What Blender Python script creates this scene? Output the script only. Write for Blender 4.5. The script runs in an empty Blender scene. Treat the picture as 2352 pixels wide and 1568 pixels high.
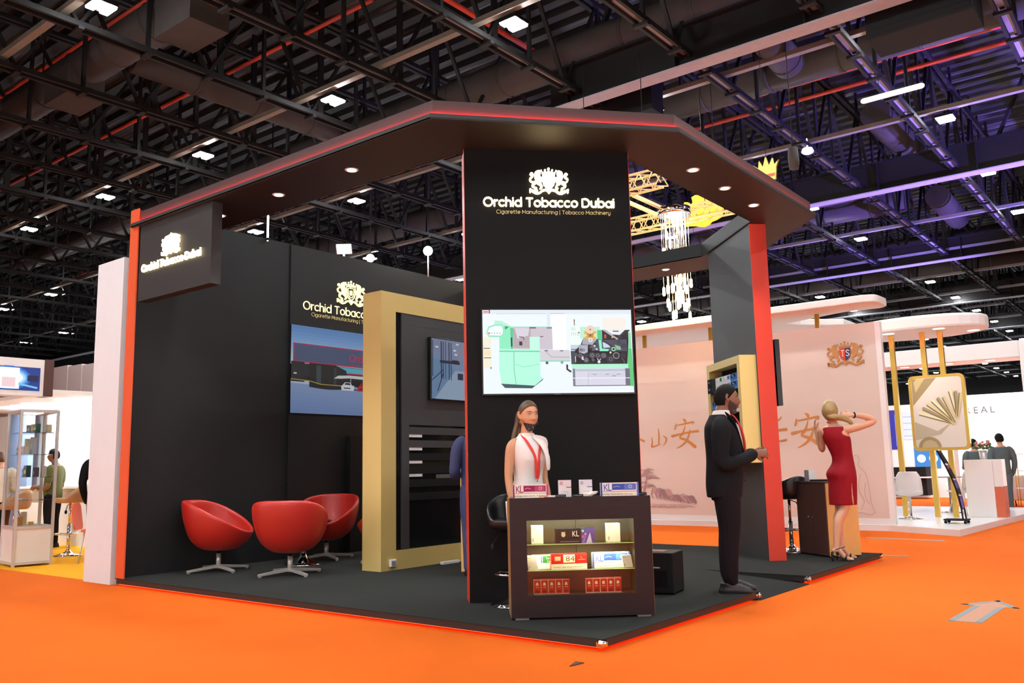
import bpy, bmesh, math, random
from mathutils import Vector, Matrix, Euler
random.seed(7)
SC = bpy.context.scene
COL = SC.collection
R = math.radians
# ------------------------------------------------------------------ camera
cam_d = bpy.data.cameras.new('camera'); cam = bpy.data.objects.new('camera', cam_d); COL.objects.link(cam)
cam_d.sensor_width = 36.0; cam_d.sensor_fit = 'HORIZONTAL'; cam_d.lens = 1988.39 / 2352 * 36
cam_d.clip_end = 400; cam_d.clip_start = 0.05
_p, _r, _y = 0.144739, -0.0209477, -0.669812
fw = Vector((math.sin(_y) * math.cos(_p), math.cos(_y) * math.cos(_p), math.sin(_p)))
rt = Vector((math.cos(_y), -math.sin(_y), 0)); up = rt.cross(fw)
r2 = math.cos(_r) * rt + math.sin(_r) * up; u2 = -math.sin(_r) * rt + math.cos(_r) * up
cam.matrix_world = Matrix(((r2.x, u2.x, -fw.x, 3.155), (r2.y, u2.y, -fw.y, -4.858), (r2.z, u2.z, -fw.z, 1.18), (0, 0, 0, 1)))
SC.camera = cam
# ------------------------------------------------------------------ view, world
SC.view_settings.view_transform = 'Standard'
SC.view_settings.look = 'None'
SC.view_settings.exposure = 0.0
SC.view_settings.gamma = 1.0
SC.view_settings.use_curve_mapping = False
SC.cycles.transparent_max_bounces = 32
SC.cycles.max_bounces = 7; SC.cycles.diffuse_bounces = 4; SC.cycles.glossy_bounces = 3; SC.cycles.transmission_bounces = 4
W = bpy.data.worlds.new('hall_air'); SC.world = W; W.use_nodes = True
W.node_tree.nodes['Background'].inputs[0].default_value = (1.0, 0.95, 0.92, 1)
W.node_tree.nodes['Background'].inputs[1].default_value = 0.02

def lamp(name, typ, loc, power, color=(1, 1, 1), rot=(0, 0, 0), **kw):
    d = bpy.data.lights.new(name, typ); d.energy = power; d.color = color
    for k, v in kw.items(): setattr(d, k, v)
    o = bpy.data.objects.new(name, d); o.location = loc; o.rotation_euler = rot; COL.objects.link(o)
    return o
def aim(o, target):
    o.rotation_euler = (Vector(target) - o.location).to_track_quat('-Z', 'Y').to_euler()
# violet stage lamps washing the roof on the right
for l, t, e in (((5.0, 17.0, 3.5), (0.5, 17, 9.0), 20000), ((4.0, 25.0, 3.5), (-1.0, 24.5, 9.0), 20000), ((-3.5, 29.0, 3.5), (-6.0, 30, 9.0), 9000)):
    a = lamp('violet_stage_lamp', 'SPOT', l, e, (0.24, 0.17, 1.0), spot_size=R(84), spot_blend=0.9, shadow_soft_size=0.15); aim(a, t)
# ------------------------------------------------------------------ colour and materials
def lin(h):
    if isinstance(h, (tuple, list)): return tuple(h[:3]) + (1,)
    h = h.lstrip('#'); c = [int(h[i:i + 2], 16) / 255 for i in (0, 2, 4)]
    return tuple(x / 12.92 if x <= 0.04045 else ((x + 0.055) / 1.055) ** 2.4 for x in c) + (1,)
MATS = {}
def mat(name, col, rough=0.5, metal=0.0, emit=None, strength=0.0, var=0.06, scale=8.0, bump=0.0, bscale=200.0, spec=0.5, trans=0.0, coat=0.0, stretch=None, alpha=1.0):
    m = bpy.data.materials.new(name); m.use_nodes = True; nt = m.node_tree; N = nt.nodes; L = nt.links
    b = N['Principled BSDF']; c = lin(col)
    b.inputs['Roughness'].default_value = rough; b.inputs['Metallic'].default_value = metal
    b.inputs['Specular IOR Level'].default_value = spec; b.inputs['Coat Weight'].default_value = coat
    b.inputs['Transmission Weight'].default_value = trans
    b.inputs['Base Color'].default_value = c
    tc = N.new('ShaderNodeTexCoord')
    src = tc.outputs['Object']
    if stretch:
        mp = N.new('ShaderNodeMapping'); mp.inputs['Scale'].default_value = stretch; L.new(src, mp.inputs[0]); src = mp.outputs[0]
    if var > 0:
        n = N.new('ShaderNodeTexNoise'); n.inputs['Scale'].default_value = scale; n.inputs['Detail'].default_value = 4; L.new(src, n.inputs['Vector'])
        mx = N.new('ShaderNodeMix'); mx.data_type = 'RGBA'
        mx.inputs[6].default_value = tuple(x * (1 - var) for x in c[:3]) + (1,); mx.inputs[7].default_value = tuple(min(1, x * (1 + var)) for x in c[:3]) + (1,)
        L.new(n.outputs['Fac'], mx.inputs[0]); L.new(mx.outputs[2], b.inputs['Base Color'])
    if bump > 0:
        n2 = N.new('ShaderNodeTexNoise'); n2.inputs['Scale'].default_value = bscale; n2.inputs['Detail'].default_value = 3; L.new(src, n2.inputs['Vector'])
        bp = N.new('ShaderNodeBump'); bp.inputs['Strength'].default_value = bump; bp.inputs['Distance'].default_value = 0.01
        L.new(n2.outputs['Fac'], bp.inputs['Height']); L.new(bp.outputs[0], b.inputs['Normal'])
    if emit is not None:
        b.inputs['Emission Color'].default_value = lin(emit); b.inputs['Emission Strength'].default_value = strength
    MATS[name] = m
    return m
def attr_mat(name, emit=0.0, rough=0.55, spec=0.4):
    m = bpy.data.materials.new(name); m.use_nodes = True; nt = m.node_tree; b = nt.nodes['Principled BSDF']
    a = nt.nodes.new('ShaderNodeAttribute'); a.attribute_name = 'tint'
    b.inputs['Roughness'].default_value = rough; b.inputs['Specular IOR Level'].default_value = spec
    if emit > 0:
        b.inputs['Base Color'].default_value = (0.01, 0.01, 0.01, 1)
        nt.links.new(a.outputs['Color'], b.inputs['Emission Color']); b.inputs['Emission Strength'].default_value = emit
    else:
        nt.links.new(a.outputs['Color'], b.inputs['Base Color'])
    MATS[name] = m; return m
mat('carpet_orange', (0.80, 0.148, 0.014), 0.95, var=0.07, scale=1.3, bump=0.5, bscale=260, spec=0.1)
mat('floor_grey', (0.42, 0.42, 0.43), 0.7, var=0.1, scale=0.4)
mat('carpet_yellow', (0.90, 0.42, 0.02), 0.95, var=0.05, bump=0.4, spec=0.1)
mat('carpet_black', (0.030, 0.032, 0.030), 0.95, var=0.25, scale=40, bump=0.6, bscale=300, spec=0.1)
mat('edge_black', (0.022, 0.018, 0.016), 0.45, var=0.1)
mat('wall_black', (0.0125, 0.0135, 0.0145), 0.5, var=0.12, scale=2.0, spec=0.28)
mat('tower_black', (0.0042, 0.0038, 0.0041), 0.55, var=0.1, scale=3.0, spec=0.16)
mat('fascia_grey', (0.024, 0.022, 0.0215), 0.6, var=0.08)
mat('soffit', (0.015, 0.010, 0.010), 0.55, var=0.05)
mat('orange_edge', (0.72, 0.105, 0.028), 0.5, var=0.03)
mat('red_edge', (0.62, 0.036, 0.012), 0.45, var=0.03)
mat('gold', (0.69, 0.52, 0.185), 0.38, 0.25, var=0.04, scale=30, stretch=(1, 1, 30))
mat('gold_dark', (0.60, 0.40, 0.10), 0.35, 0.6, var=0.05)
mat('brass', (0.78, 0.55, 0.12), 0.3, 0.7, var=0.04)
mat('white_panel', (0.81, 0.85, 0.88), 0.5, var=0.02)
mat('white_gloss', (0.86, 0.85, 0.84), 0.25, var=0.02)
mat('white_warm', (0.82, 0.81, 0.79), 0.5, var=0.02)
mat('pink_wall', (0.69, 0.59, 0.52), 0.5, var=0.03, scale=1.2)
mat('grey_strip', (0.22, 0.20, 0.19), 0.6)
mat('maroon_wood', (0.017, 0.007, 0.008), 0.42, spec=0.3, var=0.3, scale=6, stretch=(1, 1, 12))
mat('maroon_inner', (0.16, 0.022, 0.015), 0.45, var=0.12, scale=6, stretch=(1, 1, 12))
mat('olive_inner', (0.034, 0.025, 0.009), 0.5, var=0.15, scale=6)
mat('brown_door', (0.085, 0.034, 0.027), 0.42, var=0.2, scale=6, stretch=(1, 1, 10))
mat('tan_side', (0.32, 0.17, 0.06), 0.45, var=0.12, scale=6, stretch=(8, 8, 1))
mat('gold_side', (0.74, 0.42, 0.13), 0.4, 0.25, var=0.04)
mat('black_gloss', (0.006, 0.006, 0.007), 0.12, var=0.05)
mat('black_matte', (0.007, 0.007, 0.008), 0.65, var=0.1, spec=0.2)
mat('dark_grey', (0.035, 0.036, 0.038), 0.55, var=0.08)
mat('tv_black', (0.006, 0.006, 0.007), 0.25)
mat('chrome', (0.85, 0.85, 0.86), 0.08, 1.0, var=0.0)
mat('steel', (0.62, 0.60, 0.57), 0.35, 0.55, var=0.04)
mat('alu', (0.70, 0.70, 0.71), 0.4, 0.5, var=0.03)
mat('red_leather', (0.47, 0.021, 0.013), 0.38, var=0.08, scale=5, bump=0.12, bscale=180, coat=0.1)
mat('black_leather', (0.010, 0.010, 0.011), 0.28, var=0.1, bump=0.05, bscale=120)
mat('tan_leather', (0.50, 0.27, 0.14), 0.35)
mat('glass_edge', (0.55, 0.75, 0.35), 0.15, var=0, emit='#b9c64a', strength=0.25)  # weak emission stands in for counter light caught in the shelf edges
mat('red_led', (0.3, 0.01, 0.01), 0.4, var=0, emit=(1.0, 0.001, 0.006), strength=170.0)
mat('red_led_floor', (0.3, 0.02, 0.01), 0.4, var=0, emit=(1.0, 0.05, 0.01), strength=5.0)
mat('sign_light', (0.9, 0.8, 0.5), 0.4, var=0, emit=(1.0, 0.80, 0.42), strength=4.5)
mat('sign_dim', (0.55, 0.45, 0.2), 0.4, 0.3, var=0, emit=(0.85, 0.66, 0.28), strength=0.28)
mat('sign_wall', (0.9, 0.8, 0.5), 0.4, var=0, emit=(1.0, 0.84, 0.42), strength=1.0)
LENS = 395.0   # radiance of the roof fittings, which light the hall
mat('led_lens', (0.9, 0.9, 0.9), 0.4, var=0, emit=(0.97, 0.985, 1.0), strength=LENS)
mat('lamp_white', (0.9, 0.9, 0.9), 0.4, var=0, emit=(0.92, 0.97, 1.0), strength=14.0)
mat('lamp_soft', (0.9, 0.9, 0.9), 0.4, var=0, emit=(1.0, 0.98, 0.95), strength=1.6)
mat('tube_light', (0.9, 0.8, 0.65), 0.4, var=0, emit=(1.0, 0.82, 0.58), strength=0.5)
mat('bulb_warm', (1.0, 0.8, 0.5), 0.3, var=0, emit=(1.0, 0.62, 0.25), strength=45.0)
mat('bulb_hot', (1.0, 0.9, 0.8), 0.3, var=0, emit=(1.0, 0.93, 0.8), strength=20.0)
mat('truss_black', (0.009, 0.0085, 0.009), 0.6, 0.0, spec=0.25, var=0.15, scale=2)
mat('flange_pale', (0.30, 0.29, 0.31), 0.5, 0.1, var=0.2, scale=3)  # paler copy of the flange, for the better lit right-hand trusses
mat('flange_grey', (0.05, 0.045, 0.045), 0.5, 0.2, var=0.2, scale=3)  # darker copy of the same flange, for trusses that get less light
mat('duct', (0.046, 0.039, 0.036), 0.75, 0.0, spec=0.2, var=0.25, scale=2.5)
mat('tray_tan', (0.17, 0.15, 0.12), 0.55, var=0.12)
mat('tray_grey', (0.24, 0.24, 0.25), 0.55, var=0.12)
mat('pipe_red', (0.50, 0.045, 0.022), 0.4, var=0.1)
mat('truss_gold', (0.80, 0.62, 0.30), 0.35, 0.2, var=0.05)
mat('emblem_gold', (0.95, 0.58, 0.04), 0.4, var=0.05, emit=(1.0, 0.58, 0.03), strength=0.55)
mat('hall_wall', (0.80, 0.74, 0.72), 0.7, var=0.03)
mat('blue_wall', (0.16, 0.22, 0.36), 0.5)
mat('skin_a', (0.58, 0.29, 0.155), 0.48, var=0.06, scale=20)
mat('skin_b', (0.23, 0.095, 0.052), 0.45, var=0.08, scale=20)
mat('skin_c', (0.62, 0.335, 0.21), 0.48, var=0.06, scale=20)
mat('hair_brown', (0.105, 0.058, 0.028), 0.45, var=0.35, scale=30, stretch=(6, 6, 0.6))
mat('hair_black', (0.007, 0.006, 0.0055), 0.75, spec=0.15, var=0.3, scale=60)
mat('beard', (0.045, 0.034, 0.028), 0.7, var=0.5, scale=60, bump=0.3, bscale=300)
mat('hair_blond', (0.33, 0.215, 0.08), 0.42, var=0.4, scale=26, stretch=(7, 7, 0.6))
mat('cloth_white', (0.82, 0.78, 0.74), 0.7, var=0.03, bump=0.15, bscale=30)
mat('cloth_black', (0.009, 0.009, 0.011), 0.8, spec=0.12, var=0.2, bump=0.15, bscale=40)
mat('cloth_trouser', (0.010, 0.007, 0.010), 0.8, spec=0.12, var=0.2)
mat('cloth_red', (0.25, 0.003, 0.010), 0.7, spec=0.2, var=0.10, scale=6, bump=0.15, bscale=22)
mat('cloth_navy', (0.035, 0.045, 0.13), 0.75, var=0.1)
mat('cloth_green', (0.10, 0.11, 0.025), 0.8, var=0.1)
mat('cloth_cream', (0.66, 0.60, 0.50), 0.8, var=0.05)
mat('cloth_grey', (0.085, 0.115, 0.12), 0.8, var=0.12)
mat('lanyard_red', (0.72, 0.03, 0.016), 0.5, var=0.05)
mat('tie_red', (0.55, 0.012, 0.018), 0.45)
mat('lip', (0.55, 0.20, 0.15), 0.4, var=0)
mat('eye_white', (0.75, 0.72, 0.68), 0.2, var=0)
mat('eye_dark', (0.02, 0.012, 0.008), 0.15, var=0)
mat('brow', (0.06, 0.03, 0.016), 0.7, var=0)
mat('flower', (0.6, 0.25, 0.22), 0.7, var=0.5, scale=40)
mat('leaf', (0.06, 0.14, 0.04), 0.6, var=0.3)
mat('terracotta', (0.60, 0.13, 0.06), 0.5)
mat('plastic_white', (0.80, 0.78, 0.76), 0.35, var=0.02)
mat('tape_pale', (0.40, 0.20, 0.14), 0.6)
mat('tape_grey', (0.42, 0.36, 0.33), 0.5)
mat('dark_debris', (0.10, 0.03, 0.015), 0.7)
mat('violet_plate', (0.34, 0.33, 0.38), 0.5, var=0.12)
m = bpy.data.materials.new('glass'); m.use_nodes = True; nt = m.node_tree; nt.nodes.remove(nt.nodes['Principled BSDF'])
_g = nt.nodes.new('ShaderNodeBsdfGlossy'); _g.inputs['Roughness'].default_value = 0.03; _t = nt.nodes.new('ShaderNodeBsdfTransparent'); _t.inputs[0].default_value = (0.95, 0.985, 0.96, 1)
_f = nt.nodes.new('ShaderNodeFresnel'); _f.inputs[0].default_value = 1.45; _m = nt.nodes.new('ShaderNodeMixShader')
nt.links.new(_f.outputs[0], _m.inputs[0]); nt.links.new(_t.outputs[0], _m.inputs[1]); nt.links.new(_g.outputs[0], _m.inputs[2]); nt.links.new(_m.outputs[0], nt.nodes['Material Output'].inputs[0]); MATS['glass'] = m
attr_mat('art'); attr_mat('art_lit', emit=1.0); attr_mat('art_tv', emit=0.55); attr_mat('art_gloss', rough=0.15)

# the roof deck: dark metal ribs along X with broken paler streaks
m = bpy.data.materials.new('roof_deck'); m.use_nodes = True; nt = m.node_tree; N = nt.nodes; L = nt.links; b = N['Principled BSDF']
tc = N.new('ShaderNodeTexCoord'); mp = N.new('ShaderNodeMapping'); mp.inputs['Scale'].default_value = (0.28, 9.0, 1); L.new(tc.outputs['Object'], mp.inputs[0])
nz = N.new('ShaderNodeTexNoise'); nz.inputs['Scale'].default_value = 1.0; nz.inputs['Detail'].default_value = 3; L.new(mp.outputs[0], nz.inputs['Vector'])
cr = N.new('ShaderNodeValToRGB'); cr.color_ramp.elements[0].position = 0.57; cr.color_ramp.elements[0].color = (0.006, 0.005, 0.0055, 1)
cr.color_ramp.elements[1].position = 0.70; cr.color_ramp.elements[1].color = (0.13, 0.135, 0.14, 1); L.new(nz.outputs['Fac'], cr.inputs[0]); L.new(cr.outputs[0], b.inputs['Base Color'])
b.inputs['Roughness'].default_value = 0.5; MATS['roof_deck'] = m
# printed blend for the mask fabric
m = mat('mask_fabric', (0.012, 0.012, 0.014), 0.7, var=0); nt = m.node_tree; N = nt.nodes; L = nt.links; b = N['Principled BSDF']
tc = N.new('ShaderNodeTexCoord'); vo = N.new('ShaderNodeTexVoronoi'); vo.inputs['Scale'].default_value = 90; L.new(tc.outputs['Object'], vo.inputs['Vector'])
cr = N.new('ShaderNodeValToRGB'); cr.color_ramp.elements[0].position = 0.14; cr.color_ramp.elements[0].color = (0.6, 0.6, 0.6, 1); cr.color_ramp.elements[1].position = 0.24; cr.color_ramp.elements[1].color = (0.012, 0.012, 0.014, 1)
L.new(vo.outputs['Distance'], cr.inputs[0]); L.new(cr.outputs[0], b.inputs['Base Color'])
# ------------------------------------------------------------------ mesh helpers
class Fr:
    """a local frame: p(a,b,c) = o + a*u + b*v + c*w"""
    def __init__(s, o=(0, 0, 0), u=(1, 0, 0), v=(0, 1, 0), w=None):
        s.o = Vector(o); s.u = Vector(u).normalized(); s.v = Vector(v).normalized(); s.w = Vector(w).normalized() if w else s.u.cross(s.v)
    def p(s, a, b=0, c=0): return s.o + s.u * a + s.v * b + s.w * c
    def at(s, a, b=0, c=0): f = Fr(); f.o = s.p(a, b, c); f.u, f.v, f.w = s.u, s.v, s.w; return f
I = Fr()
def rotz(o, a):  # frame turned about Z
    return Fr(o, (math.cos(a), math.sin(a), 0), (-math.sin(a), math.cos(a), 0))
class MB:
    def __init__(s): s.v = []; s.f = []; s.mi = []; s.c = []; s.sm = []
    def add(s, vs, fs, mi=0, col=None, smooth=False):
        n = len(s.v); s.v += [tuple(x) for x in vs]
        for f in fs: s.f.append(tuple(i + n for i in f)); s.mi.append(mi); s.c.append(col); s.sm.append(smooth)
        return s
    def box(s, x0, x1, y0, y1, z0, z1, F=I, mi=0, col=None):
        vs = [F.p(x, y, z) for z in (z0, z1) for y in (y0, y1) for x in (x0, x1)]
        return s.add(vs, [(0, 2, 3, 1), (4, 5, 7, 6), (0, 1, 5, 4), (2, 6, 7, 3), (0, 4, 6, 2), (1, 3, 7, 5)], mi, col)
    def rbox(s, x0, x1, y0, y1, z0, z1, r, F=I, mi=0, n=4, col=None):
        """box whose four z-edges are rounded"""
        pts = []
        for cx, cy, a in ((x1 - r, y1 - r, 0), (x0 + r, y1 - r, 90), (x0 + r, y0 + r, 180), (x1 - r, y0 + r, 270)):
            pts += [(cx + r * math.cos(R(a + 90 * k / n)), cy + r * math.sin(R(a + 90 * k / n))) for k in range(n + 1)]
        return s.prism(pts, z0, z1, F, mi, col)
    def prism(s, pts, z0, z1, F=I, mi=0, col=None, smooth=False):
        n = len(pts); vs = [F.p(a, b, z0) for a, b in pts] + [F.p(a, b, z1) for a, b in pts]
        s.add(vs, [tuple(range(n))[::-1], tuple(range(n, 2 * n))], mi, col)
        k = len(s.v) - 2 * n
        for i in range(n):
            j = (i + 1) % n; s.f.append((k + i, k + j, k + n + j, k + n + i)); s.mi.append(mi); s.c.append(col); s.sm.append(smooth)
        return s
    def poly(s, pts3, mi=0, col=None): return s.add(pts3, [tuple(range(len(pts3)))], mi, col)
    def tube(s, pts, rad, n=10, mi=0, cap=True, col=None, smooth=True, flat=1.0, upv=None, rnd=False):
        pts = [Vector(p) for p in pts]
        if not isinstance(rad, (list, tuple)): rad = [rad] * len(pts)
        if rnd:  # rounded ends
            d0 = (pts[0] - pts[1]).normalized(); d1 = (pts[-1] - pts[-2]).normalized()
            a = [pts[0] + d0 * rad[0] * k for k in (0.98, 0.7)]; b = [pts[-1] + d1 * rad[-1] * k for k in (0.7, 0.98)]
            pts = a + pts + b; rad = [rad[0] * 0.2, rad[0] * 0.71] + list(rad) + [rad[-1] * 0.71, rad[-1] * 0.2]
        m = len(pts); base = len(s.v); pu = Vector(upv) if upv else None
        for i, p in enumerate(pts):
            t = (pts[min(i + 1, m - 1)] - pts[max(i - 1, 0)]).normalized()
            if pu is None: pu = Vector((0, 0, 1)) if abs(t.z) < 0.9 else Vector((1, 0, 0))
            a = pu.cross(t)
            if a.length < 1e-6: a = Vector((1, 0, 0)).cross(t)
            a.normalize(); bb = t.cross(a).normalized()
            if not upv: pu = bb
            for k in range(n):
                th = 2 * math.pi * k / n; q = p + a * (rad[i] * math.cos(th)) + bb * (rad[i] * flat * math.sin(th)); s.v.append(tuple(q))
        for i in range(m - 1):
            for k in range(n):
                k2 = (k + 1) % n; s.f.append((base + i * n + k, base + i * n + k2, base + (i + 1) * n + k2, base + (i + 1) * n + k)); s.mi.append(mi); s.c.append(col); s.sm.append(smooth)
        if cap:
            s.f.append(tuple(base + k for k in range(n))[::-1]); s.f.append(tuple(base + (m - 1) * n + k for k in range(n))); s.mi += [mi, mi]; s.c += [col, col]; s.sm += [False, False]
        return s
    def bar(s, p0, p1, w, h, mi=0, upv=(0, 0, 1), col=None):
        p0, p1 = Vector(p0), Vector(p1); t = (p1 - p0).normalized(); a = Vector(upv).cross(t)
        if a.length < 1e-5: a = Vector((1, 0, 0)).cross(t)
        a.normalize(); b = t.cross(a)
        vs = [p + a * (w / 2 * i) + b * (h / 2 * j) for p in (p0, p1) for i, j in ((-1, -1), (1, -1), (1, 1), (-1, 1))]
        return s.add(vs, [(0, 3, 2, 1), (4, 5, 6, 7), (0, 1, 5, 4), (1, 2, 6, 5), (2, 3, 7, 6), (3, 0, 4, 7)], mi, col)
    def lathe(s, prof, n=24, F=I, mi=0, smooth=True, col=None):
        base = len(s.v); m = len(prof)
        for r, z in prof:
            for k in range(n): s.v.append(tuple(F.p(r * math.cos(2 * math.pi * k / n), r * math.sin(2 * math.pi * k / n), z)))
        for i in range(m - 1):
            for k in range(n):
                k2 = (k + 1) % n; s.f.append((base + i * n + k, base + i * n + k2, base + (i + 1) * n + k2, base + (i + 1) * n + k)); s.mi.append(mi); s.c.append(col); s.sm.append(smooth)
        s.f.append(tuple(base + k for k in range(n))[::-1]); s.f.append(tuple(base + (m - 1) * n + k for k in range(n))); s.mi += [mi, mi]; s.c += [col, col]; s.sm += [False, False]
        return s
    def ball(s, c, r, n=10, m=7, mi=0, sx=1, sy=1, sz=1, F=I, col=None):
        c = Vector(c); prof = []
        base = len(s.v)
        for i in range(m + 1):
            th = math.pi * (0.02 + 0.96 * i / m)
            for k in range(n):
                ph = 2 * math.pi * k / n
                d = (r * sx * math.sin(th) * math.cos(ph), r * sy * math.sin(th) * math.sin(ph), -r * sz * math.cos(th))
                s.v.append(tuple(F.p(c.x + d[0], c.y + d[1], c.z + d[2])))
        for i in range(m):
            for k in range(n):
                k2 = (k + 1) % n; s.f.append((base + i * n + k, base + i * n + k2, base + (i + 1) * n + k2, base + (i + 1) * n + k)); s.mi.append(mi); s.c.append(col); s.sm.append(True)
        s.f.append(tuple(base + k for k in range(n))[::-1]); s.f.append(tuple(base + m * n + k for k in range(n))); s.mi += [mi, mi]; s.c += [col, col]; s.sm += [True, True]
        return s
    def build(s, name, mats, parent=None, bevel=0.0, loc=None, rz=0.0, solid=0.0, subsurf=0, seg=2):
        me = bpy.data.meshes.new(name); me.from_pydata(s.v, [], s.f)
        mats = [mats] if isinstance(mats, str) else mats
        for q in mats: me.materials.append(MATS[q])
        me.polygons.foreach_set('material_index', s.mi); me.polygons.foreach_set('use_smooth', s.sm)
        if any(c is not None for c in s.c):
            at = me.color_attributes.new('tint', 'FLOAT_COLOR', 'CORNER'); data = []
            for p in me.polygons:
                c = s.c[p.index] or (0.5, 0.5, 0.5, 1); data += list(c) * p.loop_total
            at.data.foreach_set('color', data)
        me.update()
        o = bpy.data.objects.new(name, me); COL.objects.link(o)
        if parent: o.parent = parent
        if loc: o.location = loc
        if rz: o.rotation_euler.z = rz
        if bevel > 0:
            md = o.modifiers.new('bevel', 'BEVEL'); md.width = bevel; md.segments = seg; md.limit_method = 'ANGLE'; md.angle_limit = R(40)
        if solid:
            md = o.modifiers.new('solid', 'SOLIDIFY'); md.thickness = solid; md.offset = 0
        if subsurf:
            md = o.modifiers.new('sub', 'SUBSURF'); md.levels = subsurf; md.render_levels = subsurf
        return o
def tag(o, label=None, cat=None, group=None, kind=None):
    if label: o['label'] = label
    if cat: o['category'] = cat
    if group: o['group'] = group
    if kind: o['kind'] = kind
    return o
def thing(name, label, cat, loc=(0, 0, 0), rz=0.0, group=None):
    o = bpy.data.objects.new(name, None); COL.objects.link(o); o.location = loc; o.rotation_euler.z = rz; o.empty_display_size = 0.1
    return tag(o, label, cat, group)
def struct(o): o['kind'] = 'structure'; return o
def copy_tree(o, parent=None):
    c = o.copy(); COL.objects.link(c)
    if parent: c.parent = parent
    for ch in list(o.children): copy_tree(ch, c)
    return c
def spline(pts, n=6):
    """Catmull-Rom through points (tuples of any size)"""
    P = [pts[0]] + list(pts) + [pts[-1]]; out = []
    for i in range(1, len(P) - 2):
        p0, p1, p2, p3 = P[i - 1], P[i], P[i + 1], P[i + 2]
        for k in range(n):
            t = k / n
            out.append(tuple(0.5 * ((2 * b) + (c - a) * t + (2 * a - 5 * b + 4 * c - d) * t * t + (-a + 3 * b - 3 * c + d) * t ** 3) for a, b, c, d in zip(p0, p1, p2, p3)))
    out.append(tuple(pts[-1])); return out
def outline(pts, w, cap=True):
    """outline polygon of a stroke: pts 2-D, w width(s)"""
    n = len(pts); w = w if isinstance(w, (list, tuple)) else [w] * n
    Lf, Rt = [], []
    for i in range(n):
        a = Vector(pts[max(i - 1, 0)]); b = Vector(pts[min(i + 1, n - 1)]); t = (b - a)
        t = t.normalized() if t.length > 1e-9 else Vector((1, 0)); nn = Vector((-t.y, t.x)); p = Vector(pts[i])
        Lf.append(p + nn * w[i] / 2); Rt.append(p - nn * w[i] / 2)
    out = list(Rt)
    if cap:
        t = (Vector(pts[-1]) - Vector(pts[-2])).normalized(); nn = Vector((-t.y, t.x))
        out += [Vector(pts[-1]) + t * (w[-1] / 2 * math.cos(R(a))) + nn * (w[-1] / 2 * math.sin(R(a))) for a in (-54, -18, 18, 54)]
    out += Lf[::-1]
    if cap:
        t = (Vector(pts[0]) - Vector(pts[1])).normalized(); nn = Vector((-t.y, t.x))
        out += [Vector(pts[0]) + t * (w[0] / 2 * math.cos(R(a))) + nn * (w[0] / 2 * math.sin(R(a))) for a in (-54, -18, 18, 54)]
    return [(p.x, p.y) for p in out]
def arc(cx, cy, r, a0, a1, n=12, ry=None):
    ry = ry or r; return [(cx + r * math.cos(R(a0 + (a1 - a0) * k / n)), cy + ry * math.sin(R(a0 + (a1 - a0) * k / n))) for k in range(n + 1)]
# rounded sans stroke letters (x-height 0.5, capitals 0.7)
GL = {
 'O': (0.76, [arc(.36, .35, .36, 0, 360, 22)]), 'C': (0.66, [arc(.36, .35, .36, 48, 312, 18)]),
 'D': (0.64, [[(0, 0), (0, .7), (.2, .7)] + arc(.24, .35, .35, 88, -88, 14) + [(.2, 0), (0, 0)]]),
 'T': (0.54, [[(0, .7), (.5, .7)], [(.25, .7), (.25, 0)]]),
 'M': (0.68, [[(0, 0), (0, .7)], [(0, .7), (.31, .22)], [(.31, .22), (.62, .7)], [(.62, .7), (.62, 0)]]),
 'r': (0.26, [[(0, .5), (0, 0)], arc(.21, .28, .21, 180, 80, 6)]), 'c': (0.46, [arc(.25, .25, .25, 52, 308, 16)]),
 'h': (0.46, [[(0, .74), (0, 0)], arc(.2, .29, .2, 180, 0, 9) + [(.4, 0)]]), 'n': (0.46, [[(0, .5), (0, 0)], arc(.2, .29, .2, 180, 0, 9) + [(.4, 0)]]),
 'u': (0.46, [[(0, .5)] + arc(.2, .21, .2, 180, 360, 9) + [(.4, .5)], [(.4, .5), (.4, 0)]]),
 'i': (0.06, [[(0, .5), (0, 0)], [(0, .69), (0, .695)]]), 'o': (0.52, [arc(.25, .25, .25, 0, 360, 18)]),
 'd': (0.54, [arc(.25, .25, .25, 0, 360, 18), [(.5, .74), (.5, 0)]]), 'b': (0.54, [arc(.27, .25, .25, 0, 360, 18), [(.02, .74), (.02, 0)]]),
 'a': (0.54, [arc(.25, .25, .25, 0, 360, 18), [(.5, .5), (.5, 0)]]),
 'g': (0.54, [arc(.25, .25, .25, 0, 360, 18), [(.5, .5), (.5, .02)] + arc(.27, .02, .23, 0, -140, 8)]),
 'e': (0.52, [[(.01, .25), (.49, .25)] + arc(.25, .25, .25, 0, 315, 15)]),
 't': (0.28, [[(.1, .68), (.1, .12)] + arc(.22, .12, .12, 180, 275, 4), [(0, .5), (.26, .5)]]),
 'f': (0.26, [arc(.21, .6, .12, 70, 180, 5) + [(.09, 0)], [(0, .47), (.24, .47)]]),
 'y': (0.46, [[(0, .5)] + arc(.2, .21, .2, 180, 360, 9) + [(.4, .5)], [(.4, .5), (.4, .0)] + arc(.19, 0, .21, 0, -140, 8)]),
 '|': (0.06, [[(0, -.16), (0, .74)]]), ' ': (0.16, []),
}
GAP = 0.135
def text_width(t): return sum(GL[c][0] + GAP for c in t) - GAP
def letter(mb, ch, x, size, F, w, d0, d1, y=0.0, col=None):
    for st in GL[ch][1]:
        closed = len(st) > 8 and (Vector(st[0]) - Vector(st[-1])).length < 1e-4
        pts = [(x + a * size, y + b * size) for a, b in st]
        mb.prism(outline(pts, w * size, cap=not closed), d0, d1, F, col=col)
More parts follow.
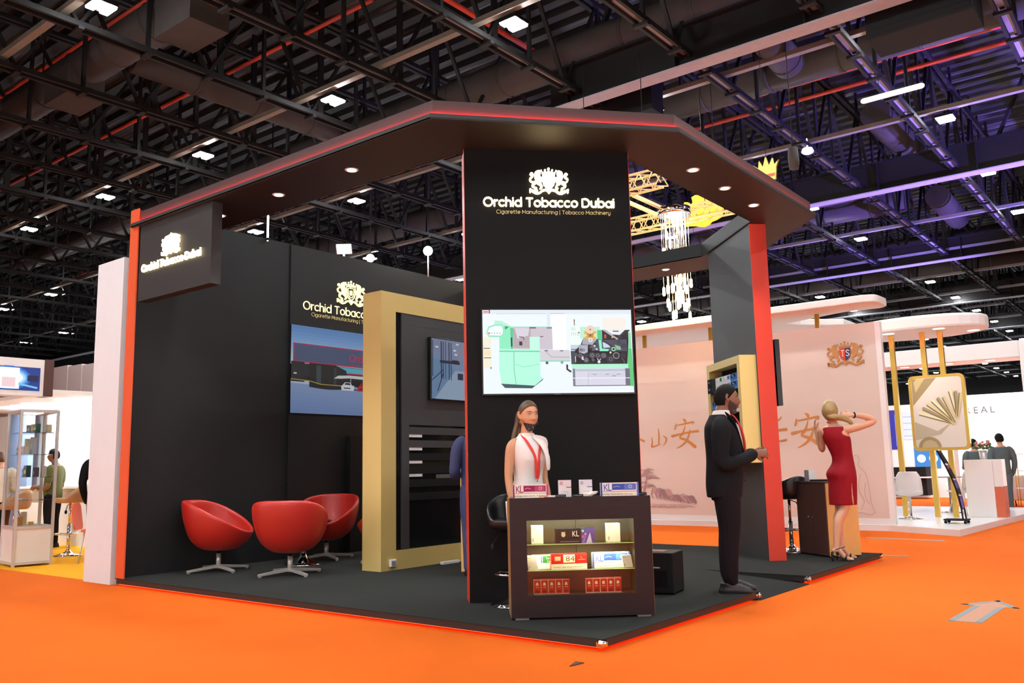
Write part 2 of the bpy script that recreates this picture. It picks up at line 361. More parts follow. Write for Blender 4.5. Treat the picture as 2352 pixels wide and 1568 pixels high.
def text_mesh(t, size, font_mode='bfont', res=3):
    """text in Blender's built-in face as 2-D polygons: (vertices, faces)"""
    cu = bpy.data.curves.new('t', 'FONT'); cu.body = t; cu.size = size; cu.resolution_u = res
    o = bpy.data.objects.new('t', cu); COL.objects.link(o)
    me = o.to_mesh(); vs = [tuple(v.co) for v in me.vertices]; fs = [tuple(p.vertices) for p in me.polygons]
    o.to_mesh_clear(); bpy.data.objects.remove(o); bpy.data.curves.remove(cu)
    return vs, fs
class Art:
    """flat printed or lit picture: coloured shapes laid in very thin layers on a plane frame"""
    def __init__(s, F, step=0.00012, d0=0.0008): s.F = F; s.mb = MB(); s.d = d0; s.step = step
    def _up(s): s.d += s.step; return s.d
    def r(s, x0, y0, x1, y1, c): d = s._up(); s.mb.poly([s.F.p(x0, y0, d), s.F.p(x1, y0, d), s.F.p(x1, y1, d), s.F.p(x0, y1, d)], col=lin(c)); return s
    def p(s, pts, c): d = s._up(); s.mb.poly([s.F.p(a, b, d) for a, b in pts], col=lin(c)); return s
    def c(s, x, y, r, c, n=16, ry=None): return s.p(arc(x, y, r, 0, 360 - 360 / n, n - 1, ry), c)
    def ring(s, x, y, r, w, c, c2): s.c(x, y, r, c); return s.c(x, y, r - w, c2)
    def s_(s, pts, w, c, smooth=False):
        if smooth:
            if isinstance(w, (list, tuple)):
                q = spline([tuple(p) + (ww,) for p, ww in zip(pts, w)], 5); pts = [a[:2] for a in q]; w = [a[2] for a in q]
            else: pts = spline(pts, 5)
        return s.p(outline(pts, w), c)
    def t(s, txt, x, y, size, c, res=2, sx=1.0):
        d = s._up(); vs, fs = text_mesh(txt, size, res=res); s.mb.add([s.F.p(x + v[0] * sx, y + v[1], d) for v in vs], fs, col=lin(c)); return s
    def st(s, txt, x, y, size, c, w=0.1):
        for ch in txt:
            for st in GL[ch][1]: s.p(outline([(x + a * size, y + b * size) for a, b in st], w * size), c)
            x += (GL[ch][0] + GAP) * size
        return s
    def build(s, name, parent=None, m='art', **k): return s.mb.build(name, m, parent, **k)
# ================================================================== the hall
mb = MB(); mb.box(-75, 30, -25, 100, -0.1, -0.003); struct(mb.build('floor', 'floor_grey'))
mb = MB(); mb.prism([(-40, -9), (7, -9), (7, 34), (-12, 34), (-12, 11.5), (-40, 11.5)], -0.003, 0.0)
struct(mb.build('floor_orange_carpet', 'carpet_orange'))
mb = MB(); mb.prism([(-7.05, 0.10), (-20, -0.02), (-20, 2.46), (-7.05, 2.46)], 0.0, 0.004)
struct(mb.build('floor_yellow_carpet', 'carpet_yellow'))
# roof deck: ribbed sheet along X
prof = []; y = -25.0
while y < 100: prof += [(y, 12.0), (y + 0.25, 12.0), (y + 0.30, 12.16), (y + 0.50, 12.16)]; y += 0.55
mb = MB(); n = len(prof)
mb.add([(-75, a, b) for a, b in prof] + [(30, a, b) for a, b in prof], [(i, i + 1, n + i + 1, n + i) for i in range(n - 1)])
struct(mb.build('ceiling', 'roof_deck'))
for nm, a in (('wall_left', (-75.1, -75, -25, 100)), ('wall_back', (-75, 30, 100, 100.1)), ('wall_right', (30, 30.1, -25, 100)), ('wall_front', (-75, 30, -25.1, -25))):
    mb = MB(); mb.box(*a, 0, 12); struct(mb.build(nm, 'truss_black'))
# lattice trusses along Y, every 2.55 m
for k in range(-2, 22):
    x = -1.4 - 2.55 * k; mb = MB(); y0, y1 = -6, 92
    for s in (-1, 1): mb.box(x + s * 0.10 - 0.03, x + s * 0.10 + 0.03, y0, y1, 8.98, 9.08)
    mb.box(x - 0.075, x + 0.075, y0, y1, 9.06, 9.075, mi=1)
    y = y0
    while y < y1:
        mb.box(x - 0.15, x + 0.15, y - 0.05, y + 0.05, 8.93, 8.99); y += 1.275
    for s in (-1, 1): mb.box(x + s * 0.09 - 0.05, x + s * 0.09 + 0.05, y0, y1, 11.25, 11.35)
    y = y0
    while y < y1:
        mb.bar((x, y, 9.05), (x, y + 1.275, 11.3), 0.08, 0.06); mb.bar((x, y + 1.275, 11.3), (x, y + 2.55, 9.05), 0.08, 0.06)
        mb.bar((x + 0.04, y + 1.275, 9.05), (x + 0.04, y + 1.275, 12), 0.07, 0.07)
        if int(y) % 2 == 0: mb.bar((x - 0.04, y + 0.3, 9.05), (x - 0.04, y + 0.3, 11.9), 0.14, 0.05)
        y += 2.55
    struct(mb.build('roof_truss', ['truss_black', 'flange_pale' if k < 4 else 'flange_grey']))
# deep girders along X
for y, xa in ((9.8, -7.2), (20.6, -60), (31.4, -60), (42.2, -60), (53.0, -60), (63.8, -60)):
    mb = MB(); mb.box(xa, 12, y - 0.19, y + 0.19, 8.78, 8.81, mi=1); mb.box(xa, 12, y - 0.05, y + 0.05, 8.81, 9.6); mb.box(xa, 12, y - 0.19, y + 0.19, 9.6, 9.65)
    x = xa + 0.5
    while x < 12: mb.box(x - 0.015, x + 0.015, y - 0.17, y + 0.17, 8.81, 9.6); x += 2.55
    struct(mb.build('roof_girder', ['truss_black', 'violet_plate']))
    # web bracing to the deck
    mb = MB(); x = xa + 1
    while x < 11: mb.bar((x, y, 9.6), (x + 1.2, y, 12), 0.12, 0.08); mb.bar((x + 2.4, y, 9.6), (x + 1.2, y, 12), 0.12, 0.08); x += 2.55
    struct(mb.build('roof_brace', 'truss_black'))
# cable trays along X, over the lamp rows
for j in range(0, 19):
    y = 1.4 + 5.0 * j; mb = MB()
    mb.box(-62, 9, y - 0.07, y + 0.07, 9.16, 9.19); mb.box(-62, 9, y - 0.07, y - 0.055, 9.19, 9.26); mb.box(-62, 9, y + 0.055, y + 0.07, 9.19, 9.26)
    tag(mb.build('cable_tray', 'tray_tan' if j < 4 else 'tray_grey'), 'long straight cable tray hung under the dark roof above a row of lights', 'cable tray', 'cable trays under the roof')
# air ducts
def duct(pts, r, label, m='duct', group=None):
    mb = MB(); P = [Vector(p) for p in pts]; mb.tube(P, r, 18)
    for a, b in zip(P, P[1:]):
        L_ = (b - a).length; q = 1.5
        while q < L_: c = a + (b - a) * (q / L_); d = (b - a).normalized() * 0.03; mb.tube([c - d, c + d], r * 1.035, 18); q += 1.6
    o = mb.build('air_duct', m); L_ = (P[-1] - P[0]).length; n_ = max(2, int(L_ / 6))
    for k in range(n_): c = P[0].lerp(P[-1], (k + .5) / n_); h = MB(); h.bar(c, (c.x, c.y, 12.05), .03, .03); h.build('hanger', 'truss_black', o)
    return tag(o, label, 'air duct', group)
duct([(-20, 3.4, 10), (-8.9, 3.4, 10)], 0.40, 'round brown air duct nearest the camera at the upper left of the roof')
duct([(-14.0, 3.85, 10.1), (-14.0, 9.4, 10.1)], 0.36, 'brown air duct running away from the camera at the upper left')
duct([(-34, 9.9, 10.0), (6, 9.9, 10.0)], 0.40, 'large brown air duct running behind the red lit canopy front')
duct([(-6.9, 13.7, 10.0), (8, 13.7, 10.0)], 0.40, 'large air duct crossing the upper right of the roof behind the tube light')
for y in (23.6, 26.0, 33.5, 38.5, 44.5): duct([(-45, y, 10.0), (-4 if y < 30 else 8, y, 10.0)], 0.42, 'round air duct crossing the far part of the roof', group='far roof ducts')
for y in (17.8, 28.9): duct([(-45, y, 10.4), (-9.5, y, 10.4)], 0.38, 'dark air duct crossing the left part of the roof', group='left roof ducts')
duct([(-2.85, 10.6, 9.6), (-2.85, 12.3, 9.45)], 0.33, 'short stub duct with open end hanging at the upper right')
duct([(-2.75, 18.2, 10.2), (-2.75, 22.6, 10.2)], 0.38, 'violet lit branch duct above the long violet girder')
duct([(-3.1, 26.4, 10.0), (-3.1, 29.6, 9.9)], 0.38, 'violet lit branch duct below the long violet girder')
mb = MB(); mb.box(-16.0, -14.9, 2.95, 3.75, 9.25, 9.9); mb.box(-11.4, -10.2, 2.95, 3.75, 9.25, 9.9)
struct(mb.build('roof_duct_box', 'duct'))
# sprinkler pipes
def pipe(a, b, r, label, group=None):
    mb = MB(); mb.tube([a, b], r, 8); tag(mb.build('sprinkler_pipe', 'pipe_red'), label, 'pipe', group)
pipe((-9, 15.2, 10.3), (9, 15.45, 10.3), 0.045, 'upper of two long red pipes at the upper right')
pipe((-9, 16.2, 10.3), (9, 16.25, 10.3), 0.055, 'lower of two long red pipes at the upper right')
pipe((-8.28, 6.5, 10.9), (-8.28, 12.5, 10.9), 0.06, 'red pipe running away from the camera at the top centre')
for y in (3.7, 6.75, 11.6, 14.6, 19.6): pipe((-40, y, 11.0), (-9.6, y, 11.0), 0.045, 'thin red sprinkler pipe high under the deck at the left', 'left sprinkler pipes')
for y in (22.6, 36.0): pipe((-20, y, 9.9 if y > 30 else 9.4), (9, y, 9.9 if y > 30 else 9.4), 0.05, 'thin red sprinkler pipe crossing the far right of the roof', 'far sprinkler pipes')
# ------------------------------------------------------------------ roof lights (grid of 5 m): twin LED fittings that light the hall
def led_fitting():
    t = thing('roof_light', '', 'roof light', (0, 0, 9.0))
    mb = MB(); mb.box(-0.2, 0.2, -0.2, 0.2, 0.03, 0.10); mb.box(-0.03, 0.03, -0.03, 0.03, 0.1, 0.2)
    mb.build('lamp_housing', 'black_matte', t, bevel=0.01)
    for s in (-1, 1):
        mb = MB(); F = Fr((0, s * .12, 0)); a = [(-.17, -.07, .03), (-.17, .07, .03), (.17, .07, .03), (.17, -.07, .03)]; mb.add([F.p(*p) for p in a] + [F.p(x * .97, y * .94, -.005) for x, y, z in a], [(4, 5, 6, 7), (0, 1, 5, 4), (1, 2, 6, 5), (2, 3, 7, 6), (3, 0, 4, 7)])
        mb.build('led_lens', 'led_lens', t)
    return t
def camproj(P):
    d = Vector(P) - Vector((3.155, -4.858, 1.18)); z = d.dot(fw); return (1176 + 1988.4 * d.dot(r2) / z, 784 - 1988.4 * d.dot(u2) / z) if z > 0.1 else (-9999, -9999)
special = {(-10.66, 1.6): 'pair of lights at the very top left, on the tan tray', (-5.73, 6.6): 'pair of lights at the top centre above the canopy front',
    (-10.66, 6.6): 'pair of lights left of the canopy front corner', (-15.59, 6.6): 'pair of lights above the left slope of the canopy',
    (-20.52, 6.6): 'pair of lights above the left end of the canopy', (-25.45, 6.6): 'pair of lights nearest the left border in the nearer row',
    (-0.8, 11.6): 'twin light just under the hanging black box at the upper right', (-0.8, 16.6): 'twin light right of the hanging white tube',
    (-0.8, 21.6): 'twin light just below the long violet girder at the right', (-0.8, 26.6): 'twin light at the right border of the roof',
    (-15.59, 11.6): 'pair of lights seen under the canopy beside the tower', (-20.52, 16.6): 'pair of lights just over the black wall behind the floodlight'}
proto = led_fitting(); first = True
for i in range(-2, 11):
    for j in range(-3, 19):
        x, y = round(-0.8 - 4.93 * i, 2), round(1.6 + 5.0 * j, 2); q = camproj((x, y, 9))
        inf = -30 < q[0] < 2382 and -30 < q[1] < 1200
        if not inf and not (-14 < x < 12 and -14 < y < 14): continue
        o = proto if first else copy_tree(proto); first = False; o.location = (x, y, 9.0)
        lab = special.get((x, y))
        if lab: o['label'] = 'white LED roof fitting, ' + lab; o['group'] = 'roof lights'
        elif not inf: o['label'] = 'white LED roof fitting above the aisle in front of the booth'; o['group'] = 'roof lights over the aisle'
        else: o['label'] = 'small white LED roof fitting in the distant rows'; o['group'] = 'distant roof lights'
# other roof items
mb = MB(); mb.tube([(-1.62, 13.0, 8.5), (-0.5, 13.0, 8.5)], 0.055, 12, rnd=True)
t = thing('tube_lamp', 'pale tube lamp hanging slanted across the violet truss at the upper right', 'lamp', (0, 0, 0)); mb.build('tube', 'tube_light', t)
mb = MB(); mb.bar((-1.3, 13, 8.55), (-1.3, 13, 9.1), 0.01, 0.01); mb.bar((-0.8, 13, 8.55), (-0.8, 13, 9.1), 0.01, 0.01); mb.build('hanger', 'black_matte', t)
mb = MB(); mb.box(-0.75, 0.95, 10.25, 11.1, 8.45, 9.5); mb.box(-0.70, 0.9, 10.24, 10.26, 8.52, 8.62)
tag(mb.build('hanging_box', 'black_matte', bevel=0.02), 'big black box hanging from the roof at the upper right', 'hanging box')
mb = MB(); mb.lathe([(0.015, 0.36), (0.02, 0.12), (0.12, 0.1), (0.15, 0.02), (0.14, 0.0), (0.1, -0.03)], 16, Fr((-3.84, 16.0, 8.8)))
tag(mb.build('dome_lamp', 'lamp_soft'), 'small white dome lamp under the violet truss beside the crown', 'lamp')
mb = MB(); mb.box(-6.9, -5.2, 10.6, 11.1, 8.6, 9.5); tag(mb.build('ventilation_box', 'black_matte'), 'dark ventilation box behind the canopy top', 'ventilation box')

# white walls out of view, lit by added spots to bounce neutral fill
for x0_, x1_ in ((-16, -5), (-3, 9)):
    mb = MB(); mb.box(x0_, x1_, -9.6, -9.4, 0, 4.2); mb.box(x0_, x1_, -9.4, -7.0, 0, 0.1); struct(mb.build('wall_across_aisle', 'white_gloss'))
    x = x0_ + 1.5
    while x < x1_: a = lamp('arm_lamp', 'SPOT', (x, -8.4, 4.3), 560, (.96, .98, 1.0), spot_size=R(120), spot_blend=.8, shadow_soft_size=.1); aim(a, (x, -9.4, 2.2)); x += 2.6
mb = MB(); mb.box(9.6, 9.8, -8, 12, 0, 4.2); struct(mb.build('wall_across_aisle', 'white_gloss'))  # second bounce wall added out of view on the right
for y in (-5, -1, 3, 7): a = lamp('arm_lamp', 'SPOT', (8.5, y, 4.3), 560, (.96, .98, 1.0), spot_size=R(120), spot_blend=.8, shadow_soft_size=.1); aim(a, (9.6, y, 2.2))
# ================================================================== the booth
# platform
PZ = 0.08
plat = thing('booth_platform', 'low black carpeted platform of the booth with red glowing edge', 'platform')
mb = MB(); mb.prism([(0, 0), (0, 2.52), (-1.1, 2.52), (-1.1, 3.70), (0, 3.70), (0, 6.16), (-6.3, 6.16), (-6.3, 0.02)], 0.074, PZ)
mb.build('carpet_top', 'carpet_black', plat)
mb = MB(); mb.prism([(-0.02, 0.02), (-0.02, 2.51), (-1.1, 2.51), (-1.1, 3.71), (-0.02, 3.71), (-0.02, 6.14), (-6.28, 6.14), (-6.28, 0.03)], 0.022, 0.074); mb.build('edge_board', 'edge_black', plat)
mb = MB(); mb.prism([(-0.10, 0.10), (-0.10, 2.5), (-1.1, 2.5), (-1.1, 3.72), (-0.10, 3.72), (-0.10, 6.1), (-6.2, 6.1), (-6.2, 0.10)], 0.0, 0.022); mb.build('plinth', 'black_matte', plat)
mb = MB()
mb.box(-6.25, -0.04, 0.05, 0.065, 0.012, 0.022); mb.build('led_strip', 'red_led_floor', plat)
mb = MB(); mb.box(-0.065, -0.05, 0.06, 2.45, 0.012, 0.022); mb.build('led_strip', 'red_led_floor', plat)
mb = MB(); mb.box(-0.065, -0.05, 3.75, 6.1, 0.012, 0.022); mb.build('led_strip', 'red_led_floor', plat)
mb = MB(); mb.add([(0, 2.52, 0.004), (0, 3.70, 0.004), (-1.1, 3.70, PZ), (-1.1, 2.52, PZ), (-1.1, 3.70, 0), (-1.1, 2.52, 0), (0.0, 2.52, 0), (0, 3.7, 0)], [(0, 1, 2, 3), (0, 3, 5, 6), (1, 7, 4, 2), (0, 6, 7, 1)]); mb.build('access_ramp', 'carpet_black', plat)
for x, y in ((0, 0), (0, 2.52), (0, 3.70), (0, 6.16)):
    mb = MB(); sy = 1 if y in (0, 3.70) else -1
    mb.ball((x - 0.022, y + sy * 0.022, PZ - 0.03), 0.036, 12, 8, sz=0.8); mb.box(x - 0.05, x + 0.004, min(y - sy * 0.004, y + sy * 0.05), max(y - sy * 0.004, y + sy * 0.05), 0.03, PZ - 0.02)
    mb.build('corner_cap', 'chrome', plat)
# left wall
WX = -6.26
bw = thing('booth_wall', 'tall black side wall of the booth with an orange front edge', 'booth wall')
mb = MB(); mb.box(-6.305, WX, 0.045, 6.7, PZ, 4.24); mb.build('wall_panel', 'wall_black', bw)
mb = MB(); mb.box(-6.31, -6.135, 0.03, 0.045, PZ, 4.215); mb.build('edge_strip', 'orange_edge', bw)
mb = MB(); mb.box(WX, WX + 0.022, 2.238, 6.7, PZ, 4.235); mb.build('media_panel', 'wall_black', bw)
mb = MB(); mb.box(WX + 0.03, WX + 0.10, 3.23, 5.6, PZ, 1.667); tag(mb.build('low_dark_panel', 'black_matte', bevel=0.004), 'low dark panel leaning against the black wall behind the red chairs', 'panel')
# neighbour white wall
mb = MB(); mb.box(-7.03, -6.42, 0.03, 0.5, 0, 3.69)
tag(mb.build('partition_wall', 'white_panel'), 'tall white partition panel left of the orange wall edge', 'partition')
mb = MB(); mb.box(-6.415, -6.31, 0.11, 0.5, 0, 3.68); tag(mb.build('filler_strip', 'grey_strip'), 'narrow grey upright strip between white panel and orange edge', 'strip')  # grey strip stands in for the shaded recess beside the panel
# canopy ring
OUT = [(-6.25, 0.0), (-1.49, 0.0), (-0.10, 1.62), (-0.12, 5.03), (-1.75, 6.68), (-6.25, 6.68)]
INN = [(-6.25, 0.75), (-1.83, 0.75), (-0.78, 1.90), (-0.78, 4.70), (-2.0, 5.9), (-6.25, 5.9)]
def inset(P, d):
    Q = []
    for i, p in enumerate(P):
        a = Vector(P[i - 1]) if i else None; b = Vector(P[i + 1]) if i < len(P) - 1 else None; p = Vector(p); ns = []
        for u, v in ((a, p), (p, b)):
            if u is not None and v is not None: t = (v - u).normalized(); ns.append(Vector((-t.y, t.x)))
        n = sum(ns, Vector((0, 0))); n.normalize(); k = d / max(0.4, n.dot(ns[0])); Q.append(tuple(p + n * k))
    return Q
cano = thing('booth_canopy', 'dark angular canopy ring over the booth with a red light line', 'canopy')
def ringband(mb, A, B, z0, z1):
    for i in range(len(A) - 1): mb.prism([A[i], A[i + 1], B[i + 1], B[i]], z0, z1)
ZC = 4.0
mb = MB(); ringband(mb, OUT, INN, ZC, ZC + 0.012); mb.build('soffit', 'soffit', cano)
mb = MB(); ringband(mb, OUT, inset(OUT, 0.03), ZC - 0.001, ZC + 0.045); mb.build('lower_lip', 'fascia_grey', cano)
mb = MB(); ringband(mb, inset(OUT, 0.05), inset(OUT, 0.075), ZC + 0.012, ZC + 0.178); mb.build('fascia', 'fascia_grey', cano)
mb = MB(); ringband(mb, inset(INN, -0.02), INN, ZC - 0.001, ZC + 0.185); mb.build('inner_fascia', 'wall_black', cano)
mb = MB(); ringband(mb, inset(OUT, 0.075), inset(INN, -0.02), ZC + 0.165, ZC + 0.178); mb.build('canopy_roof', 'fascia_grey', cano)
mb = MB(); ringband(mb, inset(OUT, 0.034), inset(OUT, 0.049), ZC + 0.046, ZC + 0.058); mb.build('light_line', 'red_led', cano)
# downlights in the soffit
DL = [(-2.894, 0.392, 'first downlight left of the tower'), (-4.015, 0.39, 'second downlight left of the tower'), (-5.089, 0.411, 'downlight beside the hanging sign box'),
      (-0.453, 2.582, 'first downlight right of the tower'), (-0.464, 3.319, 'middle downlight right of the tower'), (-0.483, 4.094, 'downlight nearest the red pillar'), (-2.75, 6.25, 'downlight in the rear canopy beam')]
for x, y, l in DL:
    t = thing('downlight', 'round white recessed lamp, ' + l, 'downlight', (x, y, ZC), group='canopy downlights')
    mb = MB(); mb.lathe([(0.045, -0.004), (0.062, -0.006), (0.066, 0.0)], 20); mb.build('trim_ring', 'white_gloss', t)
    mb = MB(); mb.lathe([(0.044, -0.0065), (0.001, -0.0075)], 16); mb.build('lamp_face', 'lamp_white', t)
    lamp('downlight_beam', 'SPOT', (x, y, ZC - 0.03), 110, (1.0, 0.97, 0.92), spot_size=R(95), spot_blend=0.7, shadow_soft_size=0.05)
# front tower at 45 degrees
q = 2 ** -0.5
TF = Fr((-1.74, 0.69, PZ), (q, q, 0), (-q, q, 0))   # u along the face, v into the tower, w up
tw = thing('booth_tower', 'tall black front tower with red side edges under the canopy', 'tower')
mb = MB(); mb.box(0.0, 1.49, 0.0, 0.28, 0, ZC - PZ - 0.001, TF); mb.build('tower_body', 'tower_black', tw)
mb = MB(); mb.box(-0.004, 0.0, 0.0, 0.28, 0, ZC - PZ - 0.002, TF); mb.build('side_strip', 'red_edge', tw)
mb = MB(); mb.box(1.49, 1.494, 0.0, 0.28, 0, ZC - PZ - 0.002, TF); mb.build('side_strip', 'red_edge', tw)
# rear pillar slab
PF = Fr((-0.83, 4.77, PZ), (q, q, 0), (-q, q, 0))
pl = thing('booth_pillar', 'black slab pillar with a bright red front edge', 'pillar')
mb = MB(); mb.box(0.0, 0.2, 0.004, 1.46, 0, 4.18 - PZ, PF); mb.build('pillar_body', 'dark_grey', pl)
mb = MB(); mb.box(-0.002, 0.202, 0.0, 0.004, 0, ZC - PZ - 0.002, PF); mb.build('front_strip', 'red_edge', pl)
# hanging sign box
sb = thing('sign_box', 'dark hanging sign box with glowing lettering at the left end of the canopy', 'sign')
mb = MB(); mb.box(-6.125, -4.68, 0.055, 0.175, 3.125, 3.998); mb.build('box_body', 'fascia_grey', sb)
# gold portal unit
gp = thing('portal_unit', 'gold framed display partition with a screen, standing behind the red chairs', 'display unit')
x0, x1, y0, y1, z1 = -4.365, -4.06, 1.855, 4.75, 3.225
mb = MB(); mb.box(x0, x1, y0, y0 + 0.23, PZ, z1); mb.box(x0, x1, y1 - 0.23, y1, PZ, z1); mb.box(x0, x1, y0 + 0.23, y1 - 0.23, z1 - 0.22, z1); mb.box(x0, x1, y0 + 0.23, y1 - 0.23, PZ, 0.29)
mb.build('gold_frame', 'gold', gp)
mb = MB(); mb.box(x0 + 0.05, x1 - 0.03, y0 + 0.23, y1 - 0.23, 0.29, z1 - 0.22); mb.build('back_panel', 'black_gloss', gp)
mb = MB(); a0, a1 = y0 + 0.33, y1 - 0.33
mb.box(x1 - 0.03, x1 - 0.01, a0, a1, 2.88, z1 - 0.22); mb.box(x1 - 0.03, x1 - 0.01, a0, a0 + 0.12, 0.29, 2.88); mb.box(x1 - 0.03, x1 - 0.01, a1 - 0.12, a1, 0.29, 2.88); mb.box(x1 - 0.03, x1 - 0.012, a0 + 0.12, a1 - 0.12, 1.70, 2.88); mb.build('inner_surround', 'dark_grey', gp)
for k in range(6):
    z = 1.64 - 0.152 * k; mb = MB(); mb.box(x1 - 0.03, x1 - 0.016, a0 + 0.12, a1 - 0.12, z - 0.05, z + 0.035); mb.build('slat', 'dark_grey' if k < 2 else 'black_matte', gp)
for k in range(4):
    z = 1.585 - 0.152 * k; mb = MB(); mb.box(x1 - 0.029, x1 - 0.02, a0 + 0.13, a0 + 0.345, z - 0.028, z + 0.03); mb.build('white_card', 'plastic_white', gp)  # white plates stand in for reflections in the glossy slatted panel
t = thing('wall_screen', 'flat screen showing a blue factory hall on the gold framed unit', 'screen')
mb = MB(); mb.box(x1 - 0.01, x1 + 0.04, 2.62, 3.93, 2.00, 2.765); mb.build('screen_case', 'tv_black', t, bevel=0.004)
A = Art(Fr((x1 + 0.041, 2.635, 2.02), (0, 1, 0), (0, 0, 1)), 0.0003)
A.r(0, 0, 1.28, 0.73, '#7f97bb'); A.p([(0, 0), (1.28, 0), (1.28, .2), (0.72, .36), (0.42, .36), (0.05, 0)], '#9fb6d2'); A.p([(0.05, 0), (0.42, .36), (0.30, .46), (0, .5), (0, 0)], '#6f93b8')
A.p([(0, .73), (.25, .73), (.42, .47), (.30, .46), (0, .60)], '#8791b4'); A.p([(0.3, .73), (.9, .73), (.72, .5), (.46, .5)], '#8d99b8')
for x, w in ((0.01, .014), (.16, .02), (.2, .012), (.24, .01), (.3, .016), (.34, .012), (.62, .012), (.68, .014), (.76, .018), (.92, .02), (1.05, .025)): A.r(x, 0.22 + abs(x - .5) * .1, x + w, 0.70 - abs(x - .5) * -.02, '#1c2440')
A.r(.14, .44, .5, .475, '#222a48'); A.r(.36, .44, .48, .49, '#151b33'); A.r(.46, .25, .56, .33, '#20264a'); A.r(.66, .12, .9, .25, '#2a2f55'); A.r(.9, .05, 1.28, .22, '#242a50')
A.s_([(.0, .22), (.2, .36)], .012, '#232c4c'); A.s_([(.1, .1), (.2, .32)], .014, '#232c4c'); A.s_([(.66, .2), (.85, .06)], .012, '#1c2440'); A.s_([(.6, .6), (.9, .68)], .02, '#1c2440'); A.s_([(.45, .5), (.58, .68)], .015, '#b08a86')
for x, y in ((.06, .62), (.43, .68), (.38, .6), (.4, .55)): A.r(x, y, x + .05, y + .02, '#e6efff')
A.build('screen_picture', t, 'art_tv')
# wall picture with factory scene (mounted on the media panel)
PFm = Fr((WX + 0.0225, 2.248, 1.956), (0, 1, 0), (0, 0, 1))
t = thing('picture_screen', 'backlit picture of a factory building and parked cars on the black wall', 'picture')
mb = MB(); mb.box(0, 2.64, 0, 1.182, 0, 0.012, PFm); mb.build('picture_body', 'tv_black', t)
A = Art(Fr(PFm.p(0, 0, 0.0125), (0, 1, 0), (0, 0, 1)), 0.0004)
W_, H_ = 2.64, 1.182
for k in range(12): A.r(0, H_ * (0.55 + .45 * k / 12), W_, H_ * (0.55 + .45 * (k + 1) / 12), ('#c3dcf0', '#bcd8ef', '#b4d3ee', '#abcdec', '#a0c5ea', '#96bde8', '#8bb5e5', '#80ade2', '#77a5de', '#6e9dd9', '#6796d4', '#6191cf')[k])
for k in range(8): A.r(0, H_ * (.37 - .37 * (k + 1) / 8), W_, H_ * (.37 - .37 * k / 8), ('#8aa0c9', '#879ec8', '#839bc7', '#7f98c6', '#7b95c5', '#7791c2', '#738ebf', '#6f8abb')[k])
A.p([(0, .44), (.6, .40), (1.05, .40), (W_, .44), (W_, .56), (0, .50)], '#14161c'); A.p([(0, .40), (1.1, .37), (1.1, .42), (0, .44)], '#b9c6dd')
A.r(.03, .68, W_, .94, '#c0284e'); A.r(.05, .70, W_, .925, '#4a5a7e'); A.r(0, .5, W_, .672, '#22242e'); A.r(.78, .59, W_, .665, '#5bb7d0'); A.r(.78, .575, W_, .592, '#c0284e'); A.r(.78, .535, W_, .572, '#2a2f3d'); A.r(.9, .522, W_, .535, '#c0284e')
A.p([(0, .42), (.22, .42), (.22, .69), (0, .69)], '#1c2026'); A.p([(.30, .36)] + [(.30 + .65 * k / 8, .36 - .02 * math.sin(math.pi * k / 8)) for k in range(9)] + [(.95, .62), (.75, .685), (.30, .685)], '#121a1c')
A.r(.42, .40, .50, .66, '#39464a'); A.r(.72, .40, .77, .65, '#2c3a3d'); A.s_([(0, .45), (.3, .44), (.5, .405), (.9, .405)], .012, '#b59a4c'); A.r(.04, .52, .09, .54, '#cfd6de')
A.p([(.72, .50), (.80, .545), (1.0, .56), (W_, .56), (W_, .50), (1.0, .52), (.85, .505)], '#d9dadd')
for x in (1.02, 1.34, 1.66): A.r(x, .36, x + .012, .52, '#aeb4bb')
A.p([(.85, .36), (1.9, .33), (W_, .33), (W_, .37), (.9, .37)], '#4e3450')
for x, c, c2 in ((.86, '#dfe3ea', '#2a2e38'), (1.16, '#b01c28', '#3a0a10'), (1.42, '#8a93a3', '#1a1d24'), (1.72, '#22262e', '#111317')):
    A.p([(x, .345), (x + .22, .345), (x + .23, .40), (x + .19, .42), (x + .16, .46), (x + .06, .46), (x + .02, .42), (x - .01, .40)], c); A.p([(x + .05, .425), (x + .165, .425), (x + .15, .452), (x + .07, .452)], c2); A.r(x + .04, .37, x + .16, .385, c2)
A.st('Orchid Tobacco Dubai', 1.0, .765, .125, '#d02a58', .12)
A.build('picture_print', t, 'art_tv')
# tower screen
t = thing('tower_screen', 'large lit flat screen showing green machinery on the black tower', 'screen')
S0 = TF.at(0.125, 0, 1.79 - PZ)
SF = Fr(S0.p(0, -0.05, 0), (q, q, 0), (0, 0, 1))    # u right, v up, w toward the aisle
mb = MB(); mb.box(0, 1.335, 0, 0.755, -0.049, 0.0, SF); mb.build('screen_case', 'tv_black', t, bevel=0.003)
A = Art(SF.at(0.012, 0.016, 0.0), 0.0003)
def PX(x, y): return ((x - 45) / 2250 * 1.311, (1350 - y) / 1280 * 0.727)   # picture units of the screen content
def rr(x0, y0, x1, y1, c): a = PX(x0, y1); b = PX(x1, y0); A.r(a[0], a[1], b[0], b[1], c)
def pp(P, c): A.p([PX(*p) for p in P], c)
def cc(x, y, r_, c, n=14): A.c(*PX(x, y), r_ / 2250 * 1.311, c, n)
def ss(P, w, c): A.s_([PX(*p) for p in P], w / 2250 * 1.311, c)
rr(45, 70, 2295, 1350, '#eef7fb'); rr(45, 70, 2295, 135, '#e3eaf3'); rr(45, 70, 160, 125, '#a5496a'); rr(45, 75, 140, 120, '#f2e9ee'); rr(60, 95, 130, 108, '#a03050'); rr(1010, 130, 1060, 700, '#dbeaf5'); rr(45, 490, 170, 960, '#f5efdc'); rr(60, 690, 160, 780, '#f3e5bd'); rr(55, 655, 150, 668, '#6b6455'); rr(60, 800, 165, 812, '#5a5347')
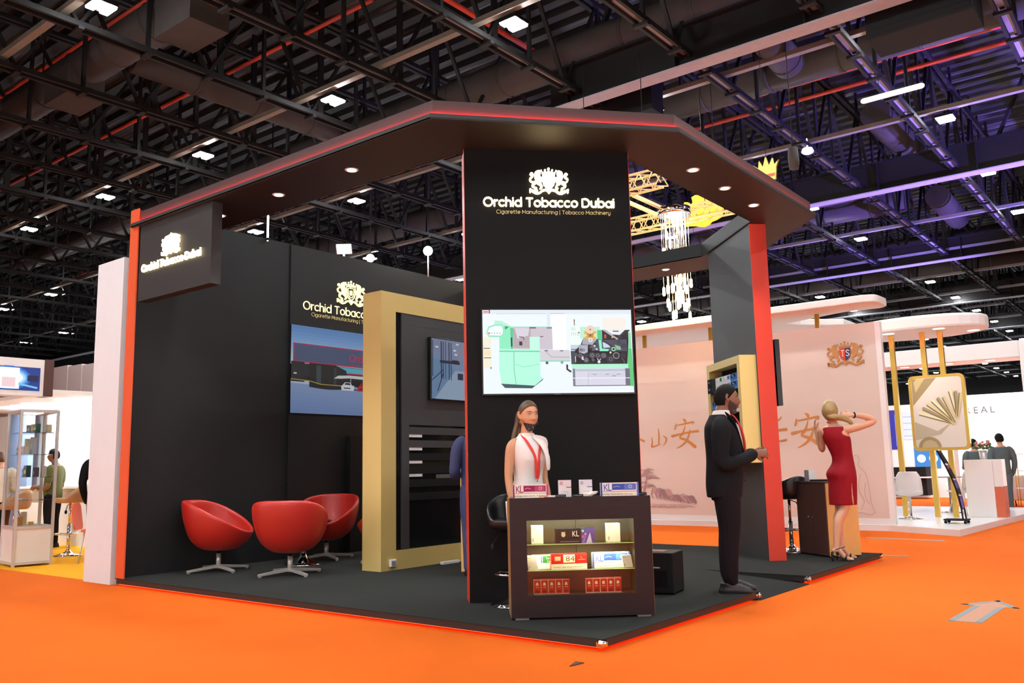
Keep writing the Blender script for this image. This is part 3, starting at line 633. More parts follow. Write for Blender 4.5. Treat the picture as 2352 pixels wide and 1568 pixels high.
rr(250, 128, 1000, 134, '#b9c4d2'); rr(1060, 125, 1280, 131, '#8fa2b4'); pp([(1060, 135), (1300, 135), (1300, 690), (1060, 690)], '#fbffff'); rr(1850, 200, 2200, 370, '#f7efe6')
pp([(220, 235), (330, 245), (480, 330), (480, 350), (220, 300)], '#b8f0d6'); rr(470, 330, 1080, 345, '#9adfc4'); pp([(480, 345), (1080, 340), (1085, 700), (890, 700), (890, 860), (1340, 860), (1340, 700), (1300, 690), (1085, 690)], '#dfdce8')
pp([(480, 345), (1080, 340), (1085, 680), (480, 680)], '#cfc3cf'); rr(500, 360, 760, 660, '#b9aab2'); pp([(520, 350), (740, 360), (720, 470), (560, 520)], '#d9d4df'); rr(585, 560, 630, 620, '#33302f'); ss([(590, 490), (650, 495), (655, 530)], 14, '#5c5358'); rr(740, 340, 840, 360, '#556067'); rr(900, 480, 945, 492, '#2c4150'); rr(890, 700, 1340, 860, '#d6d1da'); ss([(980, 720), (1060, 800), (1330, 805)], 20, '#c2b9c4'); rr(960, 695, 1010, 712, '#57636e'); rr(1190, 700, 1240, 714, '#57636e'); rr(890, 850, 1340, 872, '#9cd9c1'); rr(1000, 345, 1080, 360, '#4f6b6b')
pp([(290, 330), (460, 330), (460, 690), (290, 690)], '#8feec2'); pp([(455, 345), (500, 360), (490, 670), (460, 690)], '#5cc795'); rr(460, 500, 482, 640, '#1f3a33'); pp([(370, 320), (440, 335), (380, 380)], '#2fa56c')
pp([(285, 670), (740, 680), (740, 490), (890, 490), (890, 1100), (930, 1120), (800, 1235), (310, 1200), (280, 1000)], '#b5fbe0'); pp([(285, 700), (890, 705), (890, 722), (285, 716)], '#62cfa4'); ss([(500, 720), (500, 1000), (525, 1210)], 9, '#5cc79c'); ss([(520, 910), (640, 950), (880, 910)], 8, '#86e6c1'); pp([(740, 490), (890, 490), (890, 700), (740, 690)], '#c4fbe6')
pp([(95, 420), (130, 330), (230, 295), (340, 300), (375, 360), (370, 460), (320, 495), (130, 490)], '#93e8c4'); pp([(115, 420), (145, 350), (230, 318), (325, 320), (345, 370), (340, 440), (310, 470), (135, 465)], '#f2fbfb'); cc(138, 433, 16, '#f08a3a'); [cc(x, 433, 8, '#7d8b93', 8) for x in (175, 218, 260, 300)]
pp([(300, 1200), (800, 1235), (930, 1125), (920, 1150), (760, 1275), (360, 1265)], '#33515c'); rr(150, 950, 165, 975, '#303a40'); ss([(1290, 930), (1290, 990), (1340, 1025)], 28, '#20282e'); cc(990, 890, 22, '#40525c'); cc(1215, 885, 22, '#7fa39b')
rr(1340, 330, 1505, 615, '#eefaf6'); rr(1500, 340, 1805, 520, '#bfeed6'); rr(1760, 390, 1830, 560, '#57c98b'); rr(1410, 225, 1425, 320, '#d05a4a'); rr(1410, 225, 1425, 250, '#4a3b3a'); rr(1410, 292, 1425, 320, '#4fae7a')
for i in range(4): [cc(1370 + 30 * i, y, 6, '#7b8a8f', 6) for y in (435, 462)]
cc(1480, 430, 11, '#3a4650', 8); cc(1480, 470, 8, '#e6c277', 8); rr(1365, 345, 1430, 395, '#dfe9ef')
pp([(2200, 420), (2270, 430), (2290, 1260), (2200, 1250)], '#8fdcae'); pp([(2215, 680), (2275, 680), (2295, 1260), (2205, 1250)], '#5cc977'); rr(1350, 620, 1470, 720, '#c9d3e0'); rr(1355, 680, 1445, 700, '#6f86a8')
pp([(1830, 390), (2230, 390), (2230, 560), (2200, 920), (1400, 920), (1400, 720), (1500, 620), (1540, 520), (1830, 540)], '#17151c'); pp([(1870, 380), (2200, 375), (2100, 470), (1980, 460)], '#e9edf3'); ss([(1860, 395), (2060, 530)], 24, '#b8b3ad'); cc(1985, 505, 14, '#e0b56a', 10); ss([(2240, 400), (2090, 490)], 26, '#2a2830'); cc(2090, 500, 32, '#2f2c37'); rr(1860, 460, 1895, 520, '#b84a58'); ss([(2000, 410), (2080, 412)], 14, '#23222a')
pp([(1700, 545), (2200, 540), (2200, 720), (1760, 720)], '#4a4a5c'); pp([(1540, 520), (1760, 520), (1680, 620), (1520, 610)], '#a8acb5')
for i, a in enumerate((20, 75, 130, 190, 250, 310)): pp([(1650 + 90 * math.cos(R(a)), 470 + 90 * math.sin(R(a))), (1650 + 112 * math.cos(R(a + 28)), 470 + 112 * math.sin(R(a + 28))), (1650 + 40 * math.cos(R(a + 50)), 470 + 40 * math.sin(R(a + 50))), (1650 + 30 * math.cos(R(a - 10)), 470 + 30 * math.sin(R(a - 10)))], '#f0ad3c')
cc(1652, 465, 50, '#c98a2c'); cc(1650, 385, 64, '#f2d0b8'); cc(1652, 385, 12, '#6e6560', 8); cc(1650, 545, 34, '#dfe3ea'); cc(1650, 545, 12, '#8b90a0', 8); cc(1652, 470, 12, '#3a2c1c', 8)
pp([(1470, 620), (1610, 620), (1600, 740), (1470, 740)], '#a9abbd'); cc(1540, 700, 56, '#b7b5c6'); cc(1540, 700, 26, '#8f8ca3')
pp([(1770, 545), (1815, 545), (1820, 680), (1930, 690), (1910, 720), (1785, 720)], '#8ff0cb'); pp([(1830, 580), (1900, 600), (1950, 660), (1840, 670)], '#c5dbe8'); ss([(1850, 570), (2000, 660)], 20, '#2c2a35'); cc(1995, 690, 34, '#9fd6b4'); cc(1995, 690, 18, '#2a3a33'); pp([(2010, 620), (2100, 650), (2110, 700), (2040, 700)], '#86bd9b'); cc(2150, 640, 42, '#3a3947'); cc(2080, 585, 30, '#3b3a4a')
for x, y, r_, c in ((1415, 775, 30, '#565360'), (1485, 790, 42, '#3f3d47'), (1575, 790, 40, '#33313a'), (1665, 785, 46, '#4b4955'), (1750, 790, 46, '#3a3842'), (1838, 790, 46, '#4e4b57'), (1940, 845, 66, '#2c2a33'), (2030, 790, 52, '#8a8792'), (2030, 790, 38, '#26242c'), (2135, 790, 44, '#2a2830'), (1573, 858, 36, '#7d7a86'), (1573, 858, 24, '#2a2830'), (1573, 858, 12, '#b9b6c2'), (1678, 855, 24, '#5a5762'), (1765, 885, 22, '#e3e3ea'), (1500, 700, 26, '#77747f'), (1680, 670, 50, '#5e5b68'), (1655, 690, 18, '#1a1920'), (1705, 640, 16, '#d0d0d8'), (1735, 690, 18, '#c7c7cf')): cc(x, y, r_, c)
for x, y in ((1485, 790), (1665, 785), (1750, 790), (1838, 790), (1940, 845)): [cc(x + 22 * math.cos(a * 1.257), y + 22 * math.sin(a * 1.257), 6, '#b9b6c0', 6) for a in range(5)]
ss([(1740, 840), (1765, 870), (1790, 840)], 12, '#d9d9e2'); pp([(1500, 820), (1525, 790), (1535, 860), (1500, 850)], '#dcdce4'); cc(1940, 745, 16, '#f0dcae', 8); ss([(2100, 830), (2140, 870), (2145, 910)], 5, '#8f8c98'); rr(1400, 800, 1416, 890, '#d8c7c4'); pp([(1340, 720), (1400, 720), (1405, 950), (1440, 955), (1440, 965), (1400, 965), (1345, 920)], '#3d4450')
rr(1350, 920, 2200, 985, '#b2f2d2'); rr(1360, 985, 2215, 1255, '#d9d8e8'); rr(1400, 1000, 2150, 1030, '#b7c3cf'); rr(1590, 1050, 2140, 1120, '#d3d2e2'); [rr(x, 1075, x + 55, 1084, '#8d8b9b') for x in (1660, 1850, 2020)]; rr(1950, 1100, 2010, 1108, '#5e5c6a'); rr(1360, 990, 1395, 1250, '#7c7b8c'); rr(2150, 990, 2220, 1255, '#6d6c7c'); rr(1360, 1130, 2220, 1140, '#f4f6fb'); rr(1585, 1035, 1592, 1250, '#b9b8c8'); rr(1370, 1243, 2210, 1256, '#6a6878')
A.build('screen_picture', t, 'art_lit')
A = Art(SF.at(0.62, 0.004, 0.0005)); A.t('SAMSUNG', 0, 0, 0.012, '#9a9a9a', 1); A.build('maker_mark', t)
# pillar screen, seen from its edge
PR = Fr((-0.686, 4.913, PZ), (-q, q, 0), (0, 0, 1))   # along the right face of the pillar slab; w = outward? computed below
t = thing('edge_screen', 'flat screen seen edge on, mounted on the right side of the red edged pillar', 'screen')
mb = MB(); mb.box(0.232, 0.29, 0.02, 1.10, 1.75, 2.53, PF); mb.build('screen_case', 'tv_black', t, bevel=0.004)
mb = MB(); mb.box(0.2, 0.234, 0.6, 1.0, 2.0, 2.3, PF); mb.build('wall_mount', 'black_matte', t)
# ================================================================== furniture
def egg_chair():
    t = thing('swivel_chair', '', 'chair', (0, 0, 0))   # faces +Y
    mb = MB(); nu, nv = 40, 14; cz, a, b, c = 0.70, 0.36, 0.35, 0.42
    for i in range(nv + 1):
        for k in range(nu):
            ph = 2 * math.pi * k / nu; back = (1 - math.sin(ph)) / 2   # ph=90deg is the front
            H = 0.46 + 0.35 * math.sin(back * math.pi / 2) ** 1.2; th = math.acos(max(-1, min(1, (cz - H) / (c if H < cz else 0.46)))) * (0.04 + 0.96 * i / nv)
            zz = cz - (c if th < math.pi / 2 else 0.46) * math.cos(th); k_ = math.sin(th) ** (0.62 if th < math.pi / 2 else 0.5); k_ = k_ if i else math.sin(th)
            mb.v.append((a * k_ * math.cos(ph), b * k_ * math.sin(ph) * (1.10 if math.sin(ph) > 0 else 1.0) - max(0, zz - .55) * .12, zz))
    for i in range(nv):
        for k in range(nu): k2 = (k + 1) % nu; mb.f.append((i * nu + k, i * nu + k2, (i + 1) * nu + k2, (i + 1) * nu + k)); mb.mi.append(0); mb.c.append(None); mb.sm.append(True)
    mb.f.append(tuple(range(nu))[::-1]); mb.mi.append(0); mb.c.append(None); mb.sm.append(True)
    o = mb.build('shell', 'red_leather', t); md = o.modifiers.new('solid', 'SOLIDIFY'); md.thickness = 0.05; md.offset = 1; sb_ = o.modifiers.new('sub', 'SUBSURF'); sb_.levels = 1; sb_.render_levels = 1
    mb = MB(); prof = [(0.02, 0.37), (0.2, 0.37), (0.262, 0.395), (0.27, 0.42), (0.24, 0.45), (0.12, 0.46), (0.01, 0.462)]; mb.lathe(prof, 28, Fr((0, 0.035, 0), (1, 0, 0), (0, 1, 0))); mb.build('seat_cushion', 'red_leather', t)
    mb = MB(); mb.lathe([(0.1, 0.265), (0.1, 0.283)], 20); mb.build('seat_plate', 'black_matte', t)
    mb = MB(); mb.lathe([(0.027, 0.03), (0.027, 0.2)], 16); mb.lathe([(0.018, 0.2), (0.018, 0.27)], 12, mi=1); mb.build('pole', ['steel', 'black_matte'], t)
    for k in range(4):
        an = R(45 + 90 * k); mb = MB(); F = rotz((0, 0, 0), an)
        mb.add([F.p(0.0, -0.02, 0.04), F.p(0.0, 0.02, 0.04), F.p(0.37, 0.018, 0.012), F.p(0.37, -0.018, 0.012), F.p(0.0, -0.02, 0.078), F.p(0.0, 0.02, 0.078), F.p(0.37, 0.018, 0.036), F.p(0.37, -0.018, 0.036)], [(3, 2, 1, 0), (4, 5, 6, 7), (0, 1, 5, 4), (1, 2, 6, 5), (2, 3, 7, 6), (3, 0, 4, 7)])
        mb.box(0.335, 0.365, -0.012, 0.012, 0.0, 0.014, F); mb.build('leg', 'steel', t, bevel=0.003)
    return t
c0 = egg_chair()
chairs = [((-5.845, 1.0), -50 - 2, 'red leather egg swivel chair seen from the side, nearest the black wall'), ((-4.78, 1.19), 35, 'red leather egg swivel chair with its back to the aisle'),
          ((-5.79, 2.52), 207, 'red leather egg swivel chair facing the aisle behind the round table'), ((-4.80, 2.67), 120, 'red leather swivel chair almost hidden behind the gold frame')]
for i, ((x, y), a, l) in enumerate(chairs):
    o = c0 if i == 0 else copy_tree(c0); o.location = (x, y, PZ); o.rotation_euler.z = R(a); o['label'] = l; o['group'] = 'red egg chairs'
t = thing('round_table', 'small round dark table with chrome trumpet base among the red chairs', 'table', (-5.5, 1.93, PZ))
mb = MB(); mb.lathe([(0.215, 0.0), (0.215, 0.008), (0.17, 0.022), (0.09, 0.05), (0.045, 0.1), (0.034, 0.14)], 28); mb.build('base', 'chrome', t)
mb = MB(); mb.lathe([(0.033, 0.12), (0.033, 0.50)], 16); mb.build('pole', 'chrome', t)
mb = MB(); mb.lathe([(0.04, 0.49), (0.31, 0.495), (0.33, 0.505), (0.33, 0.518), (0.32, 0.523), (0.01, 0.523)], 32); mb.build('table_top', 'black_gloss', t)
t = thing('table_flower', 'small yellow green blossom lying on the round dark table', 'flower', (-5.33, 2.06, PZ + 0.524)); mb = MB()
for k in range(6): F = rotz((0, 0, 0), k * 1.05); mb.ball((0.03, 0, 0.012), 0.022, 8, 5, sx=1.2, sy=0.6, sz=0.5, F=F)
mb.build('petals', 'flower', t); mb = MB(); mb.ball((0, 0, 0.012), 0.014, 8, 5); mb.tube([(-0.02, 0, 0.006), (-0.09, 0.02, 0.006)], 0.004, 6); mb.build('stem', 'leaf', t)
t = thing('card_holder', 'slim chrome card holder standing on the round dark table', 'card holder', (-5.45, 1.98, PZ + 0.524))
mb = MB(); mb.lathe([(0.04, 0), (0.04, 0.006), (0.006, 0.01), (0.005, 0.2), (0.008, 0.205)], 14); mb.build('stem', 'chrome', t); mb = MB(); mb.box(-0.05, 0.05, -0.004, 0.004, 0.205, 0.222); mb.build('clip', 'chrome', t)
# dark case with crumpled white cloth
t = thing('dark_case', 'flat dark case on the floor behind the red chairs', 'case', (-5.45, 3.35, PZ)); mb = MB(); mb.box(-0.26, 0.26, -0.17, 0.17, 0, 0.15); mb.build('case_body', 'black_gloss', t, bevel=0.02)
mb = MB(); mb.tube([(-0.08, -0.175, 0.09), (-0.07, -0.2, 0.1), (0.07, -0.2, 0.1), (0.08, -0.175, 0.09)], 0.008, 8); mb.build('handle', 'black_matte', t)
bm = bmesh.new(); bmesh.ops.create_icosphere(bm, subdivisions=4, radius=0.1)
for v in bm.verts:
    n = v.co.normalized(); f = 0.7 + 0.5 * math.sin(9 * n.x + 4 * n.z) * math.cos(7 * n.y + 3 * n.x) * 0.6 + 0.12 * math.sin(21 * n.x - 13 * n.y); v.co = Vector((n.x * 0.15 * f, n.y * 0.09 * f, max(0, 0.035 + n.z * 0.055 * f)))
me = bpy.data.meshes.new('white_cloth'); bm.to_mesh(me); bm.free(); me.materials.append(MATS['plastic_white']); o = bpy.data.objects.new('white_cloth', me); COL.objects.link(o); o.location = (-5.5, 3.32, PZ + 0.152)
for p in me.polygons: p.use_smooth = True
tag(o, 'crumpled white cloth lying on the flat dark case', 'cloth')
t = thing('power_socket', 'small white power socket fixed on the base corner of the gold frame', 'socket', (x1, 2.02, 0.12)); mb = MB(); mb.box(0.001, 0.03, -0.045, 0.045, 0, 0.08); mb.build('socket_body', 'plastic_white', t, bevel=0.005); mb = MB(); mb.box(0.03, 0.034, -0.03, 0.03, 0.015, 0.065); mb.build('socket_face', 'grey_strip', t)
t = thing('power_strip', 'white power strip lying on the carpet along the gold base', 'power strip', (-3.95, 2.85, PZ)); mb = MB(); mb.box(-0.03, 0.03, -0.14, 0.14, 0, 0.035); mb.build('strip_body', 'plastic_white', t, bevel=0.006); mb = MB(); mb.tube([(0, 0.14, 0.015), (0.02, 0.3, 0.008), (-0.02, 0.5, 0.008), (0.05, 0.8, 0.008)], 0.005, 6); mb.build('cable', 'plastic_white', t)
# reception desk behind the tower
DF = rotz((-3.30, 2.325, PZ), R(8))
t = thing('reception_desk', 'gold fronted desk with overhanging dark top, half hidden behind the tower', 'desk')
mb = MB(); mb.box(0, 1.1, 0, 0.5, 0, 1.0, DF); mb.build('desk_body', 'gold_side', t); mb = MB(); mb.box(-0.30, 1.15, -0.04, 0.55, 1.0, 1.045, DF); mb.build('desk_top', 'edge_black', t, bevel=0.004)
mb = MB(); mb.box(-0.13, 0.16, 0.02, 0.26, 1.046, 1.058, DF); mb.box(-0.06, 0.1, 0.05, 0.25, 1.058, 1.085, DF); tag(mb.build('paper_stack', 'plastic_white'), 'white papers on the dark desk top beside the tower edge', 'papers')
mb = MB(); mb.box(0.0, 0.05, -0.02, 0.0, 1.046, 1.095, DF); tag(mb.build('yellow_pack', 'brass'), 'small yellow pack in front of the papers on the dark desk', 'pack')
# bar stools
def bar_stool(seatmat, label, loc, rz, s=1.0, group=None):
    t = thing('bar_stool', label, 'bar stool', loc, rz, group); hs = 0.66 * s
    mb = MB(); mb.lathe([(0.20, 0), (0.20, 0.012), (0.13, 0.03), (0.05, 0.06), (0.03, 0.09)], 28); mb.build('base', 'chrome', t)
    mb = MB(); mb.lathe([(0.027, 0.06), (0.027, 0.38 * s)], 16); mb.lathe([(0.018, 0.38 * s), (0.018, hs)], 14); mb.build('pole', 'chrome', t)
    mb = MB(); P = [(0.17 * math.cos(R(a)), 0.03 + 0.17 * math.sin(R(a)), 0.27 * s) for a in range(-60, 241, 20)]; P = [(0, -0.02, 0.27 * s)] + P + [(0, -0.02, 0.27 * s)]; mb.tube(P, 0.011, 8); mb.build('foot_ring', 'chrome', t)
    mb = MB(); nu, nv = 32, 10
    for i in range(nv + 1):
        for k in range(nu):
            ph = 2 * math.pi * k / nu; bk = max(0, (0.35 - math.sin(ph)) / 1.35); H = 0.06 + 0.21 * bk ** 0.8; s_ = i / nv
            r_ = 0.20 * min(1, math.sin(min(1, s_ * 1.25) * math.pi / 2)) * (1 + 0.06 * s_); z = hs + (0.0 if s_ < 0.5 else H * ((s_ - 0.5) / 0.5) ** 1.5)
            mb.v.append((r_ * math.cos(ph), r_ * math.sin(ph), z))
    for i in range(nv):
        for k in range(nu): k2 = (k + 1) % nu; mb.f.append((i * nu + k, i * nu + k2, (i + 1) * nu + k2, (i + 1) * nu + k)); mb.mi.append(0); mb.c.append(None); mb.sm.append(True)
    o = mb.build('seat_shell', seatmat, t); md = o.modifiers.new('solid', 'SOLIDIFY'); md.thickness = 0.035; md.offset = 0; q_ = o.modifiers.new('sub', 'SUBSURF'); q_.levels = 1; q_.render_levels = 1
    mb = MB(); mb.lathe([(0.01, hs + 0.015), (0.18, hs + 0.02), (0.19, hs + 0.04), (0.16, hs + 0.06), (0.01, hs + 0.065)], 28); mb.build('seat_cushion', seatmat, t)
    mb = MB(); mb.tube([(0.02, 0.0, hs - 0.03), (0.13, 0.03, hs - 0.06), (0.18, 0.04, hs - 0.13)], 0.006, 8); mb.ball((0.185, 0.042, hs - 0.16), 0.02, 8, 6, sz=1.6); mb.build('height_lever', 'black_matte', t)
    return t
bar_stool('black_leather', 'black leather bar stool behind the display counter, beside the woman in white', (-1.345, 0.80, PZ), R(-130), 0.95)
bar_stool('black_leather', 'black leather bar stool between the red pillar edge and the brown cabinet', (-0.98, 5.85, PZ), R(60))
# black speaker box
t = thing('speaker_box', 'black speaker box on the carpet right of the display counter', 'speaker', (-0.693, 2.034, PZ), R(12)); mb = MB(); mb.box(-0.2, 0.155, -0.155, 0.17, 0.012, 0.35); mb.build('box_body', 'black_matte', t, bevel=0.008)
mb = MB(); mb.box(-0.12, 0.1, -0.158, -0.154, 0.06, 0.2); mb.build('grille', 'tv_black', t); mb = MB(); mb.box(-0.05, 0.04, -0.16, -0.155, 0.22, 0.23); mb.build('badge', 'alu', t); mb = MB(); mb.box(-0.1, 0.05, -0.06, 0.09, 0.35, 0.353); mb.build('top_panel', 'black_gloss', t)
for sx in (-0.17, 0.12):
    for sy in (-0.13, 0.13): mb = MB(); mb.box(sx, sx + 0.03, sy, sy + 0.03, 0, 0.013); mb.build('foot', 'black_matte', t)
# ------------------------------------------------------------------ display counter
ce = Vector((0.748, 0.663, 0)); cv = Vector((-0.663, 0.748, 0))
CF = Fr((-0.929, 0.226, PZ), ce, cv); CW, CD, CH = 1.055, 0.33, 0.875
t = thing('display_counter', 'dark maroon display counter with a lit glass window, standing in front of the woman', 'display counter')
mb = MB(); mb.box(0, 0.124, 0, 0.02, 0.015, CH, CF); mb.box(0.925, CW, 0, 0.02, 0.015, CH, CF); mb.box(0.124, 0.925, 0, 0.02, 0.015, 0.17, CF); mb.box(0.124, 0.925, 0, 0.02, 0.71, CH, CF); mb.build('front_frame', 'maroon_wood', t)
mb = MB(); mb.box(-0.002, 0.02, 0.001, CD, 0.015, CH - 0.001, CF); mb.build('side_panel', 'tan_side', t); mb = MB(); mb.box(CW - 0.02, CW + 0.002, 0.001, CD, 0.015, CH - 0.001, CF); mb.build('side_panel', 'tan_side', t)
mb = MB(); mb.box(0.02, CW - 0.02, 0.02, CD, CH - 0.03, CH - 0.0005, CF); mb.build('counter_top', 'maroon_wood', t)
mb = MB(); mb.box(0.02, CW - 0.02, 0.02, CD, 0.015, 0.17, CF); mb.build('bottom_board', 'maroon_wood', t)
mb = MB(); mb.box(0.02, 0.52, CD - 0.06, CD - 0.045, 0.352, CH - 0.03, CF); mb.box(0.524, CW - 0.02, CD - 0.06, CD - 0.045, 0.352, CH - 0.03, CF); mb.build('rear_door', 'olive_inner', t)
mb = MB(); mb.box(0.02, CW - 0.02, CD - 0.10, CD - 0.085, 0.17, 0.352, CF); mb.build('rear_panel', 'maroon_inner', t)
mb = MB(); mb.box(0.02, 0.05, 0.02, CD - 0.06, 0.17, CH - 0.03, CF); mb.box(CW - 0.13, CW - 0.02, 0.02, CD - 0.06, 0.17, CH - 0.03, CF); mb.build('inner_cheek', 'olive_inner', t)
for z in (0.535, 0.348):
    mb = MB(); mb.box(0.052, 0.923, 0.03, CD - 0.062, z - 0.006, z, CF); mb.build('glass_shelf', 'glass', t); mb = MB(); mb.box(0.052, 0.923, 0.024, 0.030, z - 0.006, z, CF); mb.build('shelf_edge', 'glass_edge', t)
mb = MB(); mb.box(0.124, 0.925, 0.008, 0.011, 0.17, 0.71, CF); mb.build('front_pane', 'glass', t)
mb = MB(); mb.box(0.06, 0.91, 0.05, 0.07, CH - 0.038, CH - 0.03, CF); mb.build('light_bar', 'white_gloss', t)
for u in (0.03, 0.93): mb = MB(); mb.box(u, u + 0.1, 0.01, 0.06, 0, 0.015, CF); mb.build('foot', 'grey_strip', t)
for uu in (0.28, 0.68):
    L_ = lamp('counter_light', 'AREA', CF.p(uu, 0.06, CH - 0.042), 7.0, (1.0, 0.86, 0.58), shape='RECTANGLE', size=0.36, size_y=0.02); L_.rotation_euler = (0, 0, math.atan2(ce.y, ce.x))
    L_ = lamp('counter_light', 'AREA', CF.p(uu, 0.045, 0.50), 3.0, (1.0, 0.86, 0.60), shape='RECTANGLE', size=0.36, size_y=0.015); L_.rotation_euler = (0, 0, math.atan2(ce.y, ce.x))
# ------------------------------------------------------------------ cartons and packs
WARN = "Smoking is highly addictive, don't start"
def carton(F, L_, H_, D_, body, label, design, cat='carton', name='cigarette_carton', group=None, side=None):
    """box in frame F: a along the front, b depth, c up; printed front"""
    t = thing(name, label, cat, (0, 0, 0), 0, group)
    mb = MB(); mb.box(0, L_, 0, D_, 0.0006, H_, F); mb.v = mb.v; o = None
    m_ = 'box_' + body.strip('#')
    if m_ not in MATS: mat(m_, body, 0.3, var=0.03)
    mb.build('box_body', m_, t)
    A = Art(Fr(F.p(0, 0, 0), F.u, F.w, -F.v)); design(A, L_, H_); A.build('printed_front', t, 'art_gloss')
    if side: A = Art(Fr(F.p(0, D_, 0), -F.v, F.w, -F.u)); side(A, D_, H_); A.build('printed_side', t, 'art_gloss')
    return t
def d_kl(c1, c2):
    def f(A, L_, H_):
        A.r(0, 0, L_, H_, '#e9e6e4'); A.r(0, .0, L_, .34 * H_, '#efe4cf'); A.r(.0, .33 * H_, L_, .36 * H_, '#6b6468'); A.r(0, 0, .012, H_, c1); A.r(L_ - .014, 0, L_, H_, c2); A.r(.3 * L_, .46 * H_, .93 * L_, .92 * H_, c1); A.r(.62 * L_, .5 * H_, .9 * L_, .88 * H_, c2)
        A.t('K', .07 * L_, .40 * H_, .072, c1, sx=.8); A.t('L', .185 * L_, .40 * H_, .078, c1, sx=.8); A.r(.165 * L_, .38 * H_, .168 * L_, .98 * H_, c1); A.c(.78 * L_, .7 * H_, .013, '#c9cde0', 12); A.c(.78 * L_, .7 * H_, .009, c2, 12); A.s_([(.34 * L_, .66 * H_), (.42 * L_, .74 * H_), (.5 * L_, .68 * H_)], .003, '#cfd2e4')
        A.t(WARN, .04 * L_, .10 * H_, .0155, '#2a2528', 1, sx=.95)
    return f
def d_pack(c1, mk):
    def f(A, L_, H_):
        A.r(0, 0, L_, H_, '#dfe0e2'); A.r(0, .62 * H_, L_, H_, c1); A.r(.12 * L_, .74 * H_, .3 * L_, .9 * H_, mk); A.r(.16 * L_, .78 * H_, .26 * L_, .86 * H_, '#f0f0f0'); A.r(.6 * L_, .55 * H_, L_, .6 * H_, mk); A.r(.3 * L_, .3 * H_, .75 * L_, .33 * H_, '#b5b6ba'); A.r(.6 * L_, .22 * H_, .85 * L_, .25 * H_, '#c2c3c6')
    return f
def d_plain(A, L_, H_): A.r(0, 0, L_, H_, '#f1ead8'); A.r(.08 * L_, .80 * H_, .4 * L_, .86 * H_, '#cbb98c'); A.r(.1 * L_, .1 * H_, .16 * L_, .3 * H_, '#8e8468')
def d_black(A, L_, H_):
    A.r(0, 0, L_, H_, '#221d24'); A.r(.66 * L_, 0, L_, H_, '#55418f'); A.p([(.66 * L_, 0), (.82 * L_, .9 * H_), (.74 * L_, 0)], '#7a63b8'); A.p([(.78 * L_, 0), (.88 * L_, .7 * H_), (.93 * L_, 0)], '#c9bde4'); A.c(.70 * L_, .82 * H_, .01, '#7ed0a4', 10); A.c(.70 * L_, .42 * H_, .011, '#c94f93', 10); A.c(.76 * L_, .6 * H_, .008, '#e08a9c', 10)
    A.t('K', .42 * L_, .45 * H_, .056, '#e8e3de', sx=.8); A.t('L', .52 * L_, .45 * H_, .06, '#e8e3de', sx=.8); A.c(.2 * L_, .58 * H_, .016, '#c9b9a4', 10, .018); [A.c((.16 + .02 * k) * L_, .74 * H_, .004, '#c9b9a4', 6) for k in range(5)]; A.s_([(.12 * L_, .1 * H_), (.6 * L_, .1 * H_)], .0025, '#8d8590')
def d_84(A, L_, H_):
    A.r(0, 0, L_, H_, '#b8201c'); A.r(0, 0, L_, .34 * H_, '#e9ddc6'); A.r(.34 * L_, .42 * H_, .66 * L_, .93 * H_, '#e9d7b6'); A.t('84', .40 * L_, .5 * H_, .058, '#5a3a2a', sx=1.2); A.r(.1 * L_, .55 * H_, .26 * L_, .82 * H_, '#d2a27e'); A.s_([(.76 * L_, .6 * H_), (.95 * L_, .6 * H_)], .003, '#d9a890'); A.s_([(.82 * L_, .78 * H_), (.86 * L_, .68 * H_)], .003, '#d9a890'); A.t(WARN, .06 * L_, .1 * H_, .0145, '#3a2a22', 1, sx=.95)
def d_green(A, L_, H_):
    A.r(0, 0, L_, H_, '#e6e4d6'); A.r(.3 * L_, .42 * H_, .97 * L_, .92 * H_, '#1f6b34'); A.r(.25 * L_, .42 * H_, .28 * L_, .92 * H_, '#3a3c3a'); A.t('Time', .4 * L_, .68 * H_, .022, '#d9e6cf', 1); A.t('Lights', .44 * L_, .48 * H_, .022, '#d9e6cf', 1); A.r(0, .34 * H_, L_, .37 * H_, '#6c665a'); A.t(WARN, .1 * L_, .1 * H_, .014, '#3a342c', 1, sx=.9)
def d_redpack(A, L_, H_):
    A.r(0, 0, L_, H_, '#c02a22'); A.r(0, 0, L_, .035 * H_, '#e4c8b4'); A.r(0, .93 * H_, L_, .96 * H_, '#e4c8b4'); A.r(0, 0, .05 * L_, H_, '#e4c8b4'); A.p([(.3 * L_, .58 * H_), (.7 * L_, .58 * H_), (.66 * L_, .74 * H_), (.5 * L_, .80 * H_), (.34 * L_, .74 * H_)], '#eac9a8'); A.r(.3 * L_, .44 * H_, .72 * L_, .49 * H_, '#d79a80'); A.r(.2 * L_, .12 * H_, .8 * L_, .26 * H_, '#8e1c1a')
TOP = CH
def on(u, v, w, a=0.0): return Fr(CF.p(u, v, w), ce * math.cos(R(a)) + cv * math.sin(R(a)), cv * math.cos(R(a)) - ce * math.sin(R(a)))
carton(on(0.03, 0.03, TOP, 1), 0.265, 0.098, 0.05, '#e9e6e4', 'white and crimson carton at the left end of the counter top', d_kl('#8e2547', '#b0486a'), group='cartons on the counter top')
carton(on(0.69, 0.03, TOP, -2), 0.285, 0.098, 0.05, '#e9e6e4', 'white and blue carton at the right end of the counter top', d_kl('#3a50a8', '#5d70bd'), group='cartons on the counter top')
carton(on(0.376, 0.05, TOP, 2), 0.095, 0.125, 0.03, '#dcdde0', 'pale pack with small crimson mark, left of two on the counter top', d_pack('#d9cfd8', '#8e2547'), 'pack', 'cigarette_pack', 'packs on the counter top')
carton(on(0.531, 0.05, TOP, -3), 0.098, 0.125, 0.03, '#dcdde0', 'pale pack with small blue mark, right of two on the counter top', d_pack('#d4dbe6', '#3a6ca8'), 'pack', 'cigarette_pack', 'packs on the counter top')
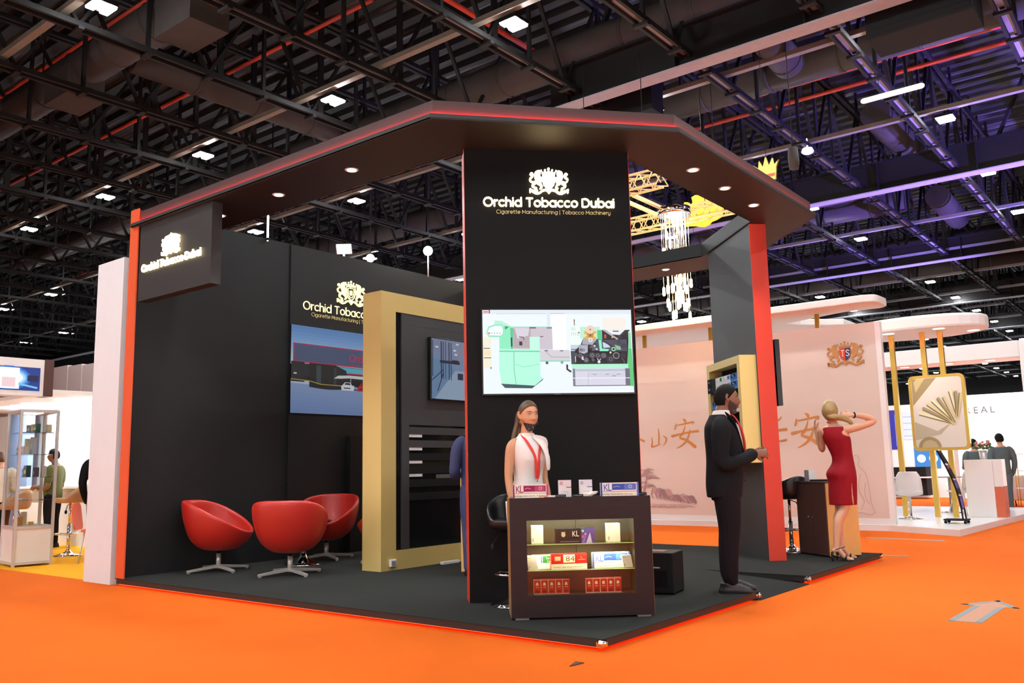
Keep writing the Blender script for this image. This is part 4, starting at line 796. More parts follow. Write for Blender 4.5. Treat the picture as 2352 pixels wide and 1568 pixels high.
for u, l in ((0.345, 'left of two small dark name plates on the counter top'), (0.475, 'right of two small dark name plates on the counter top')):
    mb = MB(); mb.box(u, u + 0.08, 0.012, 0.03, TOP + 0.001, TOP + 0.02, CF); A = None; o = mb.build('name_plate', 'black_gloss', bevel=0.002); tag(o, l, 'name plate', 'name plates on the counter')
    A = Art(Fr(CF.p(u, 0.012, TOP), ce, (0, 0, 1), -cv)); [A.r(.008 + .011 * k, .006, .015 + .011 * k, .015, '#6f6a68') for k in range(6)]; A.build('plate_print', o)
mb = MB(); mb.box(0.11, 0.26, 0.0, 0.03, TOP + 0.001, TOP + 0.006, CF); tag(mb.build('leaflet', 'plastic_white'), 'thin white leaflet lying before the crimson carton on the counter', 'leaflet')
t = thing('marker_pen', 'white pen with orange cap lying on the counter top', 'pen'); mb = MB(); mb.tube([CF.p(0.285, 0.012, TOP + 0.008), CF.p(0.345, 0.014, TOP + 0.008)], 0.007, 10); mb.build('pen_body', 'plastic_white', t); mb = MB(); mb.tube([CF.p(0.225, 0.006, TOP + 0.008), CF.p(0.285, 0.012, TOP + 0.008)], 0.008, 10); mb.build('pen_cap', 'tan_leather', t)
bm = bmesh.new(); bmesh.ops.create_icosphere(bm, subdivisions=4, radius=1)
for v in bm.verts:
    n = v.co.normalized(); f = 0.8 + 0.3 * math.sin(8 * n.x + 3 * n.y) * math.cos(9 * n.y) + .1 * math.sin(19 * n.z + 5 * n.x); v.co = Vector((n.x * 0.065 * f, n.y * 0.02 * f, max(0.0, 0.013 + n.z * 0.018 * f + .02 * max(0, n.x))))
me = bpy.data.meshes.new('tissue'); bm.to_mesh(me); bm.free(); me.materials.append(MATS['plastic_white']); o = bpy.data.objects.new('tissue', me); COL.objects.link(o); o.location = CF.p(0.6, 0.03, TOP + 0.001); o.rotation_euler.z = math.atan2(ce.y, ce.x)
for p in me.polygons: p.use_smooth = True
tag(o, 'crumpled white tissue beside the right pale pack on the counter', 'tissue')
t = thing('glass_tray', 'flat dark glass tray at the right end of the counter top', 'tray'); mb = MB(); mb.box(0.93, 1.045, 0.06, 0.26, TOP + 0.001, TOP + 0.022, CF); mb.build('tray_body', 'black_gloss', t, bevel=0.004)
S1, S2, S3 = 0.535, 0.348, 0.17
carton(on(0.165, 0.10, S1, 0), 0.09, 0.13, 0.08, '#efe6cf', 'tall pale pack shining at the left of the top glass shelf', d_plain, 'pack', 'cigarette_pack', 'packs on the top shelf', side=d_plain)
carton(on(0.735, 0.09, S1, 0), 0.1, 0.135, 0.08, '#efe6cf', 'tall pale pack shining at the right of the top glass shelf', d_plain, 'pack', 'cigarette_pack', 'packs on the top shelf')
carton(on(0.345, 0.08, S1, 0), 0.295, 0.105, 0.06, '#201c22', 'black carton with violet picture on the top glass shelf', d_black)
carton(on(0.175, 0.11, S2, 4), 0.24, 0.10, 0.06, '#e6e4d6', 'white and green carton at the left of the lower glass shelf', d_green, group='cartons on the lower shelf')
carton(on(0.305, 0.05, S2, 4), 0.27, 0.112, 0.05, '#b02420', 'red carton in the middle of the lower glass shelf', d_84, group='cartons on the lower shelf')
carton(on(0.62, 0.09, S2, 2), 0.285, 0.11, 0.06, '#e9e6e4', 'white and blue carton at the right of the lower glass shelf', d_kl('#2f55a8', '#4a74c4'), group='cartons on the lower shelf')
carton(Fr(CF.p(0.135, 0.05, S2), ce, cv * 1.0, (ce * -0.12 + Vector((0, 0, 1)))), 0.07, 0.105, 0.025, '#efe8d6', 'small pale pack leaning at the left end of the lower glass shelf', d_plain, 'pack', 'cigarette_pack', 'leaning packs')
carton(Fr(CF.p(0.845, 0.045, S2 + 0.003), ce, cv * 1.0, (ce * -0.15 + Vector((0, 0, 1)))), 0.07, 0.09, 0.025, '#efe8d6', 'small pale pack leaning at the right end of the lower glass shelf', d_plain, 'pack', 'cigarette_pack', 'leaning packs')
for row, u0, nm in ((0, 0.172, 'left'), (1, 0.56, 'right')):
    for k in range(5):
        carton(on(u0 + 0.054 * k, 0.075 + 0.004 * row, S3), 0.0525, 0.108, 0.024, '#c02a22', 'small red pack, %s of the five in the %s row on the counter bottom' % (('leftmost', 'second', 'middle', 'fourth', 'rightmost')[k], nm), d_redpack, 'pack', 'cigarette_pack', 'red packs on the bottom, %s row' % nm)
# ------------------------------------------------------------------ showcase on the pillar
t = thing('wall_showcase', 'gold framed wall showcase with cartons on the pillar side, behind the man in the suit', 'showcase')
PW = PF.at(-0.204, 0.0, -PZ)   # u toward the slab, v along it
mb = MB(); mb.box(0, 0.203, 0.04, 0.13, 1.18, 2.43, PW); mb.box(0, 0.203, 1.09, 1.18, 1.18, 2.43, PW); mb.box(0, 0.203, 0.13, 1.09, 2.34, 2.43, PW); mb.box(0, 0.203, 0.13, 1.09, 1.18, 1.27, PW); mb.build('gold_frame', 'gold', t)
mb = MB(); mb.box(0.17, 0.203, 0.13, 1.09, 1.27, 2.34, PW); mb.build('back_board', 'black_matte', t)
for z in (2.06, 1.78, 1.50): mb = MB(); mb.box(0.012, 0.17, 0.13, 1.09, z - 0.012, z, PW); mb.build('shelf', 'black_matte', t)
def shelfF(v, w, du=0.01): return Fr(PW.p(du, v, w), -PW.v, PW.u)
def d_blue(A, L_, H_): A.r(0, 0, L_, H_, '#2f6cb8'); A.p([(0.02 * L_, .45 * H_), (.7 * L_, .5 * H_), (.65 * L_, .9 * H_), (.05 * L_, .85 * H_)], '#1d2a44'); A.t('Time', .2 * L_, .55 * H_, .035, '#e8eef5', 1); A.r(.85 * L_, .6 * H_, L_, H_, '#c43a36'); A.r(0, 0, L_, .15 * H_, '#5d95d4')
def d_klg(A, L_, H_): A.r(0, 0, L_, H_, '#e4e6e2'); A.t('K L', .08 * L_, .42 * H_, .06, '#5a6a62', 1, .7); A.r(.62 * L_, .4 * H_, .9 * L_, .9 * H_, '#2f7a4a'); A.r(0, .3 * H_, L_, .33 * H_, '#9a9a96')
def d_klb(A, L_, H_): A.r(0, 0, L_, H_, '#e4e6ea'); A.t('K L', .08 * L_, .42 * H_, .06, '#4a5a8a', 1, .7); A.r(.62 * L_, .4 * H_, .95 * L_, .9 * H_, '#5a7ac4'); A.r(0, .3 * H_, L_, .33 * H_, '#9a9a96')
def d_dark(A, L_, H_): A.r(0, 0, L_, H_, '#15161a'); A.r(.2 * L_, .4 * H_, .45 * L_, .7 * H_, '#8f96a2'); A.r(.7 * L_, .2 * H_, .95 * L_, .8 * H_, '#2c2f38')
for lev, lv in enumerate((2.06, 2.15)):
    nm = ('lower', 'upper')[lev]
    for v, body, d, cl in ((0.385, '#2f6cb8', d_blue, 'blue'), (0.645, '#dfe3e6', d_klb, 'white and blue'), (0.905, '#dfe3e0', d_klg, 'white and green'), (1.085, '#15161a', d_dark, 'black')):
        carton(shelfF(v, lv, -0.03 if cl == 'black' else 0.012), 0.25 if cl != 'black' else 0.17, 0.088, 0.13, body, '%s carton in the %s layer on the top shelf of the gold showcase' % (cl, nm), d, group='cartons in the gold showcase')
for v, body, d, cl in ((0.36, '#d8d4d2', d_kl('#8e2547', '#b0486a'), 'white and crimson'), (0.66, '#d8d4d2', d_kl('#3a50a8', '#5d70bd'), 'white and blue'), (1.05, '#33509a', d_blue, 'blue')):
    for lev in (0, 1): carton(shelfF(v, 1.78 + 0.09 * lev), 0.22, 0.088, 0.13, body, '%s carton in the %s layer on the second shelf of the gold showcase' % (cl, ('lower', 'upper')[lev]), d, group='cartons in the gold showcase')
for v, hh, cl in ((0.30, 0.13, 'right'), (0.52, 0.12, 'left')): carton(shelfF(v, 1.50), 0.09, hh, 0.05, '#dfdfdf', 'pale pack, %s one on the third shelf of the gold showcase' % cl, d_plain, 'pack', 'cigarette_pack', 'packs in the gold showcase')
# ------------------------------------------------------------------ brown cabinet at the rear platform
KF = Fr((-0.37, 5.41, PZ), (0.5696, 0.8219, 0), (-0.8219, 0.5696, 0))   # u along the gold side, v along the doors
t = thing('storage_cabinet', 'brown two door cabinet with gold side, next to the woman in red', 'cabinet')
mb = MB(); mb.box(0.004, 0.425, 0.004, 0.566, 0.012, 0.845, KF); mb.build('cabinet_body', 'brown_door', t); mb = MB(); mb.box(0.004, 0.43, 0.0, 0.004, 0.012, 0.845, KF); mb.build('side_panel', 'gold_side', t)
mb = MB(); mb.box(-0.004, 0.43, -0.002, 0.57, 0.845, 0.865, KF); mb.build('cabinet_top', 'brown_door', t)
for a, b_, hv in ((0.008, 0.283, 0.245), (0.288, 0.562, 0.325)):
    mb = MB(); mb.box(-0.006, 0.004, a, b_, 0.02, 0.835, KF); d_ = mb.build('door', 'brown_door', t); mb = MB(); mb.tube([KF.p(-0.006, hv, 0.45), KF.p(-0.03, hv, 0.45)], 0.009, 10); mb.build('knob', 'chrome', d_)
mb = MB(); mb.box(0.02, 0.4, 0.02, 0.55, 0.0, 0.012, KF); mb.build('plinth', 'black_matte', t)
t = thing('card_box', 'pale grey box standing on the brown cabinet beside the woman in red', 'box'); mb = MB(); mb.box(0.1, 0.2, 0.43, 0.52, 0.866, 1.0, KF); mb.build('box_body', 'plastic_white', t); mb = MB(); mb.box(0.096, 0.1, 0.432, 0.518, 0.87, 0.996, KF); mb.build('box_front', 'violet_plate', t)
mb = MB(); mb.box(0.08, 0.3, 0.12, 0.4, 0.866, 0.884, KF); tag(mb.build('black_folder', 'black_matte', bevel=0.003), 'flat black folder lying on the brown cabinet', 'folder')
mb = MB(); mb.box(0.22, 0.38, 0.1, 0.25, 0.885, 0.895, KF); tag(mb.build('paper_sheet', 'plastic_white'), 'white papers lying on the black folder on the brown cabinet', 'papers')
# ================================================================== signs
def crest(mb, F, s, d0, d1, col=None, hollow=False):
    lift = [0.0]
    """heraldic crest: shield, crown, two supporters, scroll; s = half width"""
    def P(pts, z0=d0, z1=d1):
        lift[0] += 0.0004; ar = sum(pts[i - 1][0] * pts[i][1] - pts[i][0] * pts[i - 1][1] for i in range(len(pts)))
        mb.prism([(a * s, b * s) for a, b in (pts if ar > 0 else pts[::-1])], z0, z1 + lift[0], F, col=col)
    def S(pts, w, m=True):
        q_ = spline([tuple(p) + (x_,) for p, x_ in zip(pts, w)], 4)
        for sg in ((1, -1) if m else (1,)): P(outline([(sg * a[0], a[1]) for a in q_], [a[2] for a in q_]))
    def C(x, y, r_, m=True):
        for sg in ((1, -1) if m else (1,)): P(arc(sg * x, y, r_, 0, 330, 11))
    sh = [(-.32, .34), (.32, .34), (.32, -.02), (.27, -.22), (.15, -.36), (0, -.44), (-.15, -.36), (-.27, -.22), (-.32, -.02)]
    if hollow:   # shield outline with an inner letter shape
        S([(0, .34), (.29, .34), (.29, -.02), (.24, -.22), (.12, -.34), (0, -.41)], [.06] * 6); S([(0, .25), (.19, .25), (.19, 0), (.12, -.2), (0, -.27)], [.04] * 5); P([(-.09, .14), (.09, .14), (.09, -.08), (0, -.16), (-.09, -.08)])
    else: P(sh)
    P([(-.34, .37), (.34, .37), (.37, .52), (.25, .44), (.18, .53), (.09, .46), (0, .6), (-.09, .46), (-.18, .53), (-.25, .44), (-.37, .52)])
    C(0, .64, .062, False); C(.185, .57, .048); C(.385, .55, .035)
    C(.57, .38, .15); S([(.66, .44), (.5, .50), (.44, .42)], [.1, .12, .05]); S([(.58, .38), (.58, .2), (.52, .02), (.5, -.12)], [.26, .3, .24, .2]); S([(.47, .2), (.4, .12), (.36, .16)], [.1, .08, .07]); S([(.5, .04), (.4, -.02), (.36, .03)], [.1, .08, .07])
    S([(.60, -.06), (.76, -.14), (.84, -.28), (.74, -.36), (.66, -.40)], [.14, .15, .1, .08, .1]); S([(.48, -.1), (.42, -.22), (.36, -.33), (.44, -.40)], [.13, .11, .08, .09])
    S([(.66, -.02), (.82, -.08), (.94, -.02), (.96, .1), (.84, .2), (.80, .32), (.88, .40), (.95, .34), (.9, .28)], [.05, .06, .07, .08, .07, .06, .06, .06, .05])
    S([(0, -.53), (.16, -.48), (.34, -.52), (.48, -.63), (.64, -.66), (.8, -.58), (.93, -.5)], [.1, .1, .1, .09, .09, .1, .12]); S([(.9, -.5), (.98, -.44), (.97, -.62)], [.06, .05, .05]); S([(.68, -.46), (.6, -.54), (.7, -.58), (.78, -.5)], [.06, .06, .06, .05])
    P([(-.07, -.42), (.07, -.42), (.1, -.56), (0, -.68), (-.1, -.56)])
NAME = 'Orchid Tobacco Dubai'; TAGL = 'Cigarette Manufacturing | Tobacco Machinery'
def sign(name, label, F, width, m, tagline, crest_c, crest_s, d0, d1, w=.13, hollow=False, tagm='sign_dim', tag_off=(0.11, -0.17), tag_w=0.88):
    """F: origin at the text's left base end, u right, v up, w out of the wall"""
    t = thing(name, label, 'sign'); size = width / text_width(NAME); x = 0
    for ch in NAME:
        if ch != ' ': mb = MB(); letter(mb, ch, x, size, F, w, d0, d1); mb.build('letter', m, t)
        x += (GL[ch][0] + GAP) * size
    mb = MB(); crest(mb, F.at(crest_c[0], crest_c[1]), crest_s, d0, d1, hollow=hollow); mb.build('crest', m, t)
    if tagline:
        ts = width * tag_w / text_width(TAGL); x = width * tag_off[0]; mb = MB()
        for ch in TAGL: letter(mb, ch, x, ts, F, .085, 0.001, 0.006, y=tag_off[1] * size * 1.0); x += (GL[ch][0] + GAP) * ts
        mb.build('tagline', tagm, t)
    return t
sign('tower_sign', 'glowing crest and company lettering on the upper part of the black tower', Fr(TF.p(0.17, 0, 3.475 - PZ), (q, q, 0), (0, 0, 1)), 1.175, 'sign_light', True, (0.585, 0.235), 0.176, 0.006, 0.022, tag_off=(0.095, -0.62), tag_w=0.875)
sign('box_sign', 'glowing crest and company lettering on the hanging sign box', Fr((-6.03, 0.055, 3.45), (1, 0, 0), (0, 0, 1)), 1.18, 'sign_light', False, (0.595, 0.225), 0.172, 0.006, 0.022, w=.15)
sign('wall_sign', 'gold crest and lettering on the black wall above the factory picture', Fr((WX + 0.0225, 2.45, 3.375), (0, 1, 0), (0, 0, 1)), 1.68, 'sign_wall', True, (0.836, 0.335), 0.258, 0.004, 0.012, w=.095, hollow=True, tag_off=(0.085, -0.55), tag_w=0.93)
# ================================================================== people
def torso(mb, secs, n=30, p=2.4):
    """closed loft; section = (cx, cy, cz, half width, half depth, yaw degrees)"""
    base = len(mb.v); m = len(secs)
    secs = spline([tuple(s_) + (0,) * (6 - len(s_)) for s_ in secs], 4); m = len(secs)
    for cx, cy, cz, hw, hd, yw in secs:
        c_, s_ = math.cos(R(yw)), math.sin(R(yw))
        for k in range(n):
            a = 2 * math.pi * k / n; ca, sa = math.cos(a), math.sin(a)
            x = hw * math.copysign(abs(ca) ** (2 / p), ca); y = hd * math.copysign(abs(sa) ** (2 / p), sa)
            mb.v.append((cx + x * c_ - y * s_, cy + x * s_ + y * c_, cz))
    for i in range(m - 1):
        for k in range(n): k2 = (k + 1) % n; mb.f.append((base + i * n + k, base + i * n + k2, base + (i + 1) * n + k2, base + (i + 1) * n + k)); mb.mi.append(0); mb.c.append(None); mb.sm.append(True)
    mb.f.append(tuple(base + k for k in range(n))[::-1]); mb.f.append(tuple(base + (m - 1) * n + k for k in range(n))); mb.mi += [0, 0]; mb.c += [None, None]; mb.sm += [True, True]
def limb(mb, pts, rad, n=14, flat=1.0, upv=None):
    q_ = spline([tuple(p) + (r_,) for p, r_ in zip(pts, rad)], 5)
    mb.tube([a[:3] for a in q_], [a[3] for a in q_], n, rnd=True, flat=flat, upv=upv)
def hand(mb, wrist, d, nrm, side, curl=25, s=1.0, spread=1.0):
    """wrist, pointing direction, palm normal, side=+1: thumb on the +cross side"""
    w = Vector(wrist); d = Vector(d).normalized(); nrm = Vector(nrm); nrm = (nrm - d * nrm.dot(d)).normalized(); x = d.cross(nrm) * side
    def P(a, b, c): return w + d * a * s + x * b * s + nrm * c * s
    mb.tube([P(-.01, 0, 0), P(.02, 0, 0), P(.055, 0, 0), P(.088, 0, .003)], [.022 * s, .03 * s, .038 * s, .034 * s], 12, rnd=True, flat=0.42, upv=nrm)
    for k, (b, L_) in enumerate(((.029, .068), (.0095, .078), (-.010, .072), (-.028, .056))):
        a = .085; c = .002; pts = [P(a - .012, b * .9, c)]; ang = R(curl * 0.5)
        for j, f in enumerate((.45, .32, .23)):
            a += L_ * f * math.cos(ang); c += L_ * f * math.sin(ang); pts.append(P(a, b * (1 + .12 * spread * (j + 1)), c)); ang += R(curl * (1 + .15 * k))
        mb.tube(pts, [.0088 * s, .0086 * s, .0078 * s, .0066 * s], 8, rnd=True)
    mb.tube([P(.015, .022, .004), P(.04, .046, .014), P(.066, .054, .024), P(.086, .050, .032)], [.013 * s, .0105 * s, .0095 * s, .0075 * s], 8, rnd=True)
def head_point(th, ph, s=1.0, male=False):
    dx, dy, dz = math.sin(th) * math.sin(ph), math.sin(th) * math.cos(ph), math.cos(th)
    x, y, z = .075 * dx, (.092 if dy > 0 else .100) * dy, .118 * dz
    if z < -.015:
        t = min(1, (-.015 - z) / .103); x *= 1 - (.30 if male else .40) * t ** 1.4
        y *= (1 - .30 * t) if y < 0 else (1 + .02 * t)
        if y > 0: y += .010 * t
    if dy > 0:
        g = lambda X, Z, sx, sz: math.exp(-((x - X) / sx) ** 2 - ((z - Z) / sz) ** 2)
        k = min(1, dy * 2)
        y += k * (-.012 * (g(.031, .010, .017, .012) + g(-.031, .010, .017, .012)) + .004 * g(0, .036, .05, .012) + .004 * (g(.04, -.028, .02, .018) + g(-.04, -.028, .02, .018)) + .006 * g(0, -.062, .022, .014) + .009 * g(0, -.102, .022, .014) - .003 * g(0, -.082, .02, .007))
    return x * s, y * s, z * s
def head_grid(F, s=1.0, male=False, off=0.0, cond=None, nt=72, np_=108):
    """(verts, faces) of the head surface, optionally only where cond(x,y,z) holds and pushed outward"""
    vs, raw = [], []
    for i in range(nt + 1):
        th = math.pi * (0.01 + 0.98 * i / nt)
        for k in range(np_):
            ph = -math.pi + 2 * math.pi * k / np_; p = Vector(head_point(th, ph, s, male)); raw.append(p)
            o_ = off(p.x / s, p.y / s, p.z / s) if callable(off) else off
            p = p + Vector((p.x, p.y, p.z * .8)).normalized() * o_ * s; vs.append(F.p(p.x, p.y, p.z))
    fs = []
    for i in range(nt):
        for k in range(np_):
            k2 = (k + 1) % np_; f = (i * np_ + k, (i + 1) * np_ + k, (i + 1) * np_ + k2, i * np_ + k2)
            c = sum((raw[j] for j in f), Vector()) / 4 / s
            if cond is None or cond(c.x, c.y, c.z): fs.append(f)
    if cond is None or cond(0, 0, .118): fs.append(tuple(range(np_)))
    if cond is None: fs.append(tuple(nt * np_ + k for k in range(np_))[::-1])
    return vs, fs
def surf_y(x, z, s, male):
    best = None
    for i in range(20, 100):
        th = math.pi * i / 110
        for k in range(-30, 31):
            p = head_point(th, R(k * 2.6), 1, male); e = (p[0] - x) ** 2 + (p[2] - z) ** 2
            if best is None or e < best[0]: best = (e, p[1])
    return best[1] * s
def face(mb, t, F, s, male=False, lip='lip', gaze=0.0, eyes=True):
    """nose, ears, lids into the body volume mb; eyes, brows, lips as parts of t"""
    S = lambda x, y, z: F.p(x * s, y * s, z * s)
    mb.tube([S(0, .080, .026), S(0, .091, .004), S(0, .104, -.018), S(0, .107, -.026), S(0, .096, -.036)], [.008 * s, .0085 * s, .011 * s, .012 * s, .009 * s], 10, rnd=True)
    for sg in (-1, 1):
        mb.ball((sg * .011 * s, .096 * s, -.029 * s), .0085 * s, 8, 6, F=F)
        mb.tube([S(sg * .072, .005, .022), S(sg * .081, -.012, .030), S(sg * .084, -.018, .008), S(sg * .078, -.006, -.020), S(sg * .072, .003, -.030)], [.008 * s, .011 * s, .011 * s, .009 * s, .006 * s], 8, rnd=True)
        ye = surf_y(.031, .010, 1, male)
        mb.tube([S(sg * .017, ye + .001, .012), S(sg * .031, ye + .009, .0172), S(sg * .045, ye - .002, .012)], [.004 * s, .0058 * s, .004 * s], 8, rnd=True)
        mb.tube([S(sg * .018, ye + .001, .006), S(sg * .031, ye + .006, .0015), S(sg * .044, ye - .001, .007)], [.003 * s, .004 * s, .003 * s], 8, rnd=True)
        if eyes:
            b = MB(); b.ball((sg * .031 * s, (ye - .0035) * s, .009 * s), .0132 * s, 12, 8, F=F); b.build('eye', 'eye_white', t)
            b = MB(); b.tube([S(sg * .018, ye + .006, .0135), S(sg * .031, ye + .0125, .0155), S(sg * .046, ye + .002, .0125)], .0017 * s, 6); b.build('eyelash', 'brow', t); b = MB(); b.ball(((sg * .031 + gaze) * s, (ye + .0055) * s, .0088 * s), .0058 * s, 10, 6, F=F, sy=.8); b.build('iris', 'eye_dark', t)
            yb = surf_y(.033, .033, 1, male); b = MB(); b.tube([S(sg * .013, yb + .005, .026), S(sg * .031, yb + .005, .0325), S(sg * .050, yb - .008, .028)], [.0042 * s, .0044 * s, .0024 * s], 8, rnd=True, flat=.7); b.build('eyebrow', 'brow', t)
    if lip:
        yl = surf_y(0, -.062, 1, male); b = MB(); b.tube([S(-.023, yl - .006, -.062), S(-.010, yl + .0015, -.0575), S(0, yl + .0025, -.059), S(.010, yl + .0015, -.0575), S(.023, yl - .006, -.062)], [.002 * s, .0042 * s, .0045 * s, .0042 * s, .002 * s], 8, rnd=True)
        b.tube([S(-.021, yl - .005, -.064), S(0, yl + .003, -.0675), S(.021, yl - .005, -.064)], [.002 * s, .0058 * s, .002 * s], 8, rnd=True); b.build('lips', lip, t)
def volume(mb, name, m, parent, voxel=0.006, it=4):
    o = mb.build(name, m, parent); md = o.modifiers.new('remesh', 'REMESH'); md.mode = 'VOXEL'; md.voxel_size = voxel; md.use_smooth_shade = True
    sm = o.modifiers.new('smooth', 'SMOOTH'); sm.factor = 0.5; sm.iterations = it
    return o
def cap_shell(F, s, male, d, name, m, t, thick=.010, k=1.2, extra=None, nt=72, np_=108):
    """closed shell over the head that dives under the skin where the signed region d(x,y,z) is negative: a smooth hairline"""
    def off(x, y, z):
        v = max(-.007, min(thick, d(x, y, z) * k)); return v + (extra(x, y, z) if extra and v > 0 else 0)
    vs, fs = head_grid(F, s, male, off=off, nt=nt, np_=np_); b = MB(); b.add(vs, fs, smooth=True); return b.build(name, m, t)
def d_man_hair(x, y, z): return max(min(z - (-.004 + 1.15 * y), z + .012 - .2 * y), min(-.024 - y, z + .058))
def shoe_pts(ax, ay, yaw, L_=0.27):
    F = rotz((ax, ay, 0), R(yaw)); return F
def world_dir_rz(d): return math.atan2(-d[0], d[1])     # +Y local -> d
# ---------------------------------------------------------------- woman in white behind the counter
s = 0.953
fd = Vector((math.cos(R(36)) * 0.59 + math.sin(R(36)) * 0.782, -0.81 * math.cos(R(36)) + 0.623 * math.sin(R(36)), 0))
t = thing('person', 'woman in white sleeveless blouse and red lanyard behind the display counter', 'person', (-1.085, 0.665, PZ), world_dir_rz(fd))
b = MB()
HF = Fr((0.0, 0.022, 1.585 * s), (math.cos(R(-6)), math.sin(R(-6)), 0), (-math.sin(R(-6)), math.cos(R(-6)), -0.05))
HF.w = HF.u.cross(HF.v).normalized()
vs, fs = head_grid(HF, .97); b.add(vs, fs, smooth=True)
face(b, t, HF, .97, gaze=.002)
limb(b, [(0, -.012, 1.40 * s), (0, -.005, 1.46 * s), (0, .012, 1.53 * s)], [.056, .047, .047])
W_S = [(0, 0, .80, .155, .105), (0, -.005, .89, .160, .118), (0, 0, 1.03, .108, .088), (0, .004, 1.12, .108, .088), (0, .010, 1.225, .125, .105), (0, .002, 1.32, .130, .088), (0, -.008, 1.385, .105, .066), (0, -.012, 1.42, .058, .05)]
torso(b, [(x, y, z * s, w * .98, d, 0) for x, y, z, w, d in W_S])
for sg in (1, -1):
    limb(b, [(sg * .108, -.012, 1.362 * s), (sg * .146, -.016, 1.315 * s), (sg * .165, -.02, 1.17 * s), (sg * .172, -.02, 1.06 * s), (sg * .175, .01, .95 * s), (sg * .168, .045, .85 * s)], [.038, .043, .038, .032, .030, .021])
    hand(b, (sg * .167, .048, .845 * s), (-sg * .12, .25, -1), (-sg, .1, 0), sg, 22, .93)
    limb(b, [(sg * .088, 0, .86 * s), (sg * .09, .005, .68 * s), (sg * .085, .008, .49 * s), (sg * .08, -.004, .36 * s), (sg * .078, -.01, .10 * s)], [.085, .078, .054, .054, .036])
    limb(b, [(sg * .078, -.03, .06), (sg * .082, .05, .05), (sg * .09, .15, .035)], [.034, .038, .028], flat=.8)
volume(b, 'body', 'skin_a', t, .0055, 3)
c = MB(); torso(c, [(x, y, z * s, w * .98 + .012, d + .012, 0) for x, y, z, w, d in W_S[1:6]] + [(0, -.006, 1.375 * s, .124, .078, 0), (0, -.010, 1.415 * s, .072, .062, 0), (0, -.006, 1.44 * s, .058, .058, 0)])
for sg in (1, -1): c.ball((sg * .054, .078, 1.225 * s), .052, 14, 10, sy=.8)
volume(c, 'blouse', 'cloth_white', t, .006, 5)
c = MB()   # bow scarf on her left shoulder (image right)
for P, w in (([(-.03, .066, 1.405), (-.062, .100, 1.36), (-.095, .115, 1.30), (-.118, .112, 1.23)], [.03, .05, .055, .02]), ([(-.02, .07, 1.40), (-.06, .125, 1.33), (-.085, .150, 1.24), (-.09, .152, 1.15)], [.03, .04, .05, .045]), ([(-.02, .07, 1.41), (-.07, .09, 1.39), (-.12, .082, 1.36), (-.142, .07, 1.29)], [.03, .045, .05, .02])): 
    q_ = spline([(a, bb, cc_ * s, ww) for (a, bb, cc_), ww in zip(P, w)], 5); c.tube([a[:3] for a in q_], [a[3] * .56 for a in q_], 10, rnd=True, flat=.26, upv=(.3, -1, .3))
volume(c, 'bow_scarf', 'cloth_white', t, .005, 3)
c = MB(); torso(c, [(0, -.003, .88 * s, .19, .132), (0, 0, .75 * s, .185, .13), (0, 0, .55 * s, .165, .12)]); c.build('skirt', 'cloth_white', t)
c = MB()
for sg in (1, -1):
    P = spline([(sg * .055, -.035, 1.425 * s), (sg * .066, .03, 1.41 * s), (sg * .055, .095, 1.345 * s), (sg * .02, .130, 1.24 * s), (-.004 + sg * .012, .124, 1.12 * s), (-.004 + sg * .003, .118, 1.06 * s)], 5); c.tube(P, .0115, 8, flat=.25, upv=(0, -1, .2))
c.build('lanyard', 'lanyard_red', t)
c = MB(); c.tube([(-.004, .118, 1.065 * s), (-.004, .117, 1.035 * s)], .004, 8); c.build('lanyard_clip', 'chrome', t)
# mask pulled under the chin
cap_shell(HF, .97, False, lambda x, y, z: min(y - .016, -.074 + abs(x) * .26 - z), 'face_mask', 'mask_fabric', t, .0065, 3.0, lambda x, y, z: max(0, min(.008, (-.085 - z) * .5)))
S = lambda x, y, z: HF.p(x * .97, y * .97, z * .97)
for sg in (1, -1):
    c = MB(); c.tube(spline([S(sg * .054, .045, -.066), S(sg * .068, .02, -.04), S(sg * .079, -.005, -.03), S(sg * .082, -.022, -.005)], 4), .0016, 6); c.build('mask_loop', 'cloth_black', t)
    c = MB(); P = [S(sg * .079 + .001 * math.cos(R(a)), .0 + .016 * math.sin(R(a)), -.050 + .021 * math.cos(R(a))) for a in range(0, 361, 24)]; c.tube(P, .0016, 6); c.build('earring', 'chrome', t)
cap_shell(HF, .97, False, lambda x, y, z: max(min(z - (.012 + 1.12 * (y - .012)), z - .006) * .7, min(-.022 - y, z + .085)), 'hair', 'hair_brown', t, .009)
c = MB(); 
for x0_, x1_ in ((-.05, -.075), (-.025, -.035), (0, 0), (.025, .04), (.05, .082)):
    q_ = spline([(x0_ * .8, -.062, 1.60 * s), (x0_, -.070, 1.52 * s), (x1_, -.066, 1.43 * s), (x1_ * 1.15, -.08, 1.34 * s), (x1_ * 1.1, -.085, 1.26 * s)], 4); c.tube(q_, [.024] * (len(q_) - 4) + [.022, .018, .013, .006], 8, rnd=True, flat=.7)
volume(c, 'hair_length', 'hair_brown', t, .006, 3)
